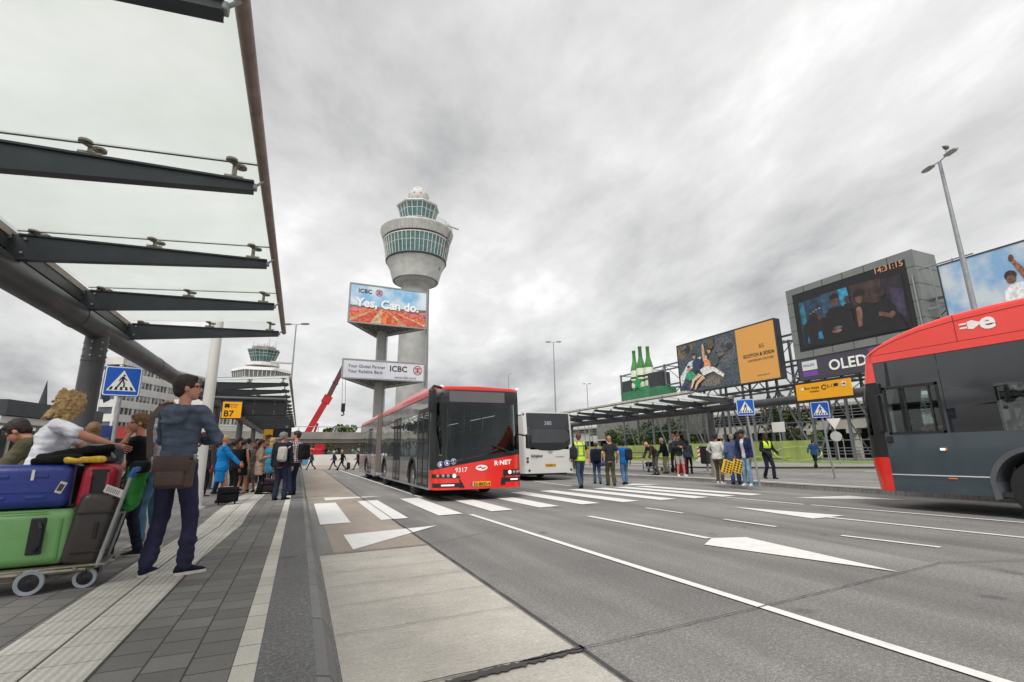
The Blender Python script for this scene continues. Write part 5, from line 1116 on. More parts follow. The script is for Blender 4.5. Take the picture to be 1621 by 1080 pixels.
for s in (-1, 1):
    for y0, y1 in ((2.15, 3.45), (3.5, 4.75), (6.25, 7.6), (7.65, 9.25), (10.95, 12.4), (13.75, 15.2), (15.25, 17.5)):
        b = MB(); plate_yz(b, [(y0, 1.18), (y1, 1.18), (y1, 2.42), (y0, 2.42)], s*(HW+.003), s, .008); b.build('window', M_tside, T, world=False)
    b = MB()
    for y0, y1 in ((.5, .62), (2.02, 2.16), (3.44, 3.51), (4.74, 4.86), (6.14, 6.26), (7.59, 7.66), (9.24, 9.3), (10.9, 10.96), (12.39, 12.46), (13.74, 13.76), (15.19, 15.26), (17.49, 17.6))+(((.62, 2.16), (4.86, 6.2), (12.46, 13.75)) if s > 0 else ()): plate_yz(b, [(y0, 1.16), (y1, 1.16), (y1, 2.44), (y0, 2.44)], s*(HW-.004), s, .02)
    for y0, y1 in ((.5, 9.3), (10.9, 17.6)): plate_yz(b, [(y0, 2.44), (y1, 2.44), (y1, 2.84), (y0, 2.84)], s*(HW+.0), s, .02)
    b.build('side_panel', wavy('wavy cove panel', '#5a5e60', .10, 1.0, .8, .9, .8), T, world=False)
for y0 in (.62, 4.85, 12.45):
    s = -1; w_ = 1.38 if y0 < 1 else 1.3
    for k in range(2):
        a, c = y0+k*w_/2+.01, y0+(k+1)*w_/2-.01; b = MB(); x = s*(HW+.012)
        plate_yz(b, [(a, .34), (c, .34), (c, .42), (a, .42)], x, s, .02); plate_yz(b, [(a, 2.44), (c, 2.44), (c, 2.52), (a, 2.52)], x, s, .02); plate_yz(b, [(a, .42), (a+.05, .42), (a+.05, 2.44), (a, 2.44)], x, s, .02); plate_yz(b, [(c-.05, .42), (c, .42), (c, 2.44), (c-.05, 2.44)], x, s, .02)
        do = b.build('door', M_dark, T, world=False); b = MB(); plate_yz(b, [(a+.05, .42), (c-.05, .42), (c-.05, 2.44), (a+.05, 2.44)], s*(HW+.006), s, .01); b.build('pane', mat('door glass', '#2b3033', .04, 0, 1, .2, spec=.9), do, world=False)
b = MB()
for s in (-1, 1): b.box((s*HW-.01 if s < 0 else s*HW-.02, .5, .28), (s*HW+.02 if s < 0 else s*HW+.01, 9.3, .33)); b.box((s*HW-.01 if s < 0 else s*HW-.02, 10.9, .28), (s*HW+.02 if s < 0 else s*HW+.01, 17.6, .33))
b.build('sill_trim', M_galv, T, world=False)
roofloft('roof', HW, [(.195, 3.0, 3.045), (.21, 2.99, 3.055), (.25, 2.98, 3.07), (.35, 2.95, 3.085), (.5, 2.9, 3.1), (.72, 2.82, 3.1), (9.3, 2.82, 3.1)], M_roofred, T, .10, nose=nz); roofloft('roof', HW, [(10.9, 2.82, 3.1), (17.3, 2.82, 3.1), (17.6, 2.82, 2.98)], M_roofred, T, .16)
roofloft('roof_pod', 1.0, [(2.0, 3.08, 3.14), (2.6, 3.08, 3.3), (7.0, 3.08, 3.3), (7.6, 3.08, 3.14)], M_roofred, T, .06)
b = MB()
for k in range(28):
    y = 9.3+k*1.6/27; w_ = HW-.03 if k % 2 else HW+.01
    if k < 27:
        w2 = HW-.03 if (k+1) % 2 else HW+.01; y2 = 9.3+(k+1)*1.6/27
        ra = [V((-w_, y, .45)), V((-w_, y, 2.95)), V((-w_+.15, y, 3.05)), V((w_-.15, y, 3.05)), V((w_, y, 2.95)), V((w_, y, .45))]; rb = [V((-w2, y2, .45)), V((-w2, y2, 2.95)), V((-w2+.15, y2, 3.05)), V((w2-.15, y2, 3.05)), V((w2, y2, 2.95)), V((w2, y2, .45))]
        b.rings([ra, rb], cap=False)
b.build('bellows', mat('bellows fabric', '#6a625a', .8, 0, 3, .15), T, world=False)
b = MB(); b.box((-HW, 17.55, .3), (HW, 17.6, 2.9)); b.build('rear_panel', M_busgrey, T, world=False)
b = MB(); b.box((-1.22, .35, .32), (1.22, 9.2, .38)); b.box((-1.2, 3.4, .38), (1.2, 9.2, .4)); b.build('floor', M_intd, T, world=False)
b = MB(); b.box((-1.2, .5, 2.62), (1.2, 17, 2.66)); b.build('ceiling', M_int, T, world=False)
for yc in (2.8, 8.35, 14.4):
    for s in (-1, 1): wheel(T, s*(HW-.03), yc, s)
nz.patch('dashboard', -1.15, 1.18, 1.0, 1.12, -.12, M_intd, 14, 1, .5) if False else None
b = MB(); b.rbox((.5, .75, 1.0), (1.3, .6, .35), .1); b.lathe((0, 0, 0), [(.001, 0)], n=3) if False else None; b.rbox((-.75, .62, .8), (.5, .25, .5), .05); b.build('dashboard', M_intd, T, world=False)
b = MB(); R_w = Matrix.Rotation(radians(-55), 3, 'X')
for k in range(20): a0, a1 = 2*pi*k/20, 2*pi*(k+1)/20; c = V((.55, 1.05, 1.28)); b.cyl(c+R_w @ V((.22*cos(a0), .22*sin(a0), 0)), c+R_w @ V((.22*cos(a1), .22*sin(a1), 0)), .016, n=6)
b.build('steering_wheel', M_dark, T, world=False)
seat(T, .55, 1.62, .45, '#34363b')
for i, (x, y) in enumerate(((-.95, 3.6), (-.5, 3.6), (.5, 3.4), (.95, 3.4), (-.95, 4.6), (.5, 4.5), (.95, 4.5), (-.5, 6.6), (-.95, 6.6), (.95, 6.4))): seat(T, x, y, .4, ('#2c3c5c', '#8a2f3a', '#3a3f48')[i % 3])
b = MB()
for x, y in ((-.3, 2.3), (.25, 2.3), (-.3, 5), (.3, 5)): b.cyl((x, y, .4), (x, y, 2.6), .018, n=8)
b.cyl((-.3, 2.3, 2.1), (-.3, 7, 2.1), .018, n=8); b.cyl((.3, 2.3, 2.1), (.3, 7, 2.1), .018, n=8); b.build('grab_rail', mat('yellow rail', '#c9b13a', .4), T, world=False)
b = MB(); b.box((.1, 2.1, .4), (1.2, 2.14, 1.9)); b.build('partition', M_intd, T, world=False)
b = MB(); b.rbox((-1.42, -.12, 2.62), (.17, .22, .64), .06); b.tube([(-1.1, .1, 3.0), (-1.35, -.05, 3.02), (-1.42, -.1, 2.94)], .035); b.build('mirror', M_dark, T, smooth=40, world=False)
b = MB(); b.rbox((1.44, -.05, 1.55), (.15, .16, .42), .05); b.tube([(1.25, .2, 1.75), (1.40, .0, 1.7)], .025); b.build('mirror', M_dark, T, smooth=40, world=False)
for x in (-1.12, 1.12): b = MB(); b.rbox((x, .0, 3.04), (.07, .05, .035), .012); b.build('marker_lamp', M_lampw, T, world=False)
# ---- white bus seen from behind
T = thing('white_bus', 'white bus seen from behind waiting beside the island', 'bus', (10.47, 20.0, 0)); ORG[T.name] = V((0, 0, 0)); hw = 1.25
M_wb = mat('white bus paint', '#cfcfca', .3, 0, 1, .05, coat=.4); M_rg = mat('rear window glass', '#26292c', .06, 0, 2, .1, spec=.8)
nz = Nose(T, hw, .38, lambda z: max(0, z-1.6)*.10, .35)
nz.patch('rear_panel', -hw, hw, .32, 1.36, 0, M_wb, 26, 6); nz.patch('rear_panel', -hw, -1.0, 1.36, 3.0, 0, M_wb, 8, 6); nz.patch('rear_panel', 1.0, hw, 1.36, 3.0, 0, M_wb, 8, 6); nz.patch('rear_panel', -hw, hw, 3.0, 3.05, 0, M_wb, 20, 1)
nz.patch('rear_window', -1.1, 1.1, lambda x: 1.30+.24*abs(x)**3, 2.30, .003, M_rg, 20, 6); nz.patch('destination_display', -1.1, 1.1, 2.31, 3.0, .003, mat('dark display glass', '#303236', .12, 0, 2, .05), 20, 4)
nz.patch('grille', -1.02, 1.02, lambda x: 1.30+.28*abs(x)**3, lambda x: 1.66, .010, M_dark, 20, 2)
yy = lambda x, z: nz.pt(nz.u(x), z, 0).y
text('380', .26, (-.24, yy(0, 2.5)-.02, 2.46), (1, 0, 0), (0, .08, 1), mat('display digits', '#9aa2b0', .5, emit=.15), T, world=False)
text('Schiphol', .17, (-.98, yy(-.7, 1.05)-.03, 1.03), (1, 0, 0), (0, 0, 1), M_blackp, T, world=False, bold=.02); text('www.schiphol.nl', .07, (.25, yy(.5, 1.0)-.02, 1.02), (1, 0, 0), (0, 0, 1), M_gtxt, T, world=False)
text('Hybrid service', .07, (-.95, yy(-.7, .8)-.03, .84), (1, 0, 0), (0, 0, 1), M_gtxt, T, world=False) if False else None
sticker(nz, 'number_plate', -.28, .26, .60, .73, M_plate, .012)
text('92-BGT-5', .12, (-.24, yy(0, .6)-.022, .62), (1, 0, 0), (0, 0, 1), M_blackp, T, world=False)
nz.patch('bumper', -hw, hw, .32, .58, .02, M_wb, 24, 2, .03)
for s in (-1, 1):
    for z, m in ((.98, M_rlamp), (.84, M_rlamp), (.45, M_dark)): lens(nz, T, s*1.12 if z > .5 else s*1.05, z, .05, m, 'tail_light')
    b = MB(); c = onnose(nz, s*.0, 1.26); b = MB()
b = MB(); b.poly([V((a, yy(0, 1.2)-.012, 1.22+z)) for a, z in ((-.13, .05), (.13, .05), (.06, -.03), (-.06, -.03))], .004, nrm=(0, -1, 0)); b.build('emblem', M_galv, T, world=False)
b = MB()
for s in (-1, 1): lower_side(b, s*hw, s, .38, 11.8, .32, 1.2, ((3.3, .58, .5), (9.2, .58, .5))); plate_yz(b, [(.38, 2.75), (11.8, 2.75), (11.8, 2.95), (.38, 2.95)], s*hw, s); plate_yz(b, [(.38, 1.2), (1.0, 1.2), (1.4, 2.75), (.38, 2.75)], s*hw, s)
b.build('lower_body', M_wb, T, world=False)
for s in (-1, 1):
    b = MB(); plate_yz(b, [(1.0, 1.2), (11.8, 1.2), (11.8, 2.75), (1.4, 2.75)], s*(hw+.003), s, .02); b.build('side_glazing', M_dglass, T, world=False)
    for y in (3.3, 9.2): wheel(T, s*(hw-.03), y, s)
roofloft('roof', hw, [(.2, 2.98, 3.04), (.5, 2.9, 3.07), (11.8, 2.9, 3.07)], M_wb, T, .13); b = MB(); b.box((-1.2, 11.75, .3), (1.2, 11.8, 3)); b.build('front_panel', M_wb, T, world=False)
b = MB(); b.box((-1.1, .5, .22), (1.1, 11, .4)); b.build('underfloor', M_dark, T, world=False)
# ---- grey and red electric bus at the right edge (nose toward +Y)
BX3, TY = 11.4, 6.98; HW = 1.275
T = bus3 = thing('electric_bus', 'dark grey electric bus with rounded red roof cut by the right edge', 'bus', (BX3+HW, TY, 0), pi); ORG[T.name] = V((0, 0, 0))
M_gb = wavy('slate grey bus side', '#39454d', .13, .8, .12, .5, .7); M_gup = wavy('charcoal upper glass', '#34373a', .08, .5, .06, .7)
M_lred = mat('light red roof paint', '#f0433a', .3, 0, 1, .06, coat=.5)
nz = Nose(T, HW, .52, lambda z: max(0, z-2.2)*.22+max(0, .9-z)*.12, .5)
nz.patch('front_panel', -HW, HW, .36, lambda x: .92+.12*abs(x/HW)**3, .004, M_red, 36, 5); nz.patch('front_panel', -HW, HW, lambda x: .922+.12*abs(x/HW)**3, 1.5, 0, M_dark, 36, 4)
nz.patch('windscreen', -HW, HW, 1.5, 2.62, -.004, M_wglass, 36, 8, .008); nz.patch('windscreen_surround', -HW, -1.235, 1.5, 2.62, .0, M_dark, 5, 6) ; nz.patch('windscreen_surround', 1.262, HW, 1.5, 2.62, .0, M_dark, 3, 6)
nz.patch('front_header', -HW, HW, 2.62, 3.05, .0, M_lred, 36, 3)
LS = lambda b, pts, off=0., th=.03, m=None: plate_yz(b, pts, HW+off, 1, th, m)
b = MB(); lower_side(b, HW, 1, .52, 12, .36, 1.5, ((2.82, .64, .52), (9, .64, .52))); b.build('lower_body', M_gb, T, world=False)
b = MB(); lower_side(b, -HW, -1, .52, 12, .36, 1.5, ((2.82, .64, .52), (9, .64, .52))); b.build('lower_body', M_gb, T, world=False)
b = MB()
for k in range(22):
    a0, a1 = pi*k/22, pi*(k+1)/22; yc, r, zc = 2.82, .64, .52; e0 = -.3 if k == 0 else a0; e1 = pi+.3 if k == 21 else a1
    b.add([(HW+.012, yc+r*cos(a), zc+r*sin(a)) for a in (e0, e1)]+[(HW+.012, yc+(r+.085)*cos(a), zc+(r+.085)*sin(a)) for a in (e1, e0)]+[(HW-.5, yc+r*cos(a), zc+r*sin(a)) for a in (e1, e0)], [(0, 1, 2, 3), (0, 5, 4, 1)])
b.build('wheel_arch', mat('arch trim', '#55575a', .6), T, world=False)
b = MB(); LS(b, [(.52, .685), (2.13, .685), (2.13, .705), (.52, .705)], .003, .004); b.build('trim_line', M_offw, T, world=False)
# upper side: pillar and glazing round the driver's window and a clear passenger bay
b = MB(); LS(b, [(.52, 2.48), (1.68, 2.48), (1.68, 3.03), (.52, 3.03)]); LS(b, [(.52, 1.5), (.64, 1.5), (.64, 2.48), (.52, 2.48)]); LS(b, [(1.60, 1.5), (1.68, 1.5), (1.68, 2.48), (1.60, 2.48)]); b.build('upper_panel', M_gup, T, world=False)
b = MB(); LS(b, [(1.69, 2.32), (12, 2.42), (12, 3.03), (1.69, 3.03)]); LS(b, [(1.69, 1.95), (2.45, 2.02), (2.45, 2.325), (1.69, 2.315)]); b.build('side_glazing', M_gup, T, world=False)
b = MB(); LS(b, [(1.69, 1.5), (2.45, 1.5), (2.45, 2.02), (1.69, 1.95)]); LS(b, [(3.5, 1.5), (12, 1.5), (12, 2.42), (3.5, 2.33)]); b.build('side_window', mat('dark interior window', '#0d0e10', .03, 0, 1, .1, spec=.7), T, world=False)  # opaque black; the unlit interior behind clear glass is put into the colour
b = MB(); LS(b, [(2.45, 1.5), (3.5, 1.5), (3.5, 2.325), (2.45, 2.325)], -.004, .008); b.build('window', M_tside, T, world=False)
b = MB(); plate_yz(b, [(.52, 2.5), (12, 2.5), (12, 3.03), (.52, 3.03)], -HW, -1); 
for y0, y1 in ((.52, .66), (1.9, 2.0), (3.3, 3.4), (4.6, 12)): plate_yz(b, [(y0, 1.5), (y1, 1.5), (y1, 2.5), (y0, 2.5)], -HW, -1)
b.build('upper_panel', M_gup, T, world=False)
b = MB()
for a, c, z0, z1 in ((.62, 1.62, 1.50, 1.545), (.62, 1.62, 2.44, 2.49), (.62, .665, 1.5, 2.49), (1.575, 1.62, 1.5, 2.49), (1.0, 1.018, 1.54, 2.44), (1.44, 1.47, 1.54, 2.44)): LS(b, [(a, z0), (c, z0), (c, z1), (a, z1)], .010, .03)
wf = b.build('window_frame', M_dark, T, world=False); b = MB(); LS(b, [(.66, 1.54), (1.58, 1.54), (1.58, 2.44), (.66, 2.44)], -.01, .006); b.build('pane', M_cglass, wf, world=False)
b = MB(); LS(b, [(.52, 3.04), (12, 3.04), (12, 3.19), (.52, 3.19)], .006, .05); b.build('cantrail', M_lred, T, world=False)
b = MB(); LS(b, [(.72, 2.50), (.80, 2.50), (.80, 3.02), (.76, 3.02)], .004, .006); b.build('trim_line', M_dark, T, world=False)
roofloft('roof_pod', HW-.01, [(.185, 3.03, 3.06), (.20, 3.03, 3.11), (.25, 3.03, 3.17), (.35, 3.04, 3.25), (.5, 3.05, 3.33), (.65, 3.1, 3.40), (.8, 3.18, 3.47), (1.1, 3.2, 3.57), (1.5, 3.2, 3.67), (2.0, 3.2, 3.74), (2.6, 3.2, 3.77), (12, 3.2, 3.77)], M_lred, T, .08, nose=nz)
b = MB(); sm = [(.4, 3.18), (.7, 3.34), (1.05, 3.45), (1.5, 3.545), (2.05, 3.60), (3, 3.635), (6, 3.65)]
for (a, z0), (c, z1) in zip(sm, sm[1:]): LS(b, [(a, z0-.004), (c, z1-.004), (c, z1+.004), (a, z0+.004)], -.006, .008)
LS(b, [(2.08, 3.2), (2.088, 3.2), (2.088, 3.72), (2.08, 3.72)], -.006, .01); LS(b, [(.5, 3.19), (12, 3.19), (12, 3.202), (.5, 3.202)], .001, .04); b.build('seam', mat('seam dark red', '#5d1a17', .6), T, world=False)  # dark red seam lines along the roof pod
text('e', .42, (HW-.004, 2.46, 3.35), (0, 1, 0), (0, 0, 1), M_wtxt, T, world=False, bold=.03, sx_=1.15)
b = MB(); pg = [(2.28, 3.40), (2.36, 3.38), (2.47, 3.45), (2.47, 3.49), (2.36, 3.55), (2.28, 3.53)]; b.poly([(HW-.003, a, z) for a, z in pg], .004, nrm=(1, 0, 0))
for z in (3.415, 3.49): b.poly([(HW-.003, a, z_) for a, z_ in ((2.16, z), (2.29, z), (2.29, z+.03), (2.16, z+.03))], .004, nrm=(1, 0, 0))
b.build('pictogram', M_wtxt, T, world=False)
b = MB(); b.rbox((HW+.012, 1.50, 1.19), (.04, .085, .045), .012); b.build('side_lamp', M_lampw, T, world=False); b = MB(); b.rbox((HW+.012, 1.555, 1.19), (.036, .03, .045), .01); b.build('indicator', M_amb, T, world=False)
b = MB(); b.rbox((HW+.006, 1.56, .648), (.02, .14, .022), .006); b.build('side_marker', M_amb, T, world=False)
b = MB(); b.rbox((HW+.02, .60, 1.40), (.05, .1, .14), .02); b.rbox((HW+.05, .50, 1.95), (.07, .10, .8), .03); b.rbox((HW+.03, .57, 2.48), (.05, .06, .22), .02); b.build('mirror_arm', M_dark, T, world=False)
wheel(T, HW-.04, 2.82, 1, .5, .3); wheel(T, -HW+.04, 2.82, -1, .5, .3); wheel(T, HW-.04, 9, 1, .5, .3)
b = MB(); b.box((-HW+.05, .4, .36), (HW-.05, 12, .44)); b.box((-HW, 11.97, .36), (HW, 12, 3.2)); b.build('floor', M_intd, T, world=False)
b = MB(); b.box((-HW+.04, .7, 2.66), (HW-.04, 12, 2.70)); b.build('ceiling', M_int, T, world=False)
b = MB(); b.rbox((.55, .55, 1.25), (1.2, .5, .35), .1); b.rbox((.1, 1.0, 1.0), (.12, 1.0, 1.1), .03); b.build('dashboard', M_intd, T, world=False)
b = MB()
for k in range(20): a0, a1 = 2*pi*k/20, 2*pi*(k+1)/20; c = V((.70, .92, 1.62)); b.cyl(c+R_w @ V((.22*cos(a0), .22*sin(a0), 0)), c+R_w @ V((.22*cos(a1), .22*sin(a1), 0)), .016, n=6)
b.build('steering_wheel', M_dark, T, world=False)
seat(T, .70, 1.62, .75, '#2d2f33'); seat(T, .9, 3.9, .9, '#5a6068'); seat(T, -.9, 3.3, .5, '#5a6068'); seat(T, -.5, 5, .5, '#5a6068')
b = MB(); b.box((.0, 1.95, .44), (HW-.06, 1.99, 2.6)); b.build('partition', M_int, T, world=False)
b = MB(); b.tube([(-.9, 2.0, .5), (-.9, 2.0, 2.6)], .02); b.tube([(-.6, 3.0, .5), (-.6, 3.0, 2.6)], .02); b.build('grab_rail', mat('pale handrail', '#c9cdd0', .4), T, world=False)
# ------------------------------------------------------------------ people
SKIN = {'l': '#b98069', 'm': '#8f5f48', 'd': '#4a3026', 'p': '#c48d78'}
def skinmat(k):
    return mat('skin '+k, SKIN[k], .55, 0, 14, .08, .1, 120, spec=.35)
M_eye = mat('eye dark', '#1b1512', .3); M_lip = mat('lip', '#8a4a42', .5)
def solid(mb, vox, smooth=3):
    me = bpy.data.meshes.new('t'); me.from_pydata(mb.v, [], mb.f); o = bpy.data.objects.new('t', me); COL.objects.link(o)
    r = o.modifiers.new('r', 'REMESH'); r.mode = 'VOXEL'; r.voxel_size = vox
    if smooth: s = o.modifiers.new('s', 'SMOOTH'); s.factor = .5; s.iterations = smooth
    dg = bpy.context.evaluated_depsgraph_get(); dg.update()
    m2 = bpy.data.meshes.new_from_object(o.evaluated_get(dg)); bpy.data.objects.remove(o); bpy.data.meshes.remove(me); return m2
def finish(me, name, mats, par, wr=0., ws=9., seed=0, paint=None, S=1.):
    me.materials.clear()
    for m in (mats if isinstance(mats, (list, tuple)) else [mats]): me.materials.append(m)
    if wr:
        off = V((seed*3.1, seed*1.7, seed))
        vs = me.vertices; nr = [v.normal.copy() for v in vs]
        for v, n in zip(vs, nr):
            p = v.co; a = noise.noise(V((p.x*ws, p.y*ws, p.z*ws*1.3))+off); c = noise.noise(V((p.x*ws*.5+p.z*ws, p.y*ws*.6, p.z*ws*2.2))+off)
            v.co = p+n*wr*(a+c*.8)
    if paint:
        for f_ in me.polygons: f_.material_index = paint(f_.center)
    for v in me.vertices: v.co = v.co*S
    me.shade_smooth(); me.name = name
    o = bpy.data.objects.new(name, me); COL.objects.link(o); o.parent = par; return o
def ik(a, b, l1, l2, pole):
    a, b = V(a), V(b); d = b-a; L_ = min(d.length, (l1+l2)*.999); L_ = max(L_, abs(l1-l2)*1.05); u = d.normalized(); x = (l1*l1-l2*l2+L_*L_)/(2*L_)
    h = math.sqrt(max(0, l1*l1-x*x)); p = V(pole); p = (p-u*p.dot(u)); p = p.normalized() if p.length > 1e-5 else V((0, 1, 0)); return a+u*x+p*h, a+u*L_
PFR = {}
def person(label, loc, yaw, H=1.75, vox=.014, skin='l', fem=False, lean=0, side=0, head=(0, 0), twist=0, hip=.92, hipy=0., feet=None, toes=(8, -8), hands=None, poles=None, top=('shirt', '#333333', 'long'), bottom=('trousers', '#222833'),
           hair=('short', '#2c2019'), shoes='#1c1c1e', sole=None, bulk=1., seed=0, extra=None, group='people at the bus station', hdir=None, belt=None, wrk=1.):
    rz = radians(yaw); t = thing('person', label, 'person', loc, rz, group); S = H/1.75; ls = radians(lean); sw = .86 if fem else 1.
    Ry = Matrix.Rotation(radians(side), 3, 'Y'); piv = V((0, 0, .98))
    def T(p):
        p = V(p); k = max(0, min(1, (p.z-.90)/.3)); a = ls*k; q = p-piv; tw = radians(twist)*k
        q = Matrix.Rotation(-a, 3, 'X') @ (Matrix.Rotation(radians(side)*k, 3, 'Y') @ (Matrix.Rotation(tw, 3, 'Z') @ q)); q = q+piv
        return q+V((0, hipy, hip-.92))
    # skeleton
    shz = 1.415; SH = [T((-.178*sw*bulk**.5, -.005, shz)), T((.178*sw*bulk**.5, -.005, shz))]
    HP = [V((-.085, hipy, hip-.01)), V((.085, hipy, hip-.01))]
    feet = feet or [(-.11, .0, 0), (.11, .02, 0)]
    KN, AN = [], []
    for i in range(2):
        an = V(feet[i][:3])+V((0, 0, .085)); kn, an = ik(HP[i], an, .43, .41, (0.05*(1 if i else -1), 1, .1)); KN.append(kn); AN.append(an)
    hands = hands or [None, None]; EL_, WR, HD = [], [], []
    for i in range(2):
        sg = 1 if i else -1; tg = hands[i] if hands[i] is not None else (sg*(.25*sw+.02*bulk), .03+.03*i, .86)
        pl_ = (poles[i] if poles and poles[i] else (sg*.45, -1, -.25)); tv = T(tg) if hands[i] is None else V(tg)
        el, wr = ik(SH[i], tv, .285, .255, pl_); EL_.append(el); WR.append(wr)
        d = (wr-el).normalized(); HD.append(V(hdir[i]).normalized() if hdir and hdir[i] else (d+V((0, .25, 0))*(1 if hands[i] is None else 0)).normalized())
    hc = T((0, .015, 1.635)); nk = T((0, -.01, 1.46)); Rh = Matrix.Rotation(radians(head[0])+radians(twist), 3, 'Z') @ Matrix.Rotation(-radians(head[1])-ls*.6, 3, 'X')
    hp = lambda x, y, z: hc+Rh @ V((x, y, z))
    b = MB()
    n = 18
    def torso(mb, e, z0, z1, hem=0., n=20, flare=0.):
        prof = [(.80, .10, .085), (.86, .150, .105), (.93, .168, .118), (1.0, .158, .112), (1.08, .140, .104), (1.18, .150, .112), (1.28, .166, .122), (1.36, .172, .115), (1.42, .150, .092), (1.465, .085, .065)]
        if fem: prof = [(.80, .10, .09), (.86, .155, .115), (.93, .178, .125), (1.0, .160, .112), (1.08, .125, .094), (1.18, .135, .105), (1.28, .148, .125), (1.36, .150, .108), (1.42, .128, .085), (1.465, .07, .06)]
        rs = []
        zs = sorted(set([z0, z1]+[p[0] for p in prof if z0 < p[0] < z1]))
        for z in zs:
            for (a, ra, rb), (c, rc, rd) in zip(prof, prof[1:]):
                if a <= z <= c or (z < prof[0][0] and a == prof[0][0]) or (z > prof[-1][0] and c == prof[-1][0]):
                    k = max(0, min(1, (z-a)/(c-a))); rx, ry = ra+(rc-ra)*k, rb+(rd-rb)*k; break
            if hem and z < 1.0: rx, ry = max(rx, .165), max(ry, .115)
            fl = flare*max(0, 1.05-z); ex = e*(1 if z < 1.4 else .6)
            rs.append([T(((rx*bulk+ex+fl)*cos(2*pi*k/n), (ry*bulk+ex+fl)*sin(2*pi*k/n)*(1 if sin(2*pi*k/n) < 0 else 1.0)-.004, z)) for k in range(n)])
        mb.rings(rs)
    torso(b, 0, .82, 1.465)
    b.cap(T((-.14*sw, 0, 1.41)), T((.14*sw, 0, 1.41)), .062, .062); b.cap(nk, hp(0, -.015, -.05), .056, .053)
    # head: skull, face wedge, jaw, nose, ears
    b.ell(hp(0, -.012, .028), .076, .096, .092, n=20, k=13, rot=Rh); b.ell(hp(0, .022, -.030), .061, .070, .080, n=18, k=11, rot=Rh); b.ell(hp(0, .050, -.078), .036, .034, .034, rot=Rh)
    b.cap(hp(0, .090, .010), hp(0, .106, -.024), .009, .014); b.ell(hp(0, .078, -.058), .027, .020, .013, rot=Rh); b.ell(hp(0, .075, .028), .055, .020, .013, rot=Rh)
    for sg in (-1, 1): b.ell(hp(sg*.077, -.004, -.008), .011, .020, .032, rot=Rh)
    for i in range(2):
        sg = 1 if i else -1
        b.cap(SH[i], EL_[i], .052*bulk, .040*bulk); b.cap(EL_[i], EL_[i].lerp(WR[i], .3), .041*bulk, .042*bulk); b.cap(EL_[i].lerp(WR[i], .25), WR[i], .042*bulk, .026)
        b.cap(HP[i], KN[i], .086*bulk, .058*bulk); b.cap(KN[i], KN[i].lerp(AN[i], .35), .056, .057*bulk); b.cap(KN[i].lerp(AN[i], .3), AN[i], .057*bulk, .037)
        tv = V((sin(radians(-toes[i])), cos(radians(toes[i])), 0)); b.cap(AN[i]+V((0, 0, -.035))-tv*.02, AN[i]+tv*.06+V((0, 0, -.050)), .026, .018)
        d = HD[i]; nrm = V((-sg, 0, 0)); nrm = (nrm-d*nrm.dot(d)).normalized(); s_ = d.cross(nrm)
        for k in (-1, 0, 1): b.cap(WR[i]+s_*k*.014+d*.01, WR[i]+d*.088+s_*k*.024, .017, .016)
    me = solid(b, vox)
    # fingers and thumb grown out of the palm
    fg = MB(); fg.v = [tuple(v.co) for v in me.vertices]; fg.f = [list(p.vertices) for p in me.polygons]; fg.m = [0]*len(fg.f)
    for i in range(2):
        sg = 1 if i else -1; d = HD[i]; nrm = V((-sg, 0, 0)); nrm = (nrm-d*nrm.dot(d)).normalized(); s_ = d.cross(nrm)
        if s_.dot(V((0, 1, 0)))+s_.dot(V((0, 0, 1)))*.3 < 0: s_ = -s_
        for k, ln in enumerate((.068, .078, .072, .056)):
            base = WR[i]+d*.088+s_*(.030-.020*k); m1 = base+(d+nrm*.25).normalized()*ln*.5; m2 = m1+(d+nrm*.9).normalized()*ln*.5
            fg.cap(base-d*.015, m1, .0098, .009, n=6); fg.cap(m1, m2, .009, .0072, n=6)
        tb = WR[i]+d*.03+s_*.028; m1 = tb+(d*.6+s_*.7+nrm*.3).normalized()*.04; fg.cap(tb-s_*.012, m1, .013, .011, n=6); fg.cap(m1, m1+(d+s_*.15+nrm*.3).normalized()*.034, .011, .009, n=6)
    me = bpy.data.meshes.new('body'); me.from_pydata(fg.v, [], fg.f)
    Ri = Rh.transposed()
    def paint(c):
        q = Ri @ (V(c)-hc)
        if q.y > .05 and .002 < q.z < .020 and .020 < abs(q.x) < .044: return 1
        if q.y > .07 and -.066 < q.z < -.050 and abs(q.x) < .024: return 2
        return 0
    finish(me, 'body', [skinmat(skin), M_eye, M_lip], t, paint=paint, S=S)
    # hair
    hk, hcx = hair[0], hair[1]
    if hk != 'bald':
        h = MB(); hm = mat('hair '+hcx, hcx, .6, 0, 30, .35, .6, 90, spec=.4)
        if hk in ('short', 'crop'):
            g_ = .006 if hk == 'crop' else .014
            h.ell(hp(0, -.024, .042), .078+g_*.8, .092+g_, .088+g_, n=20, k=13, rot=Rh); h.ell(hp(0, -.055, -.010), .066+g_*.5, .052+g_, .075, n=16, k=9, rot=Rh)
            if hk == 'short': h.cap(hp(-.03, .055, .095), hp(.04, .060, .092), .026, .024)
        elif hk == 'long':
            h.ell(hp(0, -.024, .040), .088, .106, .100, n=20, k=13, rot=Rh); h.cap(hp(0, -.05, .0), hp(0, -.075, -.21), .088, .060, fl=.7, side=(1, 0, 0))
            for sg in (-1, 1): h.cap(hp(sg*.07, -.02, .03), hp(sg*.075, -.02, -.16), .034, .022)
        elif hk == 'curly':
            h.ell(hp(0, -.030, .035), .118, .125, .112, n=20, k=13, rot=Rh); h.ell(hp(0, -.06, -.07), .130, .092, .10, n=18, k=11, rot=Rh)
            for sg in (-1, 1): h.ell(hp(sg*.085, -.015, -.04), .048, .07, .11, rot=Rh)
            rnd = random.Random(5)
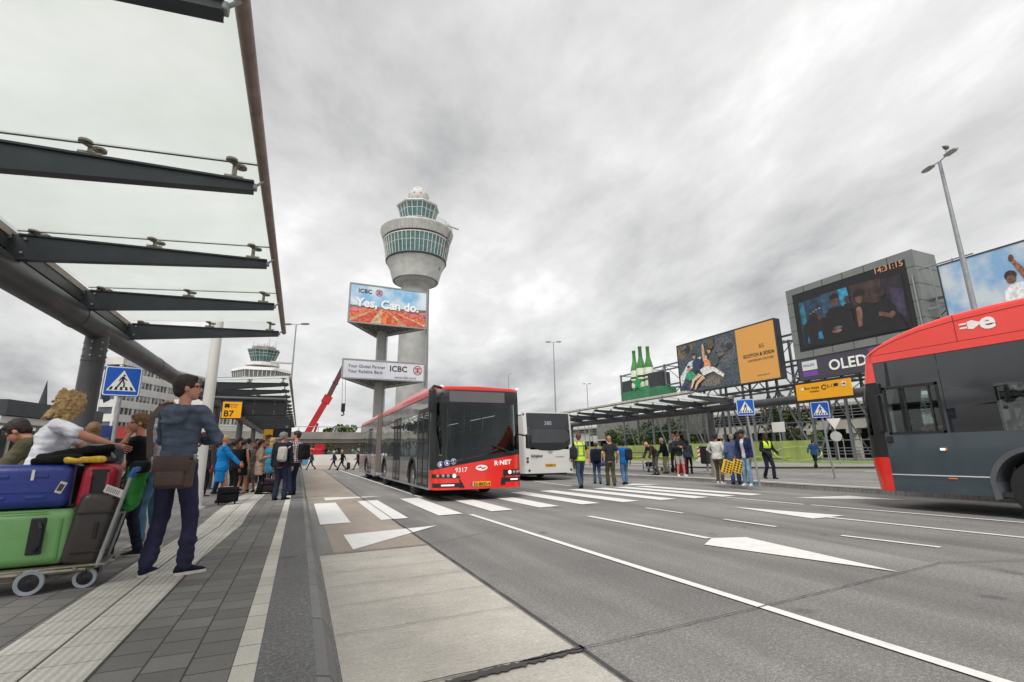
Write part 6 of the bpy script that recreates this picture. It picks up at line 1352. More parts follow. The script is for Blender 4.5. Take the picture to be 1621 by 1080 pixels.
            for k in range(60):
                a = rnd.uniform(0, 2*pi); zz = rnd.uniform(-.17, .12); rr = (.125 if zz < .05 else .10); px_, py_ = rr*cos(a), -.045+rr*sin(a)
                if py_ > .045 and zz < .06: continue
                h.cap(hp(px_*.85, py_*.9, zz+.02), hp(px_*1.06, py_*1.06, zz-.045), .020, .012, n=6)
        elif hk == 'bun':
            h.ell(hp(0, -.024, .040), .084, .102, .096, n=20, k=13, rot=Rh); h.ell(hp(0, -.13, .045), .045, .04, .04, rot=Rh)
        elif hk == 'tail':
            h.ell(hp(0, -.024, .040), .084, .102, .096, n=20, k=13, rot=Rh); h.cap(hp(0, -.12, .03), hp(0, -.13, -.14), .036, .016)
        elif hk == 'cap':
            h.ell(hp(0, -.018, .045), .092, .108, .092, n=20, k=13, rot=Rh); h.cap(hp(-.04, .09, .05), hp(.04, .09, .05), .03, .03, fl=.3)
        finish(solid(h, min(vox, .012), 1 if hk == 'curly' else 2), 'cap' if hk == 'cap' else 'hair', hm, t, wr=.012 if hk == 'curly' else .004, ws=38 if hk == 'curly' else 30, seed=seed, S=S)
    # upper garment
    kind, hx, sl = top[:3]; g = MB(); e = {'tshirt': .012, 'shirt': .016, 'jacket': .030, 'coat': .030, 'hoodie': .022, 'vest': .028, 'puffer': .036}[kind]; z0 = {'coat': .62, 'jacket': .84, 'vest': .88, 'puffer': .84, 'hoodie': .86, 'tshirt': .89, 'shirt': .89}[kind]
    if len(top) > 3 and isinstance(top[3], float): z0 = top[3]
    if z0 < .8:
        rs = []
        for z in (z0, .8): rs.append([T(((.19+.02*(z < .7))*cos(2*pi*k/20), (.145+.01)*sin(2*pi*k/20), z)) for k in range(20)])
        g.rings(rs); torso(g, e, .78, 1.47, 1)
    else: torso(g, e, z0, 1.47, 1)
    g.cap(T((-.135*sw, 0, 1.412)), T((.135*sw, 0, 1.412)), .066+e*.6, .066+e*.6)
    for i in range(2):
        if sl != 'none':
            g.cap(SH[i], EL_[i] if sl == 'long' else SH[i].lerp(EL_[i], .62), .056*bulk+e*.9, (.044*bulk+e*.8) if sl == 'long' else (.055*bulk+e))
            if sl == 'long': g.cap(EL_[i], EL_[i].lerp(WR[i], .92), .045*bulk+e*.8, .032+e*.7)
    if kind == 'hoodie':
        c = T((0, -.09, 1.445))
        for k in range(9):
            a0, a1 = pi+pi*k/9, pi+pi*(k+1)/9; P_ = lambda a: T((.125*cos(a), .015+.115*sin(a), 1.452+.02*sin(a))); g.cap(P_(a0), P_(a1), .042, .042)
        g.ell(T((0, -.135, 1.385)), .125, .055, .095); g.cap(T((-.07, -.16, 1.33)), T((.07, -.16, 1.33)), .035, .035); 
        for sg in (-1, 1): g.cap(T((sg*.12, .02, 1.46)), T((sg*.07, .085, 1.43)), .03, .024)
    if kind in ('jacket', 'coat', 'puffer'):
        for k in range(10):
            a0, a1 = 2*pi*k/10, 2*pi*(k+1)/10; P_ = lambda a: T((.078*cos(a), -.005+.072*sin(a), 1.468+.012*(-sin(a)))); g.cap(P_(a0), P_(a1), .018, .018)
    m = top[4] if len(top) > 4 else cloth(hx)
    pf = top[5] if len(top) > 5 else None
    ms = [m]+([top[6]] if len(top) > 6 else [])
    finish(solid(g, vox, 3), {'vest': 'vest', 'tshirt': 't_shirt', 'puffer': 'jacket'}.get(kind, kind), ms, t, wr=.007*wrk if kind != 'puffer' else .009, ws=11, seed=seed+1, paint=(lambda c, T=T: pf(c)) if pf else None, S=S)
    if kind == 'vest':   # shirt sleeves below a sleeveless vest
        g = MB()
        for i in range(2): g.cap(SH[i], SH[i].lerp(EL_[i], .62 if top[3] == 'short' else 1), .062, .055); 
        if top[3] != 'short':
            for i in range(2): g.cap(EL_[i], EL_[i].lerp(WR[i], .92), .055, .042)
        finish(solid(g, vox, 2), 'sleeves', cloth('#22252b'), t, S=S)
    # lower garment
    kind, hx = bottom[:2]; g = MB(); e = .014
    if kind == 'skirt':
        z0 = bottom[2]; rs = []
        for z, rx, ry in ((z0, .185, .15), (.75, .185, .145), (.88, .18, .135), (1.0, .16, .12)):
            rs.append([(V((rx*cos(2*pi*k/20), hipy+ry*sin(2*pi*k/20), z+hip-.92))) for k in range(20)])
        g.rings(rs)
    else:
        rs = []
        for z, rx, ry in ((.82, .12, .10), (.88, .165*bulk, .122*bulk), (.94, .175*bulk, .126*bulk), (1.0, .165*bulk, .12*bulk), (1.03, .155*bulk, .115*bulk)): rs.append([V((rx*cos(2*pi*k/18), hipy+ry*sin(2*pi*k/18), z+hip-.92)) for k in range(18)])
        g.rings(rs); wide = bottom[2] if len(bottom) > 2 and isinstance(bottom[2], float) else 0.
        for i in range(2):
            if kind == 'shorts': g.cap(HP[i], HP[i].lerp(KN[i], .92), .098*bulk+e, .086)
            elif kind == 'leggings': g.cap(HP[i], KN[i], .100*bulk, .072); g.cap(KN[i], KN[i].lerp(AN[i], .4), .072, .072); g.cap(KN[i].lerp(AN[i], .4), AN[i]+V((0, 0, .02)), .072, .050)
            else:
                g.cap(HP[i], KN[i], .092*bulk+e, .066+wide); g.cap(KN[i], AN[i]+V((0, 0, .0)), .066+wide, .052+wide); dn = (AN[i]-KN[i]).normalized()
                for q_ in (.55, .75, .9): g.cap(KN[i].lerp(AN[i], q_)+V((-.012, 0, 0)), KN[i].lerp(AN[i], q_)+V((.012, .004, .01)), .056+wide, .056+wide)
    finish(solid(g, vox, 3), kind if kind != 'leggings' else 'trousers', cloth(hx), t, wr=.0065, ws=7, seed=seed+2, S=S)
    if belt: pass
    # shoes
    for i in range(2):
        tv = V((sin(radians(-toes[i])), cos(radians(toes[i])), 0)); sv = V((tv.y, -tv.x, 0)); an = AN[i]; zb = an.z-.085
        lift = 0; tilt = feet[i][3] if len(feet[i]) > 3 else 0.
        up_ = V((0, 0, 1))
        if tilt: Rt = Matrix.Rotation(radians(tilt), 3, sv); 
        def P(l, w_, h):
            q = tv*l+sv*w_+up_*(h-.085)
            return an+(Rt @ q if tilt else q)
        b = MB(); secs = [(-.075, .022, .05), (-.06, .034, .085), (-.02, .037, .10), (.04, .040, .085), (.10, .046, .055), (.145, .042, .045), (.175, .024, .03)]
        b.rings([[P(l, w_*cos(2*pi*k/12)*(1.0), .018+(h-.018)*(.5+.5*sin(2*pi*k/12))) for k in range(12)] for l, w_, h in secs])
        so_ = b.build('shoe', cloth(shoes), t, world=False, smooth=True)
        for v in so_.data.vertices: v.co *= S
        b = MB(); b.rings([[P(l, w_*1.08*cos(2*pi*k/12), (.024 if sin(2*pi*k/12) > 0 else .0)) for k in range(12)] for l, w_, h in secs])
        s2 = b.build('sole', cloth(sole or '#2a2826'), so_, world=False)
        for v in s2.data.vertices: v.co *= S
    Mx = Matrix.Translation(V(loc)) @ Matrix.Rotation(rz, 4, 'Z') @ Matrix.Scale(S, 4)
    PFR[t.name] = (Mx, T, hp, SH, WR, S, rz)
    return t
def W(t, p, tors=True):
    Mx, T, hp, SH, WR, S, rz = PFR[t.name]; return Mx @ (T(p) if tors else V(p))
def backpack(label, t, hx, sz=(.30, .17, .44), z=1.20, y=-.21, x=0, hx2=None, strap=True):
    Mx, T, hp, SH, WR, S, rz = PFR[t.name]; c = W(t, (x, y, z)); o = thing('backpack', label, 'backpack', c-V((0, 0, sz[2]/2)), rz); 
    b = MB(); b.rbox((0, 0, sz[2]/2), sz, .07, seg=4); b.build('body', cloth(hx), o, world=False, smooth=40)
    b = MB(); b.rbox((0, -sz[1]*.5, sz[2]*.32), (sz[0]*.8, .06, sz[2]*.42), .028, seg=3); b.build('pocket', cloth(hx2 or hx), o, world=False, smooth=40)
    if strap:
        for sg in (-1, 1):
            b = MB(); f = lambda p: V((p[0]*sg*.11, p[1], p[2]))
            b.tube([f((1, .07, sz[2]*.9)), f((1, .16, sz[2]*1.03)), f((1.05, .26, sz[2]*1.0)), f((1.15, .33, sz[2]*.8)), f((1.3, .33, sz[2]*.45)), f((1.3, .2, sz[2]*.1))], .018, n=6); b.build('strap', cloth(hx), o, world=False)
    return o
def trolleycase(label, loc, rz, hx, sz=(.36, .22, .5), handle=.45, tilt=0):
    o = thing('suitcase', label, 'suitcase', loc, rz, None)
    b = MB(); b.rbox((0, 0, .06+sz[2]/2), sz, .045, seg=3); b.build('shell', cloth(hx), o, world=False, smooth=40)
    b = MB(); b.rbox((0, -sz[1]/2-.01, .06+sz[2]*.3), (sz[0]*.8, .04, sz[2]*.42), .02); b.rbox((0, -sz[1]/2-.01, .06+sz[2]*.75), (sz[0]*.8, .04, sz[2]*.3), .02); b.build('pocket', cloth(hx), o, world=False)
    b = MB()
    for s in (-1, 1): b.cyl((s*.09, sz[1]*.3, .06+sz[2]), (s*.09, sz[1]*.3, .06+sz[2]+handle), .009, n=6)
    b.rbox((0, sz[1]*.3, .06+sz[2]+handle), (.22, .03, .03), .01); b.build('handle', M_galv, o, world=False)
    for s in (-1, 1):
        b = MB(); b.cyl((s*(sz[0]/2-.05)-.015, sz[1]*.3, .045), (s*(sz[0]/2-.05)+.015, sz[1]*.3, .045), .045, n=14); b.build('wheel', M_rub, o, world=False)
    return o
def at(px, py, z=.12): p = G(px, py, z); return (p.x, p.y, z)
def hh(hx, hy, loc, lo=1.5, hi=1.96): return max(lo, min(hi, HT(hx, hy, loc)-loc[2]))
# plaid and reflective stripe patterns
def plaid():
    m = bpy.data.materials.new('checked shirt'); m.use_nodes = True; t = m.node_tree; b = t.nodes['Principled BSDF']; b.inputs['Roughness'].default_value = .9
    c = t.nodes.new('ShaderNodeTexCoord'); cs = []
    for ax in ('X', 'Z'):
        w_ = t.nodes.new('ShaderNodeTexWave'); w_.bands_direction = ax; w_.inputs['Scale'].default_value = 5; t.links.new(c.outputs['Object'], w_.inputs['Vector'])
        r = t.nodes.new('ShaderNodeValToRGB'); r.color_ramp.elements[0].position = .15; r.color_ramp.elements[0].color = (.10, .05, .09, 1); r.color_ramp.elements[1].position = .4; r.color_ramp.elements[1].color = (.72, .66, .66, 1); t.links.new(w_.outputs['Fac'], r.inputs[0]); cs.append(r.outputs[0])
    x = t.nodes.new('ShaderNodeMix'); x.data_type = 'RGBA'; x.blend_type = 'MULTIPLY'; x.inputs[0].default_value = .9; t.links.new(cs[0], x.inputs[6]); t.links.new(cs[1], x.inputs[7]); t.links.new(x.outputs[2], b.inputs['Base Color']); return m
M_hiv = mat('hi vis yellow', '#b7d821', .6, 0, 6, .1, .2, 40); M_refl = mat('reflective band', '#6c7560', .4, .2, 4, .1)
# ---- foreground man
L0 = ((at(229, 916)[0]+at(281, 912)[0])/2, (at(229, 916)[1]+at(281, 912)[1])/2+.03, .12)
fm = person('man in blue hooded top and navy trousers standing on the tactile paving seen from behind', L0, -24, 1.93, .0085, 'p', lean=-1, head=(-62, -4), feet=[(-.17, .02, 0), (.135, .07, 0)], toes=(14, -38), hands=[(-.02, .22, 1.20), (.06, .24, 1.16)], poles=[(-1, -.25, -.5), (1, -.25, -.5)],
     wrk=1.7, top=('hoodie', '#566070', 'long', .92), bottom=('trousers', '#31314a', .006), hair=('short', '#33271f'), shoes='#1d2335', sole='#cfcabf', bulk=.90, seed=3, hdir=[(1, .3, .1), (-1, .2, .1)])
Mx, T_, hp, SH, WR_, S, rz = PFR[fm.name]
b = MB()
for sg in (-1, 1):
    c = hp(sg*.034, .098, .010); 
    for k in range(12): a0, a1 = 2*pi*k/12, 2*pi*(k+1)/12; Rr = (hp(1, 0, 0)-hp(0, 0, 0)); U = hp(0, 0, 1)-hp(0, 0, 0); b.cyl(c+Rr*.024*cos(a0)+U*.016*sin(a0), c+Rr*.024*cos(a1)+U*.016*sin(a1), .002, n=5)
    b.cyl(hp(sg*.058, .095, .014), hp(sg*.083, -.005, .012), .0022, n=5)
b.cyl(hp(-.01, .104, .012), hp(.01, .104, .012), .002, n=5); g_ = b.build('glasses', M_dark, fm, world=False)
for v in g_.data.vertices: v.co *= S
bg = W(fm, (.10, -.21, .745), False); t = thing('shoulder_bag', 'brown leather shoulder bag hanging behind the man in the blue hooded top', 'bag', bg, rz+.05); M_lea = mat('brown leather', '#4a3832', .5, 0, 7, .22, .4, 45)
b = MB(); b.rbox((.03, 0, .14), (.33, .12, .28), .035, seg=4); b.build('body', M_lea, t, world=False, smooth=40)
b = MB(); b.rbox((.03, -.066, .105), (.27, .03, .16), .014, seg=3); b.build('pocket', M_lea, t, world=False, smooth=40)
b = MB(); b.rbox((.03, -.073, .225), (.335, .02, .14), .01, seg=3); b.rbox((.03, 0, .297), (.335, .13, .014), .006); b.build('flap', mat('dark leather', '#45302c', .4, 0, 5, .22, .3, 40), t, world=False, smooth=40)
Mi = (Matrix.Translation(bg) @ Matrix.Rotation(rz+.05, 4, 'Z')).inverted()
pts = [Mi @ W(fm, p) for p in ((-.135, -.175, 1.0), (-.145, -.178, 1.10), (-.165, -.180, 1.24), (-.175, -.155, 1.36), (-.165, -.085, 1.46), (-.15, 0, 1.497), (-.13, .09, 1.44), (-.08, .165, 1.30))]
pts = [V((-.13, .0, .27))]+pts
b = MB()
for p, q in zip(pts, pts[1:]): b.beam(p, q+(q-p)*.06, .052, .009, up=(.3, -1, .1))
for k in (.12, .3): p = pts[0].lerp(pts[1], k); 
b.rbox(pts[0].lerp(pts[1], .5), (.055, .02, .04), .006, m=1); b.rbox((.20, 0, .29), (.02, .03, .05), .006, m=1)
b.build('strap', [M_lea, M_galv], t, world=False)
# ---- luggage trolley
TR = V((-1.80, 5.92, .12)); tr = thing('luggage_trolley', 'airport luggage trolley loaded with cases beside the man in the hooded top', 'trolley', TR, .12)
b = MB()
for y in (-.28, .28): b.tube([(-1.15, y, .17), (-.55, y, .17), (.12, y*.8, .16), (.22, y*.5, .18)], .02)
for x in (-1.1, -.7, -.3, .05): b.cyl((x, -.28, .18), (x, .28, .18), .015, n=8)
b.tube([(-.95, -.24, .15), (-.5, -.20, .10), (-.05, -.20, .12), (.1, -.1, .15)], .012); b.rbox((-.35, 0, .19), (1.2, .5, .015), .005)
b.build('frame', M_steelw, tr, world=False)
b = MB(); b.tube([(.19, -.22, .17), (.34, -.24, .95)], .017); b.tube([(.19, .22, .17), (.34, .24, .95)], .017); b.cyl((.34, -.24, .95), (.34, .24, .95), .016); b.cyl((.27, -.23, .6), (.27, .23, .6), .012); b.build('upright', M_galv, tr, world=False)
b = MB(); b.cyl((.36, -.27, 1.0), (.36, .27, 1.0), .026, n=12); b.cap((.34, -.24, .95), (.36, -.25, 1.0), .026, .026); b.cap((.34, .24, .95), (.36, .25, 1.0), .026, .026); b.build('handle', mat('blue plastic handle', '#2f5fae', .4), tr, world=False)
for x, y in ((-.23, -.26), (.10, .18), (.12, -.20), (-1.05, -.05)):
    r = .100 if x < 0 else .085
    b = MB(); b.torus((x, y, r), [(r*.68, -.018), (r*.96, -.02), (r, -.01), (r, .01), (r*.96, .02), (r*.68, .018)], n=28, axis='y'); wo = b.build('wheel', mat('grey trolley tyre', '#8a9298', .6, 0, 10, .15), tr, world=False, smooth=35)
    b = MB(); b.lathe((x, y, r), [(.01, -.02), (r*.69, -.012), (r*.69, .012), (.01, .02)], n=20, axis='y'); b.build('hub', M_dark, wo, world=False)
    b = MB(); b.beam((x-.03, y, .19), (x, y, r), .05, .035, up=(0, 1, 0)); b.cyl((x, y-.03, r), (x, y+.03, r), .012, n=8); b.build('caster_fork', M_dark, wo, world=False)
def hardcase(label, c, sz, hx, rot, name='suitcase', ridges=True, rz=.12):
    o = thing(name, label, 'suitcase', c, rz); m = mat('shell '+hx, hx, .38, 0, 3, .12, .15, 60); Rm = Matrix.Rotation(rot, 3, 'Y')
    b = MB(); b.rbox((0, 0, sz[2]/2), sz, .075, Rm, seg=5); b.build('shell', m, o, world=False, smooth=40)
    return o, Rm, m
o, Rm, m = hardcase('large green hard suitcase lying on its side at the bottom of the trolley', (-2.36, 5.93, .33), (1.06, .52, .46), '#68965e', 0, rz=.10)
b = MB(); b.rbox((.30, -.262, .25), (.105, .02, .30), .04, seg=3); ho = b.build('handle_recess', M_dark, o, world=False)
b = MB(); b.tube([(.31, -.275, .13), (.33, -.295, .17), (.33, -.295, .31), (.31, -.275, .36)], .015); b.build('grip', M_dark, ho, world=False)
b = MB(); b.rbox((.45, -.262, .22), (.022, .012, .34), .006); b.rbox((-.05, -.261, .45), (.8, .01, .012), .004); b.build('zip', mat('shell trim', '#4f8a45', .5), o, world=False)
o, Rm, m = hardcase('large blue hard suitcase lying across the green one on the trolley', (-2.40, 5.98, .80), (.98, .50, .38), '#26357f', 0, rz=.10)
b = MB()
for z in (.10, .28): 
    for x in (-.28, .0, .26): b.rbox((x, -.252, z), (.13, .012, .028), .006)
b.rbox((0, -.252, .19), (.9, .006, .10), .003); b.build('ribs', m, o, world=False)
b = MB(); b.rbox((.22, -.258, .29), (.022, .008, .09), .003); b.build('badge', M_offw, o, world=False)
b = MB(); b.box((.485, -.2, .02), (.50, .22, .36)); b.build('zip', M_dark, o, world=False)
o, Rm, m = hardcase('red cabin suitcase standing between the blue case and the trolley handle', (-1.74, 6.02, .76), (.26, .42, .42), '#b0263c', radians(3), rz=.14)
b = MB(); b.rbox((.015, -.215, .22), (.13, .012, .30), .02, seg=3); b.build('handle_recess', M_dark, o, world=False); b = MB(); b.tube([(-.05, -.225, .34), (-.05, -.24, .30), (-.05, -.24, .14), (-.05, -.225, .10)], .014); b.tube([(.08, -.225, .34), (.08, -.235, .14)], .014); b.build('grip', m, o, world=False)
o, Rm, m = hardcase('dark grey soft suitcase leaning on its end under the red case', (-1.72, 5.98, .30), (.30, .50, .62), '#3a3432', radians(10), rz=.12)
b = MB()
for z in (.12, .45): b.rbox((.03, -.255, z), (.26, .012, .02), .004)
b.build('strap', M_dark, o, world=False); b = MB(); b.rbox((.05, -.26, .3), (.03, .02, .14), .008); b.build('handle', M_dark, o, world=False)
def softbag(name, label, cat, c, parts, hx, vox=.012, wr=.010, rz=0., m=None, seed=0):
    o = thing(name, label, cat, c, rz); b = MB()
    for a in parts: b.cap(*a) if isinstance(a[1], tuple) else b.ell(*a)
    finish(solid(b, vox, 3), 'body', m or cloth(hx), o, wr=wr, ws=12, seed=seed); return o
softbag('folded_jacket', 'black folded jacket lying on top of the blue suitcase', 'jacket', (-1.98, 5.92, 1.18), [((-.20, 0, .05), (.0, -.02, .09), .055, .06), ((0, -.02, .09), (.30, .0, .15), .06, .04), ((-.18, .10, .04), (.25, .10, .10), .06, .06), ((-.22, -.08, .03), (.1, -.1, .05), .04, .045)], '#17171a', seed=4)
cm = pmat('bag print', '#c99a2a', '#e8c23c', 30)
softbag('pouch', 'yellow patterned pouch on the red suitcase beside the folded jacket', 'pouch', (-1.83, 5.80, 1.18), [((-.12, 0, .035), (.13, .02, .04), .036, .034)], '#e0b52e', .008, .006, m=cm, seed=5)
o = softbag('backpack', 'grey backpack lying on top of the red suitcase under the woman’s hand', 'backpack', (-1.80, 6.12, 1.18), [((-.08, 0, .09), (.08, .0, .09), .115, .10), ((-.08, -.08, .07), (.08, -.1, .06), .06, .05)], '#55535a', seed=6)
b = MB(); b.tube([(-.12, -.14, .06), (-.05, -.16, .17), (.06, -.15, .17), (.14, -.12, .05)], .014); b.build('strap', cloth('#8a8790'), o, world=False)
o = softbag('rucksack', 'bright green and black rucksack hanging on the trolley handle', 'rucksack', (-1.50, 6.08, .72), [((0, 0, .08), (.03, 0, .38), .085, .10), ((.02, -.07, .1), (.02, -.07, .3), .05, .06)], '#3f9a4c', seed=7)
b = MB(); b.rbox((.05, -.04, .42), (.16, .16, .12), .04); b.build('lid', cloth('#22262a'), o, world=False)
for lab, c, rz_, sz in (('white paper luggage tag on the red suitcase nearest the blue one', (-1.93, 5.70, .98), .5, (.05, .10)), ('white paper luggage label with bars hanging from the dark suitcase', (-1.55, 5.74, .93), -.3, (.18, .07))):
    o = thing('luggage_tag', lab, 'tag', c, rz_); b = MB(); rt = Matrix.Rotation(.35, 3, 'Y'); b.rbox((0, 0, 0), (sz[0], .004, sz[1]), .0015, rt); b.build('paper', M_offw, o, world=False)
    b = MB(); 
    for k in range(7): b.rbox(rt @ V((-sz[0]*.35+k*sz[0]*.1, -.004, 0)), (.004, .002, sz[1]*.6), .0005, rt)
    b.build('bars', M_gtxt, o, world=False)
# ---- people round the trolley
wl = (-2.42, 6.58, .12)
person('woman with curly blonde hair and white t-shirt leaning over the luggage trolley', wl, -80, 1.80, .009, 'l', True, lean=12, head=(28, 6), wrk=1.5, feet=[(-.1, 0, 0), (.1, .05, 0)], hands=[(-.05, .50, 1.16), (.30, .58, 1.20)], poles=[(-.6, -.4, -1), (.6, -.4, -1)], top=('tshirt', '#d9dade', 'short'), bottom=('trousers', '#28303f'), hair=('curly', '#a98a5c'), seed=11, bulk=1.1, shoes='#303030')
bl = (-1.74, 7.15, .12)
person('boy in black t-shirt and dark jeans with a hand at his mouth', bl, 100, 1.62, .009, 'l', lean=4, head=(10, 4), feet=[(-.09, .16, 0), (.10, -.12, 0)], toes=(5, -12), hands=[(-.02, .15, 1.47), (.20, .05, .95)], poles=[(-.5, .2, -1), None], top=('tshirt', '#17181b', 'short'), bottom=('trousers', '#1f2433', .006), hair=('short', '#6b4c33'), shoes='#2c2c30', sole='#c9c5ba', seed=12)
w2 = (-1.62, 7.25, .12)
person('woman with long blonde hair and striped top behind the man in the hooded top', (-1.66, 7.75, .12), 70, 1.82, .010, 'l', True, head=(10, 8), feet=[(-.08, .05, 0), (.09, -.04, 0)], hands=[(-.12, .30, 1.02), (.05, .30, 1.0)], poles=[(-1, -.3, -1), (1, -.3, -1)], top=('tshirt', '#b9b4b5', 'short'), bottom=('leggings', '#4c6f86'), hair=('long', '#a88a5f'), shoes='#b9b4aa', sole='#d5d0c6', seed=13)
softbag('jacket', 'black jacket draped over the arm of the blonde woman in the striped top', 'jacket', (-1.84, 7.5, .86), [((0, 0, .34), (-.06, .0, .04), .07, .10), ((.03, .05, .38), (.0, .05, .10), .06, .09)], '#141518', seed=14)
p = AD(22, 668, 7.3)
person('young man in olive jacket bending forward at the left edge', (p.x+.46, p.y+.1, .12), 88, 1.72, .010, 'l', lean=44, head=(0, 14), hip=.90, feet=[(-.10, .0, 0), (.12, .12, 0)], hands=[(-.18, .62, .80), (.18, .60, .80)], top=('jacket', '#5c5844', 'long'), bottom=('trousers', '#2b2c30'), hair=('short', '#2b211c'), seed=15)
p = AD(150, 670, 8.6)
person('person with light brown hair standing behind the canopy post', (p.x, p.y, .12), 20, min(1.7, HT(150, 670, p)-.12), .012, 'l', True, top=('shirt', '#6d6a60', 'long'), bottom=('trousers', '#33353a'), hair=('long', '#7d6148'), seed=16)
# ---- queue at the distant canopy
def q_(label, hx, hy, fx, fy, yaw, seed, z=.12, vox=.015, lo=1.55, hi=1.93, **k):
    l = at(fx, fy, z); return person(label, l, yaw, hh(hx, hy, l, lo, hi), vox, seed=seed, **k)
a = q_('woman in bright blue uniform jacket and skirt with bare legs', 362, 690, 345, 797, -78, 21, skin='l', fem=True, bulk=1.12, head=(10, 4), feet=[(-.08, .0, 0), (.08, .12, 0)], hands=[(.0, .42, 1.0), (.22, .38, 1.0)], top=('jacket', '#1c82c9', 'long', .84), bottom=('skirt', '#1878bb', .55), hair=('bun', '#b08a5e'), shoes='#26211f')
trolleycase('small black cabin case beside the woman in the blue uniform', at(359, 799), .2, '#17181b', (.44, .26, .34), .0)
q_('person in black trousers with a red bag behind the woman in blue', 333, 700, 318, 786, -60, 22, skin='m', fem=True, top=('jacket', '#2c2a2c', 'long'), bottom=('trousers', '#1b1b1e'), hair=('long', '#201a18'), shoes='#8a5a44')
o = softbag('handbag', 'red handbag carried beside the woman in the blue uniform', 'handbag', at(330, 775)[:2]+(.75,), [((-.06, 0, .1), (.06, 0, .1), .09, .09)], '#b5203a', seed=3)
q_('dark haired man half hidden behind the woman in the blue uniform', 348, 703, 338, 782, -100, 23, skin='m', top=('shirt', '#31333b', 'long'), bottom=('trousers', '#26365c'), hair=('short', '#1d1815'))
b7 = q_('woman in black dress with bare arms and a black backpack', 386, 697, 378, 782, -35, 24, skin='l', fem=True, feet=[(-.09, 0, 0), (.1, .1, 0)], hands=[(-.1, .3, 1.15), None], top=('tshirt', '#17171a', 'none', .60), bottom=('skirt', '#17171a', .62), hair=('tail', '#1f1a18'), shoes='#a5745d')
backpack('black backpack worn by the woman in the black dress', b7, '#1b1b1e')
q_('person in long black trousers and top left of the backpack woman', 371, 708, 364, 786, -60, 25, skin='m', fem=True, top=('jacket', '#1e1e22', 'long'), bottom=('trousers', '#17171a', .02), hair=('bun', '#1b1614'))
q_('woman in beige knee length coat with black trousers holding a phone to her ear', 412, 697, 407, 783, -80, 26, skin='l', fem=True, bulk=1.02, feet=[(-.1, .0, 0), (.1, .06, 0)], hands=[(-.05, .12, 1.56), (.1, .2, 1.2)], top=('coat', '#9a8375', 'long'), bottom=('trousers', '#151519'), hair=('tail', '#2b1d18'))
q_('tall man with short dark hair behind the beige coat', 418, 689, 418, 776, -140, 27, skin='l', top=('shirt', '#54323a', 'long'), bottom=('trousers', '#24283a'), hair=('short', '#3a2a22'))
q_('bald man with sunglasses in olive shirt in the middle of the queue', 400, 704, 396, 779, 150, 28, skin='m', top=('tshirt', '#4b4a3c', 'short'), bottom=('shorts', '#5a5a52'), hair=('crop', '#2a2320'))
q_('woman with blonde hair and light blue dress between beige coat and dark jacket', 428, 694, 424, 779, -30, 29, skin='l', fem=True, top=('tshirt', '#3f93b8', 'short', .62), bottom=('skirt', '#3f93b8', .60), hair=('long', '#b59a6a'))
dj = q_('grey haired person in navy jacket and trousers at the end of the queue', 440, 685, 440, 792, -30, 30, skin='l', bulk=1.12, head=(-30, 0), feet=[(-.1, -.02, 0), (.11, .08, 0)], toes=(10, -20), top=('jacket', '#20222b', 'long'), bottom=('trousers', '#262c40', .012), hair=('short', '#7a7672'), shoes='#1b1c20')
backpack('small pale grey backpack on the shoulder of the person in the navy jacket', dj, '#a7a49c', (.24, .13, .38), 1.18, -.20, .13)
cs = q_('man in red and white checked shirt with a black backpack', 465, 683, 462, 784, 40, 31, skin='l', head=(40, 0), feet=[(-.1, -.05, 0), (.11, .08, 0)], top=('shirt', '#b8a8aa', 'long', .88, plaid()), bottom=('trousers', '#232a42', .008), hair=('short', '#2c211c'))
backpack('bulky black backpack worn by the man in the checked shirt', cs, '#19191c', (.33, .20, .46), 1.18, -.22, .1)
trolleycase('dark brown travel bag standing behind the woman in the beige coat', at(421, 782), .3, '#33272b', (.45, .28, .36), .0)
rq = random.Random(9); tops_ = ['#3b3f4a', '#6a6459', '#8b8f96', '#25262b', '#6b2f38', '#2e4a6b', '#9a958a']
extra = [(352, 32, 12), (379, 24, 5), (392, 27, 9), (405, 30, 9), (412, 36, 15), (446, 34, 12), (427, 33, 10), (372, 34, 5)]
desc = ['in charcoal top', 'in taupe top', 'in pale grey top', 'in black top', 'in maroon top', 'in dark blue top', 'in stone coloured top', 'in brown top']; cols = ['#3b3f4a', '#6a6459', '#8b8f96', '#202126', '#6b2f38', '#2e4a6b', '#9a958a', '#54443a']
for i, (px, D, yv) in enumerate(extra):
    p = AD(px, 720, D*.8 if D > 20 else D); person('far queueing person %s under the distant canopy' % desc[i], (p.x, p.y, .12), rq.uniform(-160, 20), rq.uniform(1.62, 1.84), .022, skin=rq.choice('lmp'), fem=i % 2 == 0, top=('jacket', cols[i], 'long'), bottom=('trousers', rq.choice(['#222633', '#1c1c20', '#3a3a3c'])), hair=(rq.choice(['short', 'tail', 'crop']), rq.choice(['#2b211c', '#6b5138', '#1d1815'])), seed=40+i, group='people waiting far down the platform')
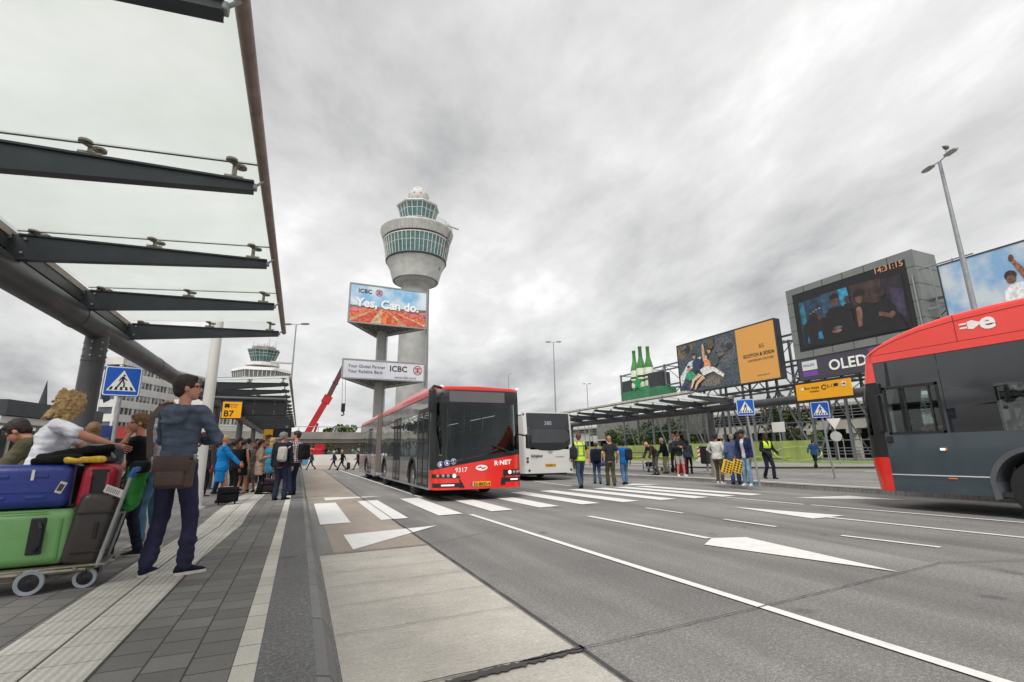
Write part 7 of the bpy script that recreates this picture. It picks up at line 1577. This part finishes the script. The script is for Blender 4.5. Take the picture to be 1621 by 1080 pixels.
# ---- walkers under the viaduct
def walk(label, px, py, hy, yaw, seed, ph=1, z=0., **k):
    l = at(px, py, z); H = hh(px, hy, l, 1.6, 1.88); s_ = .34*ph
    return person(label, l, yaw, H, .020, seed=seed, hip=.885, lean=5, feet=[(-.08, s_, .02 if ph > 0 else .06, 12 if ph > 0 else -28), (.08, -s_, .06 if ph > 0 else .02, -28 if ph > 0 else 12)], hands=[(-.27, -.22*ph, .92), (.27, .26*ph, .95)], group='people walking', **k)
walk('person in dark jacket walking left below the crane', 492, 744, 713, 80, 51, top=('jacket', '#2f3f46', 'long'), bottom=('trousers', '#23252c'), hair=('short', '#2a211b'))
walk('person in white cap and navy walking left with hands low', 528, 744, 714, 85, 52, top=('jacket', '#2b3040', 'long'), bottom=('trousers', '#2a2d36'), hair=('cap', '#c9c9c6'))
w3 = walk('person in black pulling a case under the viaduct', 541, 745, 712, 85, 53, -1, top=('jacket', '#1b1c20', 'long'), bottom=('trousers', '#222226'), hair=('short', '#a5835a'))
trolleycase('dark case pulled by the person in black under the viaduct', at(551, 744, 0), 1.4, '#2b2c33', (.36, .24, .55), .4)
walk('rightmost walker in dark clothes by the tail of the red bus', 566, 744, 716, 85, 54, top=('jacket', '#26292f', 'long'), bottom=('trousers', '#1c1e25'), hair=('short', '#2a211b'))
walk('far person in grey at the kerb left of the walkers', 471, 744, 714, -80, 55, top=('jacket', '#6b6d70', 'long'), bottom=('trousers', '#2c2e33'), hair=('short', '#3a2c22'))
# ---- crossing group
def bandp(T_): pass
def vestpaint(c):
    return 1 if (.985 < c[2] < 1.03 or (1.30 < c[2] < 1.345)) or (abs(abs(c[0])-.10) < .025 and c[2] > 1.03) else 0
l = at(920, 773, 0); v = person('man in yellow high visibility vest and jeans striding over the zebra crossing', l, -8, hh(921, 685, l, 1.7, 1.92), .014, 'l', hip=.89, lean=4, head=(-10, 0), feet=[(-.10, -.26, .03, -22), (.12, .26, 0)], toes=(5, -12), hands=[(-.27, .16, .95), (.30, -.08, .88)], top=('vest', '#b7d821', 'none', 'short', M_hiv, vestpaint, M_refl), bottom=('trousers', '#3b4a5e', .006), hair=('short', '#5a3d2b'), shoes='#1b1a1a', seed=61)
backpack('dark backpack slung on the left side of the man in the high visibility vest', v, '#2a2a2e', (.26, .18, .42), 1.12, -.13, -.27, strap=False)
l = at(946, 766, 0); v = person('man in navy top with a black backpack on the crossing', l, -24, hh(943, 700, l, 1.55, 1.8), .015, 'm', hip=.90, feet=[(-.08, .12, 0), (.10, -.16, .02, -15)], hands=[None, (.30, .05, .85)], top=('jacket', '#1c2b4a', 'long'), bottom=('trousers', '#3f5a70'), hair=('cap', '#5b4238'), seed=62)
backpack('black backpack with a white mark on the man in navy', v, '#171a26', (.32, .20, .5), 1.18)
o = softbag('bag', 'grey blue bag carried low left of the man in the charcoal t-shirt', 'bag', at(956, 766, 0)[:2]+(.62,), [((-.1, 0, .15), (.1, 0, .15), .12, .12)], '#4a5a85', seed=8)
l = at(968, 769, 0); person('bald man in charcoal t-shirt and olive trousers walking away over the crossing', l, -22, hh(968, 690, l, 1.6, 1.86), .014, 'p', hip=.905, feet=[(-.09, .10, 0), (.10, -.10, .01, -8)], hands=[(-.30, .02, .92), (.30, .03, .92)], top=('tshirt', '#2c2d31', 'short'), bottom=('trousers', '#4a4636', .012), hair=('crop', '#a5735c'), shoes='#3a3530', seed=63, bulk=1.08)
l = at(990, 767, 0); v = person('man in bright blue shirt and jeans on the crossing', l, -22, hh(990, 697, l, 1.6, 1.82), .015, 'm', hip=.90, feet=[(-.08, -.14, .02, -18), (.09, .12, 0)], hands=[(-.28, .08, .92), (.26, .0, .9)], top=('shirt', '#155d9c', 'short', .84), bottom=('trousers', '#4c6c8c'), hair=('short', '#15120f'), seed=64)
backpack('dark grey backpack on the right shoulder of the man in bright blue', v, '#26262b', (.27, .18, .42), 1.20, -.17, .17)
# ---- island people
l = at(1040, 752); person('older man in brown jacket bending over a trolley on the island', l, 90, 1.76, .016, 'p', lean=48, head=(0, 20), hands=[(-.2, .55, .78), (.2, .55, .78)], top=('jacket', '#3a2f30', 'long'), bottom=('trousers', '#55504a'), hair=('bald', '#000000'), seed=71)
l = at(1056, 750); person('white haired person in black jacket and beige trousers on the island', l, 70, hh(1052, 690, l, 1.55, 1.75), .016, 'p', lean=14, hands=[(-.15, .4, 1.0), (.15, .38, 1.0)], top=('jacket', '#1c1d21', 'long'), bottom=('trousers', '#8d8468'), hair=('short', '#bdb49b'), seed=72, bulk=1.05)
l = at(1077, 754); v = person('youth in dark jacket and pale shorts crossing his legs beside a red case', l, 165, hh(1077, 684, l, 1.6, 1.84), .014, 'l', lean=6, head=(0, 16), feet=[(-.16, .10, 0), (.09, .0, 0)], hands=[(.0, .26, 1.22), (.08, .28, 1.2)], poles=[(-1, 0, -.6), (1, 0, -.6)], top=('jacket', '#2a2d31', 'long'), bottom=('shorts', '#8f8c86'), hair=('short', '#5c3d28'), shoes='#cfccc5', sole='#e0ddd6', seed=73)
backpack('dark backpack worn by the youth in pale shorts', v, '#34362f', (.3, .2, .44), 1.15, -.2, .16)
l = at(1070, 748); person('taller person with brown hair and pale top behind the youth in shorts', l, 120, min(1.95, hh(1070, 679, l, 1.6, 1.95)), .016, 'l', head=(0, 10), top=('shirt', '#9ba0a2', 'long'), bottom=('trousers', '#2b2e35'), hair=('short', '#8a5a3a'), seed=74)
l = at(1092, 750); person('person in blue grey denim jacket behind the youth in shorts', l, -60, 1.62, .016, 'm', fem=True, top=('jacket', '#4a5469', 'long'), bottom=('trousers', '#2b2630'), hair=('long', '#241a18'), seed=75)
trolleycase('red suitcase standing behind the legs of the youth in shorts', at(1079, 751), 2.8, '#8f1a26', (.50, .28, .62), .35)
l = at(1140, 766); person('man in white long sleeved shirt and brown trousers with hand on hip', l, -70, hh(1137, 687, l, 1.6, 1.78), .014, 'm', head=(-15, 6), feet=[(-.08, .05, 0), (.12, -.05, 0)], hands=[(-.2, .15, 1.02), (.16, .1, 1.02)], poles=[(-1, -.2, 0), (1, -1, 0)], top=('shirt', '#c2c0bc', 'long', .86), bottom=('trousers', '#4d4238'), hair=('short', '#1f1815'), shoes='#c9c6bf', sole='#dedbd4', seed=76, bulk=1.05)
l = at(1166, 767); person('grey haired man in blue grey suit seen from behind on the island kerb', l, -40, hh(1158, 688, l, 1.6, 1.8), .014, 'm', lean=6, head=(10, 0), feet=[(-.09, .0, 0), (.12, .04, 0)], hands=[(-.25, .12, .92), (.25, .15, .86)], top=('jacket', '#48577a', 'long', .74), bottom=('trousers', '#414d6c', .012), hair=('short', '#847c78'), shoes='#191a1e', seed=77, bulk=1.08)
l = at(1186, 769); person('man in navy quilted jacket over white shirt and pale jeans looking down', l, 105, hh(1176, 681, l, 1.65, 1.86), .014, 'm', lean=8, head=(0, 24), feet=[(-.11, .05, 0), (.11, -.03, 0)], toes=(12, -14), hands=[(-.25, .16, .90), (.24, .2, .95)], top=('puffer', '#1f2c47', 'long', .86, cloth('#1f2c47'), lambda c: 1 if (c[1] > .085 and abs(c[0]) < .055) else 0, cloth('#bcb9bb')), bottom=('trousers', '#6f8ea4', .010), hair=('short', '#1c1512'), shoes='#c4cad2', sole='#e5e5e3', seed=78)
l = at(1176, 766); person('dark haired person mostly hidden behind the suit and the quilted jacket', (l[0]+.55, l[1]+.5, .12), 150, 1.72, .016, 'd', head=(0, 8), top=('shirt', '#2f4f66', 'long'), bottom=('trousers', '#20222a'), hair=('short', '#161210'), seed=79)
def hv2(c): return 0 if (c[2] > 1.19 and abs(c[0]) < .165 and not (c[1] > .05 and abs(c[0]) < (c[2]-1.25)*.35)) else 1
l = at(1219, 758); person('officer in black uniform with short yellow vest walking on the island', l, 165, hh(1217, 687, l, 1.65, 1.86), .014, 'd', hip=.90, lean=2, head=(10, 4), feet=[(-.09, .16, 0), (.10, -.14, .02, -15)], hands=[(-.34, .14, 1.02), (.16, .22, 1.02)], top=('jacket', '#20242e', 'long', .86, M_hiv, hv2, cloth('#20242e')), bottom=('trousers', '#20242f', .010), hair=('crop', '#171412'), seed=80, bulk=1.06)
l = at(1292, 737); walkl = AX(1292, 735, 29.5); walk('person in blue coat walking right along the far pavement', 1292, 741, 695, -75, 81, z=.12, top=('jacket', '#2a456f', 'long', .80), bottom=('trousers', '#1c1d22'), hair=('short', '#2a2019'))
def paperbag(label, px, py, D_, z, rz, seed):
    p = at(px, py); o = thing('carrier_bag', label, 'carrier bag', (p[0], p[1], z), rz, None); Rt = Matrix.Rotation(.35, 3, 'Y')
    b = MB(); b.rbox((0, 0, .24), (.32, .10, .42), .012, Rt); b.build('body', mat('carrier bag yellow', '#d8ac2c', .6), o, world=False)
    b = MB()
    for k in range(5):
        for j in range(3):
            c = Rt @ V((-.10+j*.10, -.054, -.15+k*.075)); c = V((c.x, -.054, c.z+.24)); b.poly([c+V((-.035, 0, -.02)), c+V((.04, 0, -.03)), c+V((.02, 0, .028)), c+V((-.03, 0, .02))], .003, nrm=(0, -1, 0))
    b.build('print', M_blackp, o, world=False); b = MB(); b.tube([(.0, 0, .42), (.08, 0, .62), (.16, 0, .40)], .006, n=5); b.build('handle', M_blackp, o, world=False)
paperbag('larger yellow and black carrier bag held behind the man in the suit', 1171, 769, 0, .48, -.5, 1); paperbag('smaller yellow and black carrier bag hanging in front of the brown trousers', 1155, 769, 0, .45, -.4, 2)
# ---- drivers
l = (BX1+.55, BY1+1.62, .96-.55); person('bus driver in blue shirt at the wheel of the red bus', (BX1+.55, BY1+1.60, .40), 180, 1.74, .020, 'm', hip=.50, feet=[(-.12, .45, 0), (.12, .45, 0)], hands=[(-.16, .50, .92), (.16, .50, .92)], top=('shirt', '#36507a', 'long', .86), bottom=('trousers', '#22242a'), seed=90)
person('bus driver in white shirt at the wheel of the grey electric bus', (BX3+HW-.70, TY-1.62, .68), 0, 1.74, .016, 'l', hip=.50, feet=[(-.12, .45, 0), (.12, .45, 0)], hands=[(-.14, .62, .92), (.20, .60, .92)], top=('shirt', '#c9ccd0', 'short', .86), bottom=('trousers', '#22242a'), hair=('short', '#3a2a20'), seed=91)
for i, (x, y, lab, hx) in enumerate(((-.5, 3.6, 'passenger in blue seated behind the windscreen of the red bus', '#2f4668'), (-.95, 3.6, 'passenger in dark red seated by the door side of the red bus', '#6a2a30'), (-.95, 4.6, 'passenger in grey seated farther back in the red bus', '#4a4c52'))):
    person(lab, (BX1+x, BY1+y, .36), 180, 1.68, .022, 'lmp'[i], hip=.50, feet=[(-.1, .42, 0), (.1, .42, 0)], hands=[(-.12, .35, .7), (.12, .35, .7)], top=('jacket', hx, 'long', .86), bottom=('trousers', '#22242a'), hair=('short', '#2a201a'), seed=92+i)
# ---- street furniture on the island
t = thing('barrier', 'tubular steel leaning rail on the island left of the youth in shorts', 'barrier', at(1010, 747))
pA, pB = V(at(962, 742)), V(at(1063, 748)); zA = 1.05
b = MB(); b.cyl(pA+V((0, 0, zA)), pB+V((0, 0, zA)), .045, n=12); b.build('top_rail', M_galv, t); b = MB(); b.cyl(pA+V((0, 0, .42)), pB+V((0, 0, .42)), .04, n=12); b.build('lower_rail', M_offw, t)
for f_ in (.05, .62, .97): p = pA.lerp(pB, f_); b = MB(); b.cyl(p, p+V((0, 0, zA)), .035, n=10); b.build('post', M_galv, t)
p = at(1134, 755); b = MB(); b.cyl(p, (p[0], p[1], 1.0), .17, n=24); b.cyl((p[0], p[1], 1.0), (p[0], p[1], 1.03), .15, n=24); tag(b.build('bollard', M_steel, smooth=35, loc=p), 'thick stainless steel bollard behind the man in the white shirt', 'bollard')
p = at(1121, 747); t = thing('litter_bin', 'black litter bin on the island left of the steel bollard', 'litter bin', p); b = MB(); b.rbox((p[0], p[1], .95), (.5, .5, .85), .08); b.build('bin', M_dark, t); b = MB(); b.cyl(p, (p[0], p[1], .6), .06, n=10); b.build('post', M_galv, t); b = MB(); b.rbox((p[0], p[1], 1.40), (.54, .54, .08), .03); b.build('lid', M_dark, t)
def trolley2(label, px, py, rz, hx):
    p = at(px, py); t = thing('baggage_trolley', label, 'trolley', p, rz, 'baggage trolleys on the island'); b = MB(); b.rbox((0, 0, .2), (.9, .5, .04), .015); b.tube([(-.42, -.24, .2), (-.52, -.24, 1.0), (-.52, .24, 1.0), (-.42, .24, .2)], .018); b.tube([(-.2, -.24, .2), (-.5, -.24, .7)], .014); b.build('frame', M_galv, t, world=False)
    for x, y in ((-.35, -.2), (-.35, .2), (.38, 0)): b = MB(); b.torus((x, y, .09), [(.03, -.02), (.09, -.02), (.09, .02), (.03, .02)], n=16, axis='y'); b.build('wheel', M_rub, t, world=False)
    return p
p = trolley2('luggage trolley behind the rail under the bending man', 1030, 747, 1.2, '#222'); trolleycase('dark blue case lying on the trolley behind the rail', (p[0], p[1], .36), 1.2, '#232c44', (.6, .36, .22), 0)
trolley2('empty luggage trolley beside the white haired person', 1058, 746, 1.9, '#222')
for i, (px, lab) in enumerate(((990, 'red and white striped traffic marker left of the rail'), (1107, 'red and white striped traffic marker right of the denim jacket'))):
    p = AX(px, 722, 38); t = thing('traffic_marker', lab, 'traffic marker', (p.x, p.y, .12), 0, 'striped traffic markers by the banner'); b = MB(); b.box((p.x-.03, p.y-.2, .3), (p.x+.03, p.y+.2, 1.6)); b.rbox((p.x, p.y, .2), (.4, .7, .16), .03); b.build('plate', M_offw, t)
    b = MB()
    for k in range(3): z = .45+k*.4; b.poly([(p.x-.036, p.y+.2, z), (p.x-.036, p.y-.2, z+.15), (p.x-.036, p.y-.2, z+.33), (p.x-.036, p.y+.2, z+.18)], .003, nrm=(-1, 0, 0))
    b.build('stripe', mat('marker red', '#b53a2a', .6), t)
